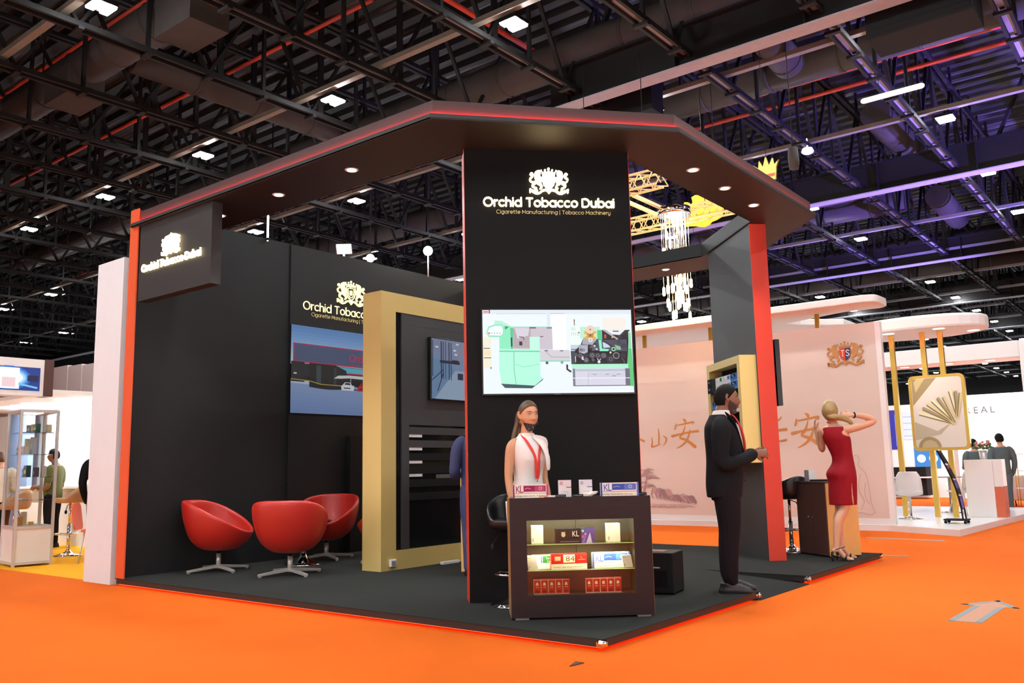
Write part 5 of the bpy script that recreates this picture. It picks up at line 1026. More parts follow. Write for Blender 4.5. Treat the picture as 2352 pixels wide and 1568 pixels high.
# ---------------------------------------------------------------- man in the dark suit
s = 1.79 / 1.70
t = thing('person', 'bearded man in dark suit and red tie standing sideways by the ramp', 'person', (-0.20, 2.365, PZ), world_dir_rz((0.88, 0.475, 0)))
b = MB(); HF = Fr((0, .055, 1.585 * s), (math.cos(R(6)), math.sin(R(6)), 0), (-math.sin(R(6)), math.cos(R(6)), -.04)); HF.w = HF.u.cross(HF.v).normalized()
hs = 1.06
vs, fs = head_grid(HF, hs, True); b.add(vs, fs, smooth=True); face(b, t, HF, hs, True)
limb(b, [(0, -.02, 1.40 * s), (0, .0, 1.46 * s), (0, .035, 1.53 * s)], [.075, .064, .062])
M_S = [(0, 0, .82, .165, .12), (0, .005, .92, .172, .135), (0, .012, 1.04, .168, .135), (0, .01, 1.15, .172, .132), (0, .0, 1.26, .19, .13), (0, -.012, 1.35, .185, .11), (0, -.02, 1.41, .13, .08), (0, -.02, 1.45, .07, .065)]
torso(b, [(x, y, z * s, w, d, 0) for x, y, z, w, d in M_S])
ARM = {1: [(.175, -.015, 1.365 * s), (.225, -.025, 1.29 * s), (.245, -.035, 1.15 * s), (.245, -.015, 1.04 * s), (.205, .12, 1.06 * s), (.10, .245, 1.115 * s)], -1: [(-.175, -.015, 1.365 * s), (-.225, -.02, 1.29 * s), (-.24, -.02, 1.15 * s), (-.235, .0, 1.04 * s), (-.19, .13, 1.07 * s), (-.07, .255, 1.125 * s)]}
for sg in (1, -1):
    limb(b, ARM[sg], [.055, .055, .048, .044, .038, .030])
    limb(b, [(sg * .09, 0, .86 * s), (sg * .095, .012, .68 * s), (sg * .095, .012, .49 * s), (sg * .095, -.008, .36 * s), (sg * .095, -.02, .10)], [.095, .088, .064, .06, .042])
hand(b, (.088, .258, 1.122 * s), (-.35, .9, .02), (-.8, -.3, -.25), -1, 38, 1.05); hand(b, (-.058, .268, 1.132 * s), (.42, .9, .10), (.75, -.35, -.2), 1, 42, 1.05)
volume(b, 'body', 'skin_b', t, .0055, 3)
c = MB(); J = [(0, -.012, .765, .198, .150), (0, -.008, .86, .203, .160), (0, .004, .97, .200, .165), (0, .010, 1.07, .195, .163), (0, .004, 1.17, .200, .158), (0, -.006, 1.27, .212, .152), (0, -.022, 1.355, .205, .13), (0, -.03, 1.415, .14, .092), (0, -.028, 1.452, .088, .075)]
torso(c, [(x, y, z * s, w, d, 0) for x, y, z, w, d in J])
for sg in (1, -1): P = [Vector(p) for p in ARM[sg]]; P[-1] = P[-2] + (P[-1] - P[-2]) * .92; limb(c, P, [.078, .084, .074, .068, .058, .052])
volume(c, 'jacket', 'cloth_black', t, .007, 5)
for sg in (1, -1):   # lapels
    c = MB(); pts = [(sg * .070, .035, 1.455 * s), (sg * .092, .080, 1.40 * s), (sg * .088, .112, 1.33 * s), (sg * .058, .150, 1.20 * s), (sg * .012, .179, 1.08 * s)]; q_ = spline([p + (w,) for p, w in zip(pts, (.02, .032, .034, .026, .008))], 5); c.tube([a[:3] for a in q_], [a[3] for a in q_], 8, rnd=True, flat=.22, upv=(sg * .5, -1, 0)); c.build('lapel', 'cloth_black', t)
for z in (.98, .90): c = MB(); c.ball((.03, .172, z * s), .009, 8, 6, sy=.5); c.build('button', 'black_gloss', t)
c = MB(); torso(c, [(0, -.008, 1.39 * s, .098, .098), (0, -.004, 1.45 * s, .078, .082), (0, .004, 1.488 * s, .072, .074)]); torso(c, [(0, .095, 1.10 * s, .05, .072), (0, .092, 1.25 * s, .065, .072), (0, .065, 1.38 * s, .06, .062)]); volume(c, 'shirt', 'cloth_white', t, .006, 3)
c = MB(); q_ = spline([(0, .080, 1.455 * s, .020), (0, .118, 1.425 * s, .016), (0, .160, 1.34 * s, .028), (0, .184, 1.22 * s, .034), (0, .184, 1.10 * s, .034)], 5); c.tube([a[:3] for a in q_], [a[3] for a in q_], 10, rnd=True, flat=.35, upv=(0, -1, 0)); c.build('tie', 'tie_red', t)
c = MB()
for sg in (1, -1): limb(c, [(sg * .085, 0, .88 * s), (sg * .095, .012, .70 * s), (sg * .097, .014, .50 * s), (sg * .097, .0, .36 * s), (sg * .097, -.008, .16), (sg * .097, .004, .105)], [.115, .108, .088, .082, .072, .060], 16)
torso(c, [(0, 0, .74 * s, .17, .125), (0, 0, .9 * s, .175, .135)]); volume(c, 'trousers', 'cloth_trouser', t, .008, 4)
for sg, dy in ((1, 0), (-1, .05)):
    c = MB(); torso(c, [(sg * .097, .035 + dy, 0.0, .044, .142), (sg * .097, .035 + dy, .022, .046, .145), (sg * .097, .02 + dy, .05, .044, .12), (sg * .097, -.02 + dy, .085, .042, .075)], 24); o = c.build('shoe', 'black_leather', t)
    c = MB(); c.tube([(sg * .097 - .04, .045 + dy, .056), (sg * .097, .06 + dy, .066), (sg * .097 + .04, .045 + dy, .056)], .007, 8); c.build('shoe_buckle', 'brass', o)
cap_shell(HF, hs, True, d_man_hair, 'hair', 'hair_black', t, .010)
def d_beard(x, y, z):
    jaw = min(y - .002, -.006 - .62 * max(0, y) - z); mus = min(.032 - abs(x), -.043 - z, z + .058, y - .06)
    mouth = (math.hypot(x / .026, (z + .0635) / .0095) - 1) * .012 if y > .04 else 1
    return min(max(jaw, mus), mouth)
cap_shell(HF, hs, True, d_beard, 'beard', 'beard', t, .008, 1.6, lambda x, y, z: max(0, min(.012, (-.085 - z) * .8)) if y > .03 else 0)
c = MB(); c.box(-.012, .028, .335, .395, 1.125 * s, 1.142 * s); tag(c.build('small_device', 'lanyard_red', None), None); o = bpy.data.objects['small_device']; o.location = t.location; o.rotation_euler = t.rotation_euler; tag(o, 'small dark red box held in the hands of the man in the suit', 'box')
# ---------------------------------------------------------------- woman in the red dress
s = 1.0; HZ = 0.065
t = thing('person', 'blond woman in red dress, back turned, holding her hair by the brown cabinet', 'person', (-0.20, 5.17, PZ), world_dir_rz((0.74, 0.67, 0)))
TW = 48; tf = Vector((-math.sin(R(TW)), math.cos(R(TW)), 0)); tr = Vector((math.cos(R(TW)), math.sin(R(TW)), 0))
b = MB(); hc = Vector((-.01, -.045, 1.60 + HZ)); hy = 62
HF = Fr(hc, (math.cos(R(hy)), math.sin(R(hy)), .12), (-math.sin(R(hy)), math.cos(R(hy)), -.18)); HF.w = HF.u.cross(HF.v).normalized(); HF.u = HF.v.cross(HF.w).normalized()
vs, fs = head_grid(HF, .98); b.add(vs, fs, smooth=True); face(b, t, HF, .98)
limb(b, [(0.01, 0.0, 1.41 + HZ), (0.0, -.015, 1.47 + HZ), tuple(hc + Vector((.01, .0, -.06)))], [.056, .046, .045])
R_S = [(.0, .075, .80, .150, .125, 8), (0, .062, .90, .150, .14, 10), (0, .085, 1.00, .118, .10, 18), (0, .082, 1.08, .108, .088, 26), (0, .055, 1.18, .122, .095, 36), (0, .025, 1.28, .142, .105, 44), (0, .0, 1.36, .150, .092, TW), (0, -.005, 1.42, .115, .066, TW), (0, -.005, 1.45, .06, .05, TW)]
torso(b, [(x, y, z + HZ, w, d, a) for x, y, z, w, d, a in R_S])
shR = tr * .155 + Vector((0, 0, 1.39 + HZ)); shL = tr * -.155 + Vector((0, 0, 1.39 + HZ))
eR = Vector((.12, .405, 1.475 + HZ)); wR = Vector((.105, .165, 1.545 + HZ)); eL = Vector((-.20, -.065, 1.17 + HZ)); wL = Vector((-.215, -.125, 1.395 + HZ))
limb(b, [tr * .11 + Vector((0, 0, 1.38 + HZ)), shR, (shR + eR) / 2 + Vector((0, 0, -.012)), eR, (eR + wR) / 2 + Vector((0, .01, .02)), wR], [.045, .05, .043, .036, .036, .024])
limb(b, [tr * -.11 + Vector((0, 0, 1.38 + HZ)), shL, (shL + eL) / 2, eL, (eL + wL) / 2, wL], [.045, .048, .04, .036, .034, .023])
hand(b, wR, Vector((-.15, -.95, .12)), Vector((-.8, .1, -.3)), -1, 40, .95); hand(b, wL, Vector((.05, -.2, 1)), Vector((.5, .8, 0)), 1, 18, .95, 2.2)
FEET = {1: (.075, -.045, -6), -1: (-.075, .075, 4)}
for sg in (1, -1):
    ax, ay, yw = FEET[sg]; F = rotz((ax, ay, 0), R(yw))
    limb(b, [(sg * .075, .07, .86 + HZ), (sg * .072, .075, .68 + HZ), (sg * .068, .055 + ay * .2, .49 + HZ), (sg * .07, .005 + ay * .5, .36 + HZ), (ax, ay, .115 + HZ), (ax, ay - .002, .075 + HZ)], [.085, .078, .056, .053, .033, .033])
    limb(b, [F.p(0, -.025, .055 + HZ), F.p(0, .02, .055 + HZ), F.p(0, .075, .055), F.p(0, .125, .024), F.p(0, .165, .020)], [.032, .034, .032, .030, .018], flat=.85)
    for k in range(5): b.tube([F.p(-.024 + .012 * k, .14, .020), F.p(-.026 + .013 * k, .178 - abs(k - (3 if sg > 0 else 1)) * .006, .017)], [.009, .008], 8, rnd=True)
volume(b, 'body', 'skin_c', t, .0055, 3)
for sg in (1, -1):
    ax, ay, yw = FEET[sg]; F = rotz((ax, ay, 0), R(yw)); sh = MB()
    for i, (y_, z_) in enumerate(((-.06, .06), (-.02, .055), (.03, .042), (.08, .012), (.12, .003), (.165, .003))): sh.v += [tuple(F.p(-.031 + (.006 if i < 2 else 0), y_, z_)), tuple(F.p(.031 - (.006 if i < 2 else 0), y_, z_)), tuple(F.p(.031 - (.006 if i < 2 else 0), y_, z_ + .010)), tuple(F.p(-.031 + (.006 if i < 2 else 0), y_, z_ + .010))]
    for i in range(5):
        for k in range(4): sh.f.append((i * 4 + k, i * 4 + (k + 1) % 4, i * 4 + 4 + (k + 1) % 4, i * 4 + 4 + k)); sh.mi.append(0); sh.c.append(None); sh.sm.append(False)
    sh.f += [(3, 2, 1, 0), (20, 21, 22, 23)]; sh.mi += [0, 0]; sh.c += [None, None]; sh.sm += [False, False]
    so = sh.build('shoe', 'black_leather', t, bevel=.002)
    h = MB(); h.tube([F.p(0, -.048, .07), F.p(0, -.052, .0)], [.017, .008], 10); h.build('heel', 'black_leather', so)
    h = MB(); h.tube([F.p(-.036, .08, .02), F.p(-.03, .09, .06), F.p(0, .10, .062), F.p(.03, .09, .06), F.p(.036, .08, .02)], .014, 8, flat=.4, upv=(0, 0, 1)); h.build('toe_band', 'black_leather', so)
    h = MB(); h.tube([F.p(.036 * math.cos(R(a)), .0 + .038 * math.sin(R(a)), .135 + .01 * math.sin(R(a))) for a in range(0, 361, 24)], .0048, 6); h.build('ankle_strap', 'black_leather', so)
    h = MB(); torso(h, [F.p(0, -.052, .06)[:] + (.028, .012, yw), F.p(0, -.05, .10)[:] + (.026, .012, yw)], 14); h.build('heel_cup', 'black_leather', so)
c = MB(); D = [(.0, .075, .545, .150, .138, 6), (0, .075, .66, .155, .142, 6), (0, .075, .80, .160, .140, 8), (0, .062, .90, .160, .150, 10), (0, .085, 1.00, .128, .108, 18), (0, .082, 1.08, .116, .096, 26), (0, .055, 1.18, .130, .103, 36), (0, .025, 1.28, .148, .113, 44), (0, .004, 1.345, .140, .103, TW), (0, .0, 1.395, .135, .090, TW), (0, .0, 1.418, .118, .080, TW)]
torso(c, [(x, y, z + HZ, w, d, a) for x, y, z, w, d, a in D]); volume(c, 'dress', 'cloth_red', t, .006, 5)
c = MB(); q_ = spline([(.135, .135, .545 + HZ), (.152, .115, .66 + HZ), (.155, .11, .78 + HZ)], 5); c.tube(q_, [.012] * 5 + [.008] * (len(q_) - 8) + [.005, .003, .002], 8, flat=.3, upv=(1, .5, 0)); c.build('dress_slit', 'skin_c', t)
c = MB(); P = [HF.p(.045 * math.cos(R(a)), -.02 + .05 * math.sin(R(a)), -.130) for a in range(0, 361, 24)]; c.tube(P, .006, 8); c.build('choker', 'lanyard_red', t)
c = MB(); P = [wR + Vector((.028 * math.cos(R(a)), .02, .028 * math.sin(R(a)))) for a in range(0, 361, 24)]; c.tube(P, .008, 8); c.build('wrist_band', 'cloth_black', t)
cap_shell(HF, .98, False, lambda x, y, z: max(min(z - .065, .08 - y), .014 - y, min(.05 - y, z, abs(x) - .045)), 'hair', 'hair_blond', t, .016)
c = MB()
for dx_ in (-.03, -.01, .01, .03):
    A0 = HF.p(dx_ * .8, -.05, -.055); A1 = HF.p(dx_ * .6 + .045, -.075, -.095); q_ = spline([tuple(A0) + (.03,), tuple(A1) + (.03,), (.105, .06 + dx_ * .3, 1.515 + HZ + dx_ * .3, .028), (.12, .12 + dx_ * .2, 1.475 + HZ, .022), (.115, .16, 1.44 + HZ + dx_ * .4, .012)], 5); c.tube([a[:3] for a in q_], [a[3] for a in q_], 8, rnd=True)
volume(c, 'ponytail', 'hair_blond', t, .006, 3)
for o in t.children_recursive:      # the body leans a little over the toes
    for v in o.data.vertices: v.co.y += .048 * v.co.z
# ---------------------------------------------------------------- people half hidden or far off (simpler)
def bystander(label, loc, d, h, skin, hair, top, bottom, sleeves=True, arm='down', cap=False, cat='person', skirt=False, group=None):
    s = h / 1.70; t = thing('person', label, cat, loc, world_dir_rz(d), group); b = MB(); HF = Fr((0, .03, 1.585 * s)); vs, fs = head_grid(HF, s, True, nt=24, np_=32); b.add(vs, fs, smooth=True); face(b, t, HF, s, True, eyes=False)
    limb(b, [(0, -.015, 1.40 * s), (0, .0, 1.46 * s), (0, .02, 1.53 * s)], [.062, .055, .054]); torso(b, [(x, y, z * s, w * .9, d_ * .85, 0) for x, y, z, w, d_ in M_S])
    A = {}
    for sg in (1, -1):
        if arm == 'down': A[sg] = [(sg * .17, -.015, 1.365 * s), (sg * .215, -.02, 1.29 * s), (sg * .245, -.03, 1.12 * s), (sg * .25, -.01, 1.02 * s), (sg * .24, .04, .90 * s), (sg * .22, .08, .80 * s)]
        else: A[sg] = [(sg * .17, -.015, 1.365 * s), (sg * .215, -.02, 1.29 * s), (sg * .24, -.02, 1.15 * s), (sg * .245, .0, 1.04 * s), (sg * .20, .13, 1.03 * s), (sg * .12, .25, 1.05 * s)]
        limb(b, A[sg], [.05, .052, .045, .042, .036, .027])
        if arm == 'down': hand(b, A[sg][-1], (-sg * .1, .25, -1), (-sg, .1, 0), sg, 22)
        else: hand(b, A[sg][-1], (-sg * .5, .9, 0), (-sg * .7, -.3, -.4), -sg, 35)
        limb(b, [(sg * .09, 0, .86 * s), (sg * .095, .01, .68 * s), (sg * .095, .01, .49 * s), (sg * .095, -.008, .36 * s), (sg * .095, -.02, .10)], [.088, .08, .058, .056, .040])
    volume(b, 'body', skin, t, .009, 3)
    c = MB(); torso(c, [(x, y, z * s, w * .92 + .012, d_ * .9 + .012, 0) for x, y, z, w, d_ in M_S[0 if not skirt else 1:7]])
    for sg in (1, -1): limb(c, A[sg] if sleeves else A[sg][:3], [.066, .068, .060, .056, .048, .040][:6 if sleeves else 3])
    volume(c, 'top', top, t, .009, 4)
    c = MB()
    if skirt: torso(c, [(0, 0, .5 * s, .165, .12), (0, 0, .7 * s, .18, .135), (0, 0, .92 * s, .17, .13)])
    else:
        for sg in (1, -1): limb(c, [(sg * .085, 0, .88 * s), (sg * .095, .01, .70 * s), (sg * .097, .012, .50 * s), (sg * .097, .0, .30 * s), (sg * .097, -.005, .085)], [.105, .098, .078, .07, .064], 12)
    volume(c, 'skirt' if skirt else 'trousers', bottom, t, .009, 3)
    for sg in (1, -1): c = MB(); torso(c, [(sg * .095, .035, 0.0, .042, .135), (sg * .095, .035, .03, .043, .135), (sg * .095, -.01, .08, .04, .07)], 16); c.build('shoe', 'black_leather', t)
    cap_shell(HF, s, True, d_man_hair, 'hair', hair, t, .020 if cap else .010, 1.2, None, 30, 44)
    return t, A, s
bystander('person in navy jacket almost hidden behind the left edge of the black tower', (-2.88, 2.13, PZ), (-0.80, 0.60, 0), 1.72, 'skin_b', 'hair_black', 'cloth_navy', 'cloth_navy', arm='up')
gm, A_, s_ = bystander('man in olive green shirt with yellow lanyard at the far left white counter', (-12.35, 2.0, 0.0), (-0.75, -0.65, 0), 1.66, 'skin_b', 'hair_black', 'cloth_green', 'cloth_trouser', sleeves=False, arm='up')
c = MB()
for sg in (1, -1): c.tube(spline([(sg * .06, -.05, 1.44 * s_), (sg * .075, .06, 1.40 * s_), (sg * .05, .125, 1.28 * s_), (0, .135, 1.12 * s_)], 4), .012, 8, flat=.3, upv=(0, -1, .2))
c.build('lanyard', 'carpet_yellow', gm)
bystander('person in black jacket and dark skirt half hidden behind the white partition', (-9.80, 1.55, 0.0), (-0.70, 0.70, 0), 1.72, 'skin_c', 'hair_black', 'cloth_black', 'cloth_trouser', skirt=True)
bystander('person in cream shirt with back turned, seen through the glass cabinet', (-12.9, 1.35, 0.0), (-0.90, 0.45, 0), 1.62, 'skin_c', 'hair_brown', 'cloth_cream', 'cloth_trouser', arm='up')
bystander('man in grey suit and dark cap, nearer the right border, back turned', (-0.45, 17.2, 0.0), (-0.45, 0.9, 0), 1.70, 'skin_c', 'hair_black', 'cloth_grey', 'cloth_grey', cap=True)
bystander('man in grey suit and dark cap, behind the flower vase, back turned', (-1.00, 17.3, 0.0), (-0.6, 0.8, 0), 1.60, 'skin_c', 'hair_black', 'cloth_grey', 'cloth_grey', arm='up', cap=True)
# ================================================================== right neighbour: the pale pink stand
YW = 10.68
pw = thing('exhibition_wall', 'long pale pink wall of the neighbour stand with crest and brush lettering', 'exhibition wall')
mb = MB(); mb.box(-9.5, -1.13, YW, YW + 0.12, 0.1, 3.56); mb.build('wall_panel', 'pink_wall', pw); mb = MB(); mb.box(-1.13, -1.04, YW - 0.003, YW + 0.123, 0.1, 3.56); mb.build('end_post', 'white_gloss', pw)
mb = MB(); mb.box(-9.5, -1.04, YW - 0.012, YW - 0.001, 0.1, 0.2); mb.build('skirting', 'white_warm', pw)
A = Art(Fr((0, YW, 0), (1, 0, 0), (0, 0, 1)), 0.0004, 0.001)
BR = '#c98744'
def brush(ox, oz, sx, sz, strokes):
    for pts, w in strokes: A.s_([(ox + a * sx, oz + b * sz) for a, b in pts], [x * sz for x in w], BR, True)
SHAN = [([(.48, .98), (.50, .6), (.46, .22)], [.05, .10, .07]), ([(.06, .55), (.08, .3), (.04, .1), (.3, .14), (.6, .22)], [.05, .08, .09, .07, .03]), ([(.74, .62), (.92, .5), (.88, .3), (.72, .12)], [.03, .09, .08, .02])]
AN = [([(.45, 1.0), (.52, .95), (.55, .86)], [.03, .09, .05]), ([(.16, .86), (.14, .74), (.10, .66)], [.03, .07, .04]), ([(.16, .80), (.5, .84), (.84, .885), (.80, .80)], [.03, .05, .06, .015]), ([(.52, .78), (.44, .56), (.30, .38), (.55, .28), (.86, .06)], [.03, .07, .07, .08, .12]), ([(.70, .62), (.60, .36), (.40, .14), (.14, .02)], [.04, .07, .06, .015]), ([(.0, .44), (.3, .5), (.66, .55), (1.0, .58)], [.09, .05, .06, .08])]
brush(-5.62, 1.50, .38, .40, SHAN); brush(-5.13, 1.48, .56, .58, AN); brush(-2.70, 1.42, .58, .62, AN)
brush(-6.10, 1.58, .4, .4, [([(.1, .6), (.5, .35), (.8, .2)], [.02, .08, .12])]); brush(-3.30, 1.50, .55, .52, [([(.1, .8), (.6, .85), (.75, .95)], [.04, .06, .05]), ([(.45, 1.0), (.5, .5), (.45, 0)], [.05, .08, .04]), ([(.0, .45), (.5, .5), (.9, .52)], [.05, .06, .1]), ([(.2, .1), (.6, .12), (.88, .16)], [.04, .05, .06])])
INK = ('#b99a98', '#a5868a', '#94777d', '#c4a8a4')
rnd = random.Random(3)
for k in range(14): a = -5.9 + rnd.random() * .32; z = .72 + rnd.random() * .42; A.s_([(a - .12, z - .02), (a, z + .02), (a + .14, z - .01)], [.01, .03, .008], INK[k % 4], True)
A.s_([(-5.85, .55), (-5.78, .8), (-5.7, 1.1)], [.05, .03, .01], INK[1], True)
for k in range(9): a = -5.6 + .1 * k + rnd.random() * .04; z = .52 - .012 * k; h = .08 + rnd.random() * .12; A.s_([(a - .05, z + h), (a + .02, z + h * .8), (a + .08, z + h * .3), (a + .1, z)], [.03, .07 + h * .3, .06, .02], INK[k % 3], True); A.s_([(a - .06, z + h * .9), (a - .08, z + h * .4), (a - .04, z)], [.015, .02, .01], INK[2], True)
for k in range(4): A.s_([(-5.9 + .2 * k, .36 - .01 * k), (-5.6 + .2 * k, .40), (-5.3 + .2 * k, .35)], [.01, .03, .01], INK[3], True)
FG = '#bb9d98'
for P in ([(-1.68, 1.22), (-1.60, 1.27), (-1.55, 1.2), (-1.58, 1.1), (-1.54, 1.05)], [(-1.66, 1.18), (-1.7, 1.0), (-1.62, .8), (-1.66, .6)], [(-1.54, 1.05), (-1.46, .95), (-1.42, .7), (-1.40, .45), (-1.35, .3)], [(-1.55, .95), (-1.6, .7), (-1.52, .5), (-1.58, .35)], [(-1.35, .3), (-1.45, .26), (-1.58, .3), (-1.66, .28)], [(-1.48, .8), (-1.5, .6), (-1.44, .45)]): A.s_(P, .009, FG, True)
A.build('wall_print', pw)
t = thing('wall_crest', 'gold crest with red and blue shield lettered T S on the pink wall', 'crest')
F = Fr((-1.655, YW - 0.001, 3.05), (1, 0, 0), (0, 0, 1)); mb = MB(); crest(mb, F, .315, 0.0, .012, hollow=False); mb.build('crest_relief', 'crest_gold' if 'crest_gold' in MATS else (mat('crest_gold', (0.50, 0.24, 0.07), 0.45, 0.1, var=0.05).name), t)
A = Art(F.at(0, 0, .0125), .0006); k_ = .315
A.p([(-.30 * k_, .31 * k_), (0, .31 * k_), (0, -.41 * k_), (-.14 * k_, -.33 * k_), (-.25 * k_, -.2 * k_), (-.30 * k_, -.02 * k_)], '#c8402c'); A.p([(.30 * k_, .31 * k_), (.30 * k_, -.02 * k_), (.25 * k_, -.2 * k_), (.14 * k_, -.33 * k_), (0, -.41 * k_), (0, .31 * k_)], '#2c3766')
A.r(-.068, .052, -.012, .066, '#f2e4da'); A.r(-.046, -.045, -.034, .06, '#f2e4da'); A.r(-.054, -.048, -.026, -.042, '#f2e4da'); A.s_([(.07, .045), (.045, .06), (.022, .045), (.03, .018), (.06, 0), (.07, -.025), (.045, -.044), (.02, -.03)], .014, '#f2e4da', True); A.build('shield_print', t)
# stand floor, slab canopy, posts
mb = MB(); mb.prism([(-9.5, 10.58), (-1.12, 10.62), (.071, 9.935), (.29, 14.36), (.45, 17.0), (-9.5, 17.0)], 0, 0.098); mb.prism([(-9.5, 10.59), (-1.12, 10.63), (.065, 9.95), (.285, 14.36), (.44, 17.0), (-9.5, 17.0)], 0.098, 0.1, mi=1)
tag(mb.build('stand_platform', ['white_warm', 'white_gloss']), 'white glossy raised floor of the neighbour stand behind', 'platform')
pts = [(-9.5, 10.2), (-1.15, 10.2)] + arc(-1.15, 10.42, .2, -80, 0, 5) + [(-.95, 10.85)] + arc(-1.15, 10.85, .2, 0, 80, 5) + [(-1.71, 11.0), (-2.17, 11.18), (-2.65, 11.38), (-3.02, 11.5), (-2.84, 11.9), (-2.46, 12.3), (-2.2, 12.5), (-2.2, 14), (-9.5, 14)]
mb = MB(); mb.prism(pts, 3.84, 3.97); tag(mb.build('canopy_slab', 'white_warm', bevel=0.02), 'long white rounded canopy slab above the pink wall', 'canopy')
for x, l in ((-5.77, 'left of the three'), (-4.28, 'middle of the three'), (-2.17, 'right of the three')):
    mb = MB(); mb.tube([(x, 10.86, 0.1), (x, 10.86, 3.84)], 0.045, 14); tag(mb.build('gold_post', 'brass'), 'short gold post between pink wall and canopy slab, %s' % l, 'post', 'gold posts over the pink wall')
mb = MB(); mb.prism(arc(-1.05, 13.3, 1.25, 0, 348, 31, .85), 3.60, 3.86); dc = mb.build('disc_canopy', 'white_warm', bevel=0.05); tag(dc, 'white oval disc canopy on tall gold posts at the right', 'canopy')
for x, y, l in ((-1.45, 12.75, 'left'), (-.55, 12.75, 'middle'), (-.1, 13.5, 'right')): mb = MB(); mb.lathe([(.11, 3.598), (.001, 3.597)], 18, Fr((x, y, 0))); mb.build('disc_light', 'lamp_soft', dc)
for x, l in ((-1.48, 'left of three behind the white chair'), (-.915, 'middle of three, behind the framed picture'), (-.60, 'right of three, behind the framed picture')):
    mb = MB(); mb.box(x - .045, x + .045, 13.0, 13.09, 0.1, 3.6); tag(mb.build('gold_post', 'brass', bevel=.004), 'tall gold post under the white oval canopy, %s' % l, 'post', 'tall gold posts')
t = thing('picture_board', 'gold framed picture board with pale fan of sticks, fixed on gold posts', 'picture board')
F = Fr((-1.205, 12.985, 1.335), (1, 0, 0), (0, 0, 1)); mb = MB(); bw_, bh_ = .98, 1.42
def rrect(x0, y0, x1, y1, r_, n=6):
    P = []
    for cx, cy, a in ((x1 - r_, y1 - r_, 0), (x0 + r_, y1 - r_, 90), (x0 + r_, y0 + r_, 180), (x1 - r_, y0 + r_, 270)): P += arc(cx, cy, r_, a, a + 90, n)
    return P
mb.prism(rrect(0, 0, bw_, bh_, .1), 0, .10, F); mb.build('gold_frame', 'brass', t)
A = Art(F.at(0, 0, .1005), .0006); A.p(rrect(.055, .055, bw_ - .055, bh_ - .055, .06), '#ded6c8'); A.p([(.06, .85), (.06, 1.36), (.5, 1.36)], '#a08a62'); A.p([(.12, 1.1), (.3, 1.36), (.16, 1.36), (.1, 1.3)], '#c9b27e'); A.p([(.06, .55), (.06, .2), (.5, .3), (.72, .52), (.45, .36)], '#b9ad94')
for k in range(9):
    a = R(158 - 10 * k); c_ = (.78, .46) if k < 6 else (.80, .56); r0, r1 = .06, .66 - .022 * k; A.s_([(c_[0] + r0 * math.cos(a), c_[1] + r0 * math.sin(a)), (c_[0] + r1 * math.cos(a), c_[1] + r1 * math.sin(a))], .055, ('#efe3b4', '#a8986c', '#d8c894')[k % 3]); A.s_([(c_[0] + r0 * math.cos(a + .05), c_[1] + r0 * math.sin(a + .05)), (c_[0] + r1 * math.cos(a + .05), c_[1] + r1 * math.sin(a + .05))], .02, '#7d7052')
A.p(arc(.3, .058, .2, 0, 180, 12), '#9c8a64'); A.p(arc(.3, .058, .14, 0, 180, 12), '#b8a67e'); A.build('picture_print', t)
# white chairs, table, rack, pedestal on the stand
def shell_chair(label, loc, rz, swivel=True, group=None):
    t = thing('shell_chair', label, 'chair', loc, rz, group); mb = MB(); P = [(.22, .45), (.18, .42), (0, .41), (-.17, .43), (-.22, .55), (-.24, .75), (-.26, .86)]; W = [.2, .22, .23, .23, .23, .21, .15]
    q_ = spline([p + (w,) for p, w in zip(P, W)], 4)
    for y_, z_, w_ in q_:
        for k in range(7): u_ = -1 + k / 3; mb.v.append((w_ * u_, y_ + .04 * u_ * u_ * (1 if z_ > .5 else 0), z_ + .03 * u_ * u_ * (1 if z_ < .5 else 0)))
    for i in range(len(q_) - 1):
        for k in range(6): mb.f.append((i * 7 + k, i * 7 + k + 1, i * 7 + 8 + k, i * 7 + 7 + k)); mb.mi.append(0); mb.c.append(None); mb.sm.append(True)
    o = mb.build('seat_shell', 'white_gloss', t); md = o.modifiers.new('solid', 'SOLIDIFY'); md.thickness = .015
    if swivel:
        mb = MB(); mb.lathe([(.21, 0), (.21, .012), (.08, .03), (.028, .06), (.025, .40)], 20); mb.build('pedestal', 'chrome', t)
    else:
        for sx in (-1, 1):
            for sy in (-1, 1): mb = MB(); mb.tube([(sx * .12, sy * .12, .41), (sx * .2, sy * .22, 0)], .011, 8); mb.build('leg', 'chrome', t)
    return t
shell_chair('white shell chair on chrome foot beside the left gold post', (-1.22, 12.35, .1), R(15)); shell_chair('white shell chair with slim legs behind the framed picture board', (-.62, 13.9, .1), R(60), False)
t = thing('bistro_table', 'small pale table on chrome stem behind the gold posts', 'table', (-1.0, 14.6, .1)); mb = MB(); mb.lathe([(.3, .70), (.3, .72)], 24); mb.build('table_top', 'tape_grey', t); mb = MB(); mb.lathe([(.2, 0), (.2, .012), (.03, .03), (.03, .70)], 16); mb.build('stem', 'chrome', t)
t = thing('brochure_rack', 'black curved brochure rack on wheels under the framed picture board', 'rack', (-.16, 11.42, .1))
C_ = spline([(-.29, 1.22), (-.16, .92), (-.06, .62), (0.0, .3), (.02, .06)], 6)
for sy in (-.12, .12): mb = MB(); mb.tube([(a, sy, b_) for a, b_ in C_], .013, 8); mb.build('side_rail', 'black_matte', t)
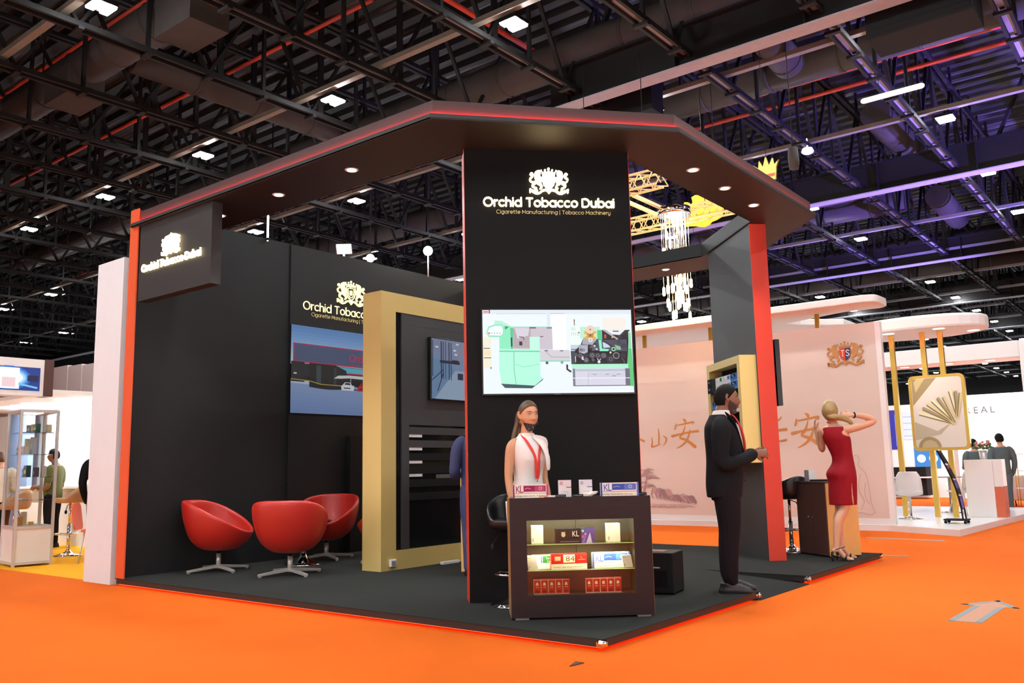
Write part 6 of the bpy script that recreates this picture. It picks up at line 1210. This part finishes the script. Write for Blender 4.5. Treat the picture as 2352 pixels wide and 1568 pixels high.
for i, (i0, i1, cl) in enumerate(((0, 5, '#2a2a30'), (5, 10, '#8a3a44'), (10, 15, '#4a3a9a'), (15, 20, '#4a3aa0'))):
    mb = MB(); a, b_ = C_[i0], C_[i1]; mb.bar((a[0] + .005, 0, a[1]), (b_[0] + .005, 0, b_[1] + .03), .23, .012); mb.build('pocket', 'black_matte', t)
    F = Fr((a[0] + .014, -.105, a[1] - .01), (0, 1, 0), (b_[0] - a[0], 0, b_[1] - a[1])); F.w = Vector((1, 0, .35)).normalized(); n_ = Vector((b_[0] - a[0], 0, b_[1] - a[1])); L2 = n_.length - .06
    A = Art(F, .0006, .003); A.r(0, 0, .21, L2, cl); A.s_([(.03, .05), (.1, L2 * .5), (.08, L2 * .9)], .03, '#6f86d8' if i > 1 else '#b0605a'); A.s_([(.15, .03), (.17, L2 * .8)], .02, '#2f2a70' if i > 1 else '#5a2a2c'); A.r(0.02, -.03, .16, -.005, '#e8e8e8'); A.build('brochure', t)
mb = MB(); mb.box(-.28, .08, -.14, .14, .05, .075); mb.build('base_plate', 'black_matte', t)
for sx in (-.25, .05):
    for sy in (-.12, .12): mb = MB(); mb.tube([(sx, sy - .012, .025), (sx, sy + .012, .025)], .025, 12); mb.build('wheel', 'black_matte', t)
t = thing('white_pedestal', 'white pedestal counter with terracotta corner, holding the flower vase', 'pedestal', (-.43, 13.2, .1)); mb = MB(); mb.box(0, .47, 0, .4, 0, 1.05); mb.box(.47, .62, .03, .4, .55, 1.05); mb.build('pedestal_body', 'white_gloss', t, bevel=.01); mb = MB(); mb.box(.47, .62, .03, .4, 0, .55); mb.build('terracotta_corner', 'terracotta', t)
t = thing('flower_vase', 'silver vase with mixed flowers on the white pedestal', 'vase', (-.13, 13.42, 1.15)); mb = MB(); mb.lathe([(.055, 0), (.06, .02), (.07, .17), (.065, .17), (.05, .02)], 18); mb.build('vase_body', 'alu', t)
mb = MB(); rnd = random.Random(5)
for k in range(26): mb.ball((rnd.uniform(-.13, .13), rnd.uniform(-.1, .1), .2 + rnd.random() * .1), .032, 7, 5, sz=.6)
mb.build('foliage', 'leaf', t); mb = MB()
for k in range(16): mb.ball((rnd.uniform(-.13, .14), rnd.uniform(-.1, .1), .24 + rnd.random() * .1), .024, 7, 5)
mb.build('blossoms', 'flower', t)
# far stands on the right
t = thing('far_stand', 'far white stand wall lettered in thin dark capitals at the right border', 'exhibition wall'); mb = MB(); mb.box(-2.7, 6, 24, 24.3, 0, 3.05); mb.build('wall_panel', 'white_gloss', t)
A = Art(Fr((-2.42, 23.995, 2.5), (1, 0, 0), (0, 0, 1)), .001, .002); A.t('R', 0, 0, .28, '#3a3a3c', 2); A.t('E', .24, 0, .28, '#3a3a3c', 2); A.t('A', .44, 0, .28, '#3a3a3c', 2); A.t('L', .68, 0, .28, '#3a3a3c', 2); A.t('TOBACCO', .06, -.22, .16, '#d9cfc4', 1); A.build('wall_lettering', t)
t = thing('blue_stand', 'far stand with glowing blue panels and white shelves behind the white chair', 'exhibition stand'); mb = MB(); mb.box(-5.6, -2.75, 24.5, 24.8, 0, 2.9); mb.build('back_wall', 'white_gloss', t)
A = Art(Fr((-5.6, 24.49, 0), (1, 0, 0), (0, 0, 1)), .001, .002); A.r(.5, 1.5, 1.25, 2.75, '#2c2fa8'); [A.r(.55 + .25 * k, 1.6, .62 + .25 * k, 2.6, '#8f9cf0') for k in range(3)]; A.r(1.55, .9, 2.3, 1.7, '#3f8fe0'); A.t('TOBACCO', 1.62, 1.5, .14, '#dff0ff', 1); A.c(1.75, 1.2, .13, '#f4fbff'); A.c(2.1, 1.2, .13, '#f4fbff'); A.r(1.3, 1.8, 2.5, 2.7, '#f2f4ff'); [A.r(1.3, 1.9 + .2 * k, 2.5, 1.93 + .2 * k, '#c9cdf0') for k in range(4)]; A.build('lit_panels', t, 'art_lit')
mb = MB(); mb.box(-4.7, -3.5, 23.4, 24.0, .1, .95); mb.build('shelf_unit', 'black_matte', t); mb = MB(); mb.box(-4.75, -3.4, 23.3, 24.05, .62, .66); mb.build('white_shelf', 'white_gloss', t)
t = thing('exhibition_portal', 'large white rounded portal frame of a far stand at the right border', 'portal'); mb = MB(); mb.box(-5, -.28, 20, 21, 3.68, 4.1); mb.prism([(-.28, 0), (.05, 0)] + arc(-.25, 3.8, .3, 0, 90, 6) + [(-.28, 4.1)], 0, 1.0, Fr((0, 21, 0), (1, 0, 0), (0, 0, 1)))
mb.build('frame_body', 'white_warm', t, bevel=.02)
for x in (-3.1, -2.0, -1.0): mb = MB(); mb.lathe([(.12, 3.677), (.001, 3.676)], 16, Fr((x, 20.4, 0))); mb.build('frame_light', 'lamp_soft', t)
t = thing('armchair', 'white armchair far off behind the pedestal at the right border', 'armchair', (-.75, 19.4, 0), R(30)); mb = MB(); mb.box(-.3, .3, -.3, .3, .15, .42); mb.box(-.3, .3, -.32, -.22, .15, .75); mb.box(-.34, -.26, -.3, .3, .15, .6); mb.box(.26, .34, -.3, .3, .15, .6); mb.build('upholstery', 'white_warm', t, bevel=.03)
for sx in (-.25, .25):
    for sy in (-.25, .25): mb = MB(); mb.tube([(sx, sy, .16), (sx * 1.1, sy * 1.1, 0)], .015, 8); mb.build('leg', 'black_matte', t)
t = thing('gold_stand', 'thin gold wire display stand at the right border', 'display stand', (-.22, 18.6, 0))
for sx in (-.2, .25):
    for sy in (0, .35): mb = MB(); mb.tube([(sx, sy, 0), (sx, sy, 1.25)], .012, 8); mb.build('leg', 'brass', t)
for z in (.45, .85, 1.24): mb = MB(); mb.box(-.22, .27, -.02, .37, z, z + .02); mb.build('shelf', 'white_warm', t)
for x in (-1.5, 1.5, 4.0): a = lamp('far_stand_lamp', 'SPOT', (x, 21.5, 4.2), 900, spot_size=R(110), spot_blend=.8); aim(a, (x, 24, 1.6))
for x in (-2.6, -1.0): a = lamp('stand_lamp', 'SPOT', (x, 12.2, 3.5), 45, spot_size=R(120), spot_blend=.8); aim(a, (x, 12.6, 0))
# ------------------------------------------------------------------ chandelier, light truss, hanging emblems
t = thing('chandelier', 'chandelier of many glowing drops on thin cords, seen under the canopy at the right', 'chandelier', (-4.5, 10.0, 0))
mb = MB(); mb.lathe([(.30, 5.98), (.32, 6.0), (.32, 6.13), (.1, 6.17), (.02, 6.17)], 28); mb.build('ceiling_plate', 'chrome', t)
mb = MB(); mb.lathe([(.16, 5.975), (.001, 5.97)], 16); mb.build('core_light', 'bulb_hot', t); rnd = random.Random(11); cords = MB()
for k in range(34):
    a = k * 2.4; r_ = .27 * math.sqrt((k + 1) / 34); x, y = r_ * math.cos(a), r_ * math.sin(a); z = (rnd.uniform(5.15, 5.65) if x < -.05 and k % 3 else rnd.uniform(3.95, 4.75)) if k % 2 else rnd.uniform(4.1, 5.0)
    mb = MB(); mb.tube([(x, y, z - .06), (x, y, z + .06)], .028, 8, rnd=True); mb.build('bulb', 'bulb_warm', t); cords.tube([(x, y, z + .06), (x, y, 5.98)], .004, 5)
cords.build('cords', 'chrome', t)
lamp('chandelier_glow', 'POINT', (-4.5, 10.0, 5.85), 160, (1.0, .85, .55), shadow_soft_size=.15)
mb = MB(); mb.tube([(-4.5, 10.0, 6.17), (-4.5, 10.0, 8.8)], .006, 6); mb.build('hanging_wire', 'black_matte', t)
for y, l in ((8.9, 'nearer'), (11.4, 'farther')):
    xr = -4.2 if y < 10 else -3.9
    t = thing('light_truss', 'bright golden lattice truss under the roof, %s one beside the chandelier' % l, 'truss'); w_ = .14; mb = MB()
    for sy in (-1, 1):
        for sz in (-1, 1): mb.tube([(-8.0, y + sy * w_, 6.4 + sz * w_), (xr, y + sy * w_, 6.4 + sz * w_)], .025, 8)
    mb.build('chords', 'truss_gold', t); mb = MB(); x = -8.0
    while x < xr - .2:
        for sy in (-1, 1): mb.tube([(x, y + sy * w_, 6.4 - w_), (x + .15, y + sy * w_, 6.4 + w_)], .012, 6); mb.tube([(x + .15, y + sy * w_, 6.4 + w_), (x + .3, y + sy * w_, 6.4 - w_)], .012, 6)
        for sz in (-1, 1): mb.tube([(x, y - w_, 6.4 + sz * w_), (x + .3, y + w_, 6.4 + sz * w_)], .012, 6)
        x += .3
    mb.build('lattice', 'truss_gold', t)
    for x in (-7.6, -5.8, -4.5): mb = MB(); mb.tube([(x, y, 6.54), (x, y, 9.0)], .008, 6); mb.build('hanging_wire', 'black_matte', t)
for x in (-5.15, -4.85): mb = MB(); mb.bar((x, 9.05, 6.25), (x, 11.25, 6.25), .08, .05); tag(mb.build('cross_bar', 'truss_gold'), 'pale cross bar between the two golden trusses, %s one' % ('left' if x < -5 else 'right'), 'bar', 'truss cross bars')
EMB = [(-4.77, 6.48), (-4.74, 6.53), (-4.66, 6.51), (-4.62, 6.47), (-4.60, 6.42), (-4.56, 6.49), (-4.58, 6.60), (-4.50, 6.63), (-4.35, 6.60), (-4.18, 6.58), (-3.99, 6.45), (-3.90, 6.20), (-3.96, 6.07), (-4.07, 6.03), (-4.18, 6.01), (-4.23, 5.96), (-4.34, 5.93), (-4.45, 5.96), (-4.54, 5.99), (-4.65, 6.01), (-4.76, 6.02), (-4.78, 6.07), (-4.73, 6.20), (-4.76, 6.37)]
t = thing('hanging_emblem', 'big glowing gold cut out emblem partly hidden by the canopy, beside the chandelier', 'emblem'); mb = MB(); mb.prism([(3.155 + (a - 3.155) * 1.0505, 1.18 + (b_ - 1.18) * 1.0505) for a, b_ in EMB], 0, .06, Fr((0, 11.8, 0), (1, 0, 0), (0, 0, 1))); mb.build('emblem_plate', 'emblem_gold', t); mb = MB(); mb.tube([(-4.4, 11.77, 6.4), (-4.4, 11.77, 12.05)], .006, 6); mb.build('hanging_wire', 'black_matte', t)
t = thing('crown_emblem', 'gold crown emblem hanging behind the right slope of the canopy', 'emblem'); mb = MB(); F = Fr((-2.78, 10.5, 6.42), (1, 0, 0), (0, 0, 1))
mb.prism([(-.17, 0), (.17, 0), (.19, .22), (.25, .36), (.15, .27), (.13, .42), (.06, .28), (0, .47), (-.06, .28), (-.13, .42), (-.15, .27), (-.25, .36), (-.19, .22)], 0, .05, F); mb.build('crown_plate', 'brass', t)
mb = MB(); mb.prism([(-.16, .06), (.16, .06), (.17, .12), (-.17, .12)], .05, .056, F); mb.build('crown_band', 'terracotta', t)
mb = MB(); mb.tube([(-2.78, 10.48, 6.8), (-2.78, 10.48, 12.05)], .005, 6); mb.build('hanging_wire', 'black_matte', t)
t = thing('chain_bag', 'grey cloth chain bag hanging beside the gold crown', 'chain bag', (-2.30, 10.6, 6.55)); mb = MB(); mb.lathe([(.02, 0), (.085, .03), (.1, .2), (.09, .42), (.06, .44)], 16); mb.build('bag_body', 'duct', t); mb = MB(); mb.tube([(0, 0, .44), (0, 0, 5.5)], .01, 6); mb.build('chain', 'truss_black', t)
# ------------------------------------------------------------------ lamps on the black wall
t = thing('ball_lamp', 'bright white ball lamp on a thin pole above the black wall', 'lamp', (-6.2, 4.85, 4.2)); mb = MB(); mb.tube([(0, 0, 0), (0, 0, .36)], .012, 8); mb.build('pole', 'white_gloss', t); mb = MB(); mb.ball((0, 0, .42), .075, 16, 10); mb.build('globe', 'lamp_white', t); lamp('ball_lamp_glow', 'POINT', (-6.08, 4.85, 4.70), 25, (.9, .95, 1.0), shadow_soft_size=.08)
t = thing('tube_stick', 'short white light stick standing on the top of the black wall', 'lamp', (-6.2, 1.83, 4.2)); mb = MB(); mb.tube([(0, 0, 0), (0, 0, .33)], .014, 8, rnd=True); mb.build('stick', 'lamp_soft', t); mb = MB(); mb.lathe([(.03, 0), (.03, .03)], 10); mb.build('clamp', 'black_matte', t)
t = thing('flood_lamp', 'tilted rectangular white flood lamp seen above the black wall', 'lamp', (-9.1, 5.6, 5.3)); F = Fr((0, 0, 0), (.8, .6, 0), (-.3, .4, -.86)); mb = MB(); mb.box(-.14, .14, -.09, .09, -.03, .03, F); mb.build('lamp_housing', 'alu', t); mb = MB(); mb.box(-.12, .12, -.075, .075, -.036, -.03, F); mb.box(-.12, .12, -.075, .075, .03, .036, F); mb.build('lamp_face', 'lamp_white', t); mb = MB(); mb.tube([(0, 0, -5.3), (0, 0, -.04)], .02, 8); mb.build('pole', 'alu', t)
t = thing('globe_lamp', 'small white globe lamp hanging over the black wall', 'lamp', (-16.2, 12.7, 7.6)); mb = MB(); mb.ball((0, 0, 0), .13, 14, 10); mb.build('globe', 'lamp_soft', t); mb = MB(); mb.tube([(0, 0, .12), (0, 0, 4.45)], .01, 6); mb.build('cord', 'black_matte', t)
# ------------------------------------------------------------------ marks on the carpet
t = thing('floor_arrow', 'grey outlined arrow sticker on the orange carpet at the lower right', 'floor sticker'); AR = [(1.527, 2.290), (1.751, 2.300), (1.767, 3.118), (1.874, 3.118), (1.667, 3.489), (1.441, 3.129), (1.548, 3.124)]
mb = MB(); mb.prism(AR, .0005, .0015); mb.build('sticker_film', 'arrow_film' if 'arrow_film' in MATS else mat('arrow_film', (.46, .20, .11), .6, var=.04).name, t)
mb = MB()
for a, b_ in ((6, 0), (0, 1), (1, 2), (2, 3), (3, 4), (4, 5), (5, 6)):
    if (a, b_) == (0, 1): w_ = .018
    else: w_ = .045
    a, b_ = Vector(AR[a]), Vector(AR[b_]); d_ = (b_ - a).normalized(); n_ = Vector((-d_.y, d_.x)) * w_; mb.prism([tuple(a), tuple(b_), tuple(b_ + n_ - d_ * w_ * .3), tuple(a + n_ + d_ * w_ * .3)], .0015, .0022)
mb.build('sticker_border', 'arrow_border' if 'arrow_border' in MATS else mat('arrow_border', (.17, .215, .225), .6, var=.06).name, t)
for nm, P in (('far', [(-1.059, 9.09), (.06, 9.01), (.01, 9.2), (-1.13, 9.28)]), ('near', [(-.130, 6.62), (.145, 6.68), (.10, 6.80), (-.18, 6.74)])): mb = MB(); mb.prism(P, .0005, .002); tag(mb.build('floor_tape', 'tape_pale'), 'pale grey tape strip on the orange carpet, %s of two right of the brown cabinet' % nm, 'tape', 'floor tapes')
mb = MB(); mb.prism([(.049, -.450), (.058, -.417), (.071, -.326), (.007, -.325)], .001, .006); tag(mb.build('dry_leaf', 'dark_debris'), 'small dark scrap lying on the orange carpet at the front', 'scrap')
# ================================================================== left neighbour stand
VX = rotz((-9.43, .235, 0), R(-8))     # u toward the far side is -u ; front right corner of the cabinet
t = thing('glass_cabinet', 'tall glass display cabinet with white base and aluminium posts at the left border', 'display cabinet'); cw_, cd_, chh = .62, .46, 2.1
mb = MB(); mb.box(-cw_, 0, 0, cd_, .03, .5, VX); mb.build('base_cupboard', 'white_warm', t)
for a in (-cw_, 0):
    for b_ in (0, cd_): mb = MB(); mb.box(a - .018, a + .018, b_ - .018, b_ + .018, 0, chh, VX); mb.build('post', 'alu', t)
for z in (.03, .5, chh - .03):
    mb = MB()
    for b_ in (0, cd_): mb.box(-cw_, 0, b_ - .014, b_ + .014, z, z + .035, VX)
    for a in (-cw_, 0): mb.box(a - .014, a + .014, 0, cd_, z, z + .035, VX)
    mb.build('rail', 'alu', t)
for z in (.88, 1.19, 1.50, 1.80): mb = MB(); mb.box(-cw_ + .02, -.02, .02, cd_ - .02, z - .006, z, VX); mb.build('glass_shelf', 'glass', t)
mb = MB(); mb.poly([VX.p(-cw_, 0, .54), VX.p(0, 0, .54), VX.p(0, 0, chh - .03), VX.p(-cw_, 0, chh - .03)]); mb.build('glass_pane', 'glass', t); mb = MB(); mb.poly([VX.p(0, 0, .54), VX.p(0, cd_, .54), VX.p(0, cd_, chh - .03), VX.p(0, 0, chh - .03)]); mb.build('glass_pane', 'glass', t)
mb = MB(); mb.box(-cw_, 0, 0, cd_, chh - .01, chh + .01, VX); mb.build('top_plate', 'white_gloss', t); mb = MB(); mb.box(-.45, -.1, .1, .3, chh - .035, chh - .012, VX); mb.build('cabinet_light', 'lamp_soft', t)
IT = [(1.80, ((-.30, .18, .07, .11, '#8d8f92', 'grey'), (-.22, .2, .06, .12, '#caa968', 'tan'), (-.13, .2, .06, .11, '#5a5c66', 'dark grey'), (-.06, .2, .08, .12, '#2f5a4a', 'green'), (-.05, .34, .07, .11, '#d9c9a4', 'cream'), (-.45, .2, .07, .12, '#c04a44', 'red'))),
      (1.50, ((-.30, .15, .08, .22, '#d8cfae', 'tall cream'), (-.20, .2, .09, .24, '#b9bdc9', 'tall pale grey'), (-.20, .06, .07, .10, '#2a2a30', 'black'), (-.12, .06, .06, .11, '#b0413e', 'red'), (-.05, .06, .07, .11, '#e3d6d2', 'white'), (-.33, .06, .07, .1, '#7a5a48', 'brown'))),
      (1.19, ((-.24, .12, .07, .12, '#7fa6d8', 'pale blue'), (-.10, .12, .13, .16, '#23443e', 'dark green'), (-.04, .3, .06, .15, '#d7d3ce', 'white'), (-.02, .2, .05, .13, '#6a6066', 'dusky'))),
      (.88, ((-.12, .1, .34, .02, '#c9c9cc', 'flat pale'),)), (.536, ((-.28, .15, .1, .18, '#d8c0a8', 'beige'), (-.20, .08, .09, .12, '#c98a3c', 'amber'), (-.32, .06, .05, .05, '#c9a03c', 'small yellow'), (-.14, .2, .06, .05, '#c9a03c', 'low yellow')))]
SN = {1.80: 'top shelf', 1.50: 'second shelf', 1.19: 'third shelf', .88: 'lowest glass shelf', .536: 'white base'}
for z, L_ in IT:
    for u, v, w_, h_, cl, nm in L_:
        m_ = 'box_' + cl.strip('#')
        if m_ not in MATS: mat(m_, cl, .4, var=.03)
        b = thing('display_box', '%s box standing on the %s of the glass cabinet' % (nm, SN[z]), 'box', group='boxes in the glass cabinet'); mb = MB(); mb.box(u - w_, u, v, v + .06, z + .001, z + h_, VX); mb.build('box_body', m_, b); mb = MB(); mb.box(u - w_ * .8, u - w_ * .2, v - .001, v, z + h_ * .3, z + h_ * .6, VX); mb.build('printed_label', 'plastic_white', b)
bar_stool('tan_leather', 'chrome bar stool with tan seat right of the glass cabinet', (-10.45, 1.42, .004), R(160), 1.22, 'tan bar stools'); bar_stool('tan_leather', 'chrome bar stool with tan seat, seen through the glass cabinet', (-11.0, .85, .004), R(120), 1.1, 'tan bar stools')
t = thing('orange_chair', 'orange chair with pale metal legs half hidden behind the white partition', 'chair', (-9.12, 1.22, .004), R(-40)); mb = MB(); mb.rbox(-.2, .2, -.2, .2, .42, .45, .06); mb.build('seat', 'orange_edge', t); mb = MB(); mb.rbox(-.2, .2, .45, .82, -.012, .012, .07, Fr((0, -.2, 0), (1, 0, 0), (0, -.15, 1))); mb.build('backrest', 'orange_edge', t)
for sx in (-1, 1):
    for sy in (-1, 1): mb = MB(); mb.tube([(sx * .15, sy * .15, .42), (sx * .2, sy * .2, 0)], .011, 8); mb.build('leg', 'alu', t)
t = thing('white_counter', 'long white counter of the left stand behind the bar stools', 'counter', (0, 0, 0)); mb = MB(); mb.box(-14.5, -11.5, 2.35, 2.75, .004, .98); mb.build('counter_body', 'white_gloss', t); mb = MB(); mb.box(-14.55, -11.45, 2.30, 2.8, .98, 1.02); mb.build('counter_top', 'white_gloss', t)
t = thing('stand_wall', 'bright white back wall panels of the left stand', 'exhibition wall'); mb = MB(); mb.box(-20, -11.0, 3.3, 3.4, 0, 2.55); mb.build('wall_panel', 'white_gloss', t); mb = MB(); mb.box(-16.6, -15.6, 2.9, 3.0, 0, 2.55); mb.build('blue_panel', 'blue_wall', t)
for x in (-15.2, -14.0, -12.6): a = lamp('stand_lamp', 'SPOT', (x, 2.0, 2.5), 330, spot_size=R(150), spot_blend=.8); aim(a, (x, 3.3, 1.7))
t = thing('stand_fascia', 'white overhead box with a lit blue screen at the left border', 'overhead sign'); mb = MB(); mb.box(-12.0, -11.7, -.6, 1.46, 2.5, 3.1); mb.build('fascia_box', 'white_warm', t); mb = MB(); mb.box(-12.0, -11.69, 1.46, 1.61, 2.5, 3.11); mb.build('side_board', 'brown_door', t)
F = Fr((-11.699, -.6, 2.58), (0, 1, 0), (0, 0, 1)); A = Art(F, .001, .002); A.r(.2, 0, 2.0, .38, '#1d3a8c'); [A.c(1.52, .2, .34 - .04 * k, ('#2f6fd0', '#5fa8ee', '#a8d8fb', '#f4fbff')[k], 18, .19 - .03 * k) for k in range(4)]; A.r(1.3, .02, 1.68, .36, '#fbfdff'); A.r(1.42, .05, 1.62, .2, '#f3d2d6'); A.r(.9, .05, 1.15, .3, '#bfe9f0'); A.s_([(1.68, .1), (1.95, .05)], .03, '#6fc6f0'); A.r(1.8, .15, 1.97, .25, '#141d4a'); A.build('screen_picture', t, 'art_lit')
mb = MB(); mb.box(-17, -11.7, 1.6, 3.4, 2.56, 2.62); sl = mb.build('stand_soffit', 'white_warm'); tag(sl, 'white flat ceiling slab of the left stand', 'ceiling slab')
for x, y in ((-14.6, 2.2), (-14.0, 2.5)): mb = MB(); mb.lathe([(.1, 2.558), (.001, 2.556)], 16, Fr((x, y, 0))); mb.build('slab_light', 'lamp_soft', sl)
t = thing('hall_partition', 'tall pale grey partition far behind the left stand', 'partition'); mb = MB(); mb.box(-40, -28.05, 9.2, 9.4, 0, 5.1); mb.box(-28.0, -27.0, 9.2, 9.4, 0, 5.05); mb.box(-26.95, -22, 9.2, 9.4, 0, 5.0); mb.build('partition_panel', 'hall_wall', t)
mb = MB(); mb.prism([(.0, .0), (.36, 0), (.30, .12), (.06, .12)], -.05, .05, Fr((-12.15, 2.5, 1.021), (1, 0, 0), (0, 0, 1))); tag(mb.build('white_bowl', 'plastic_white'), 'white tray on the white counter before the man in green', 'tray')
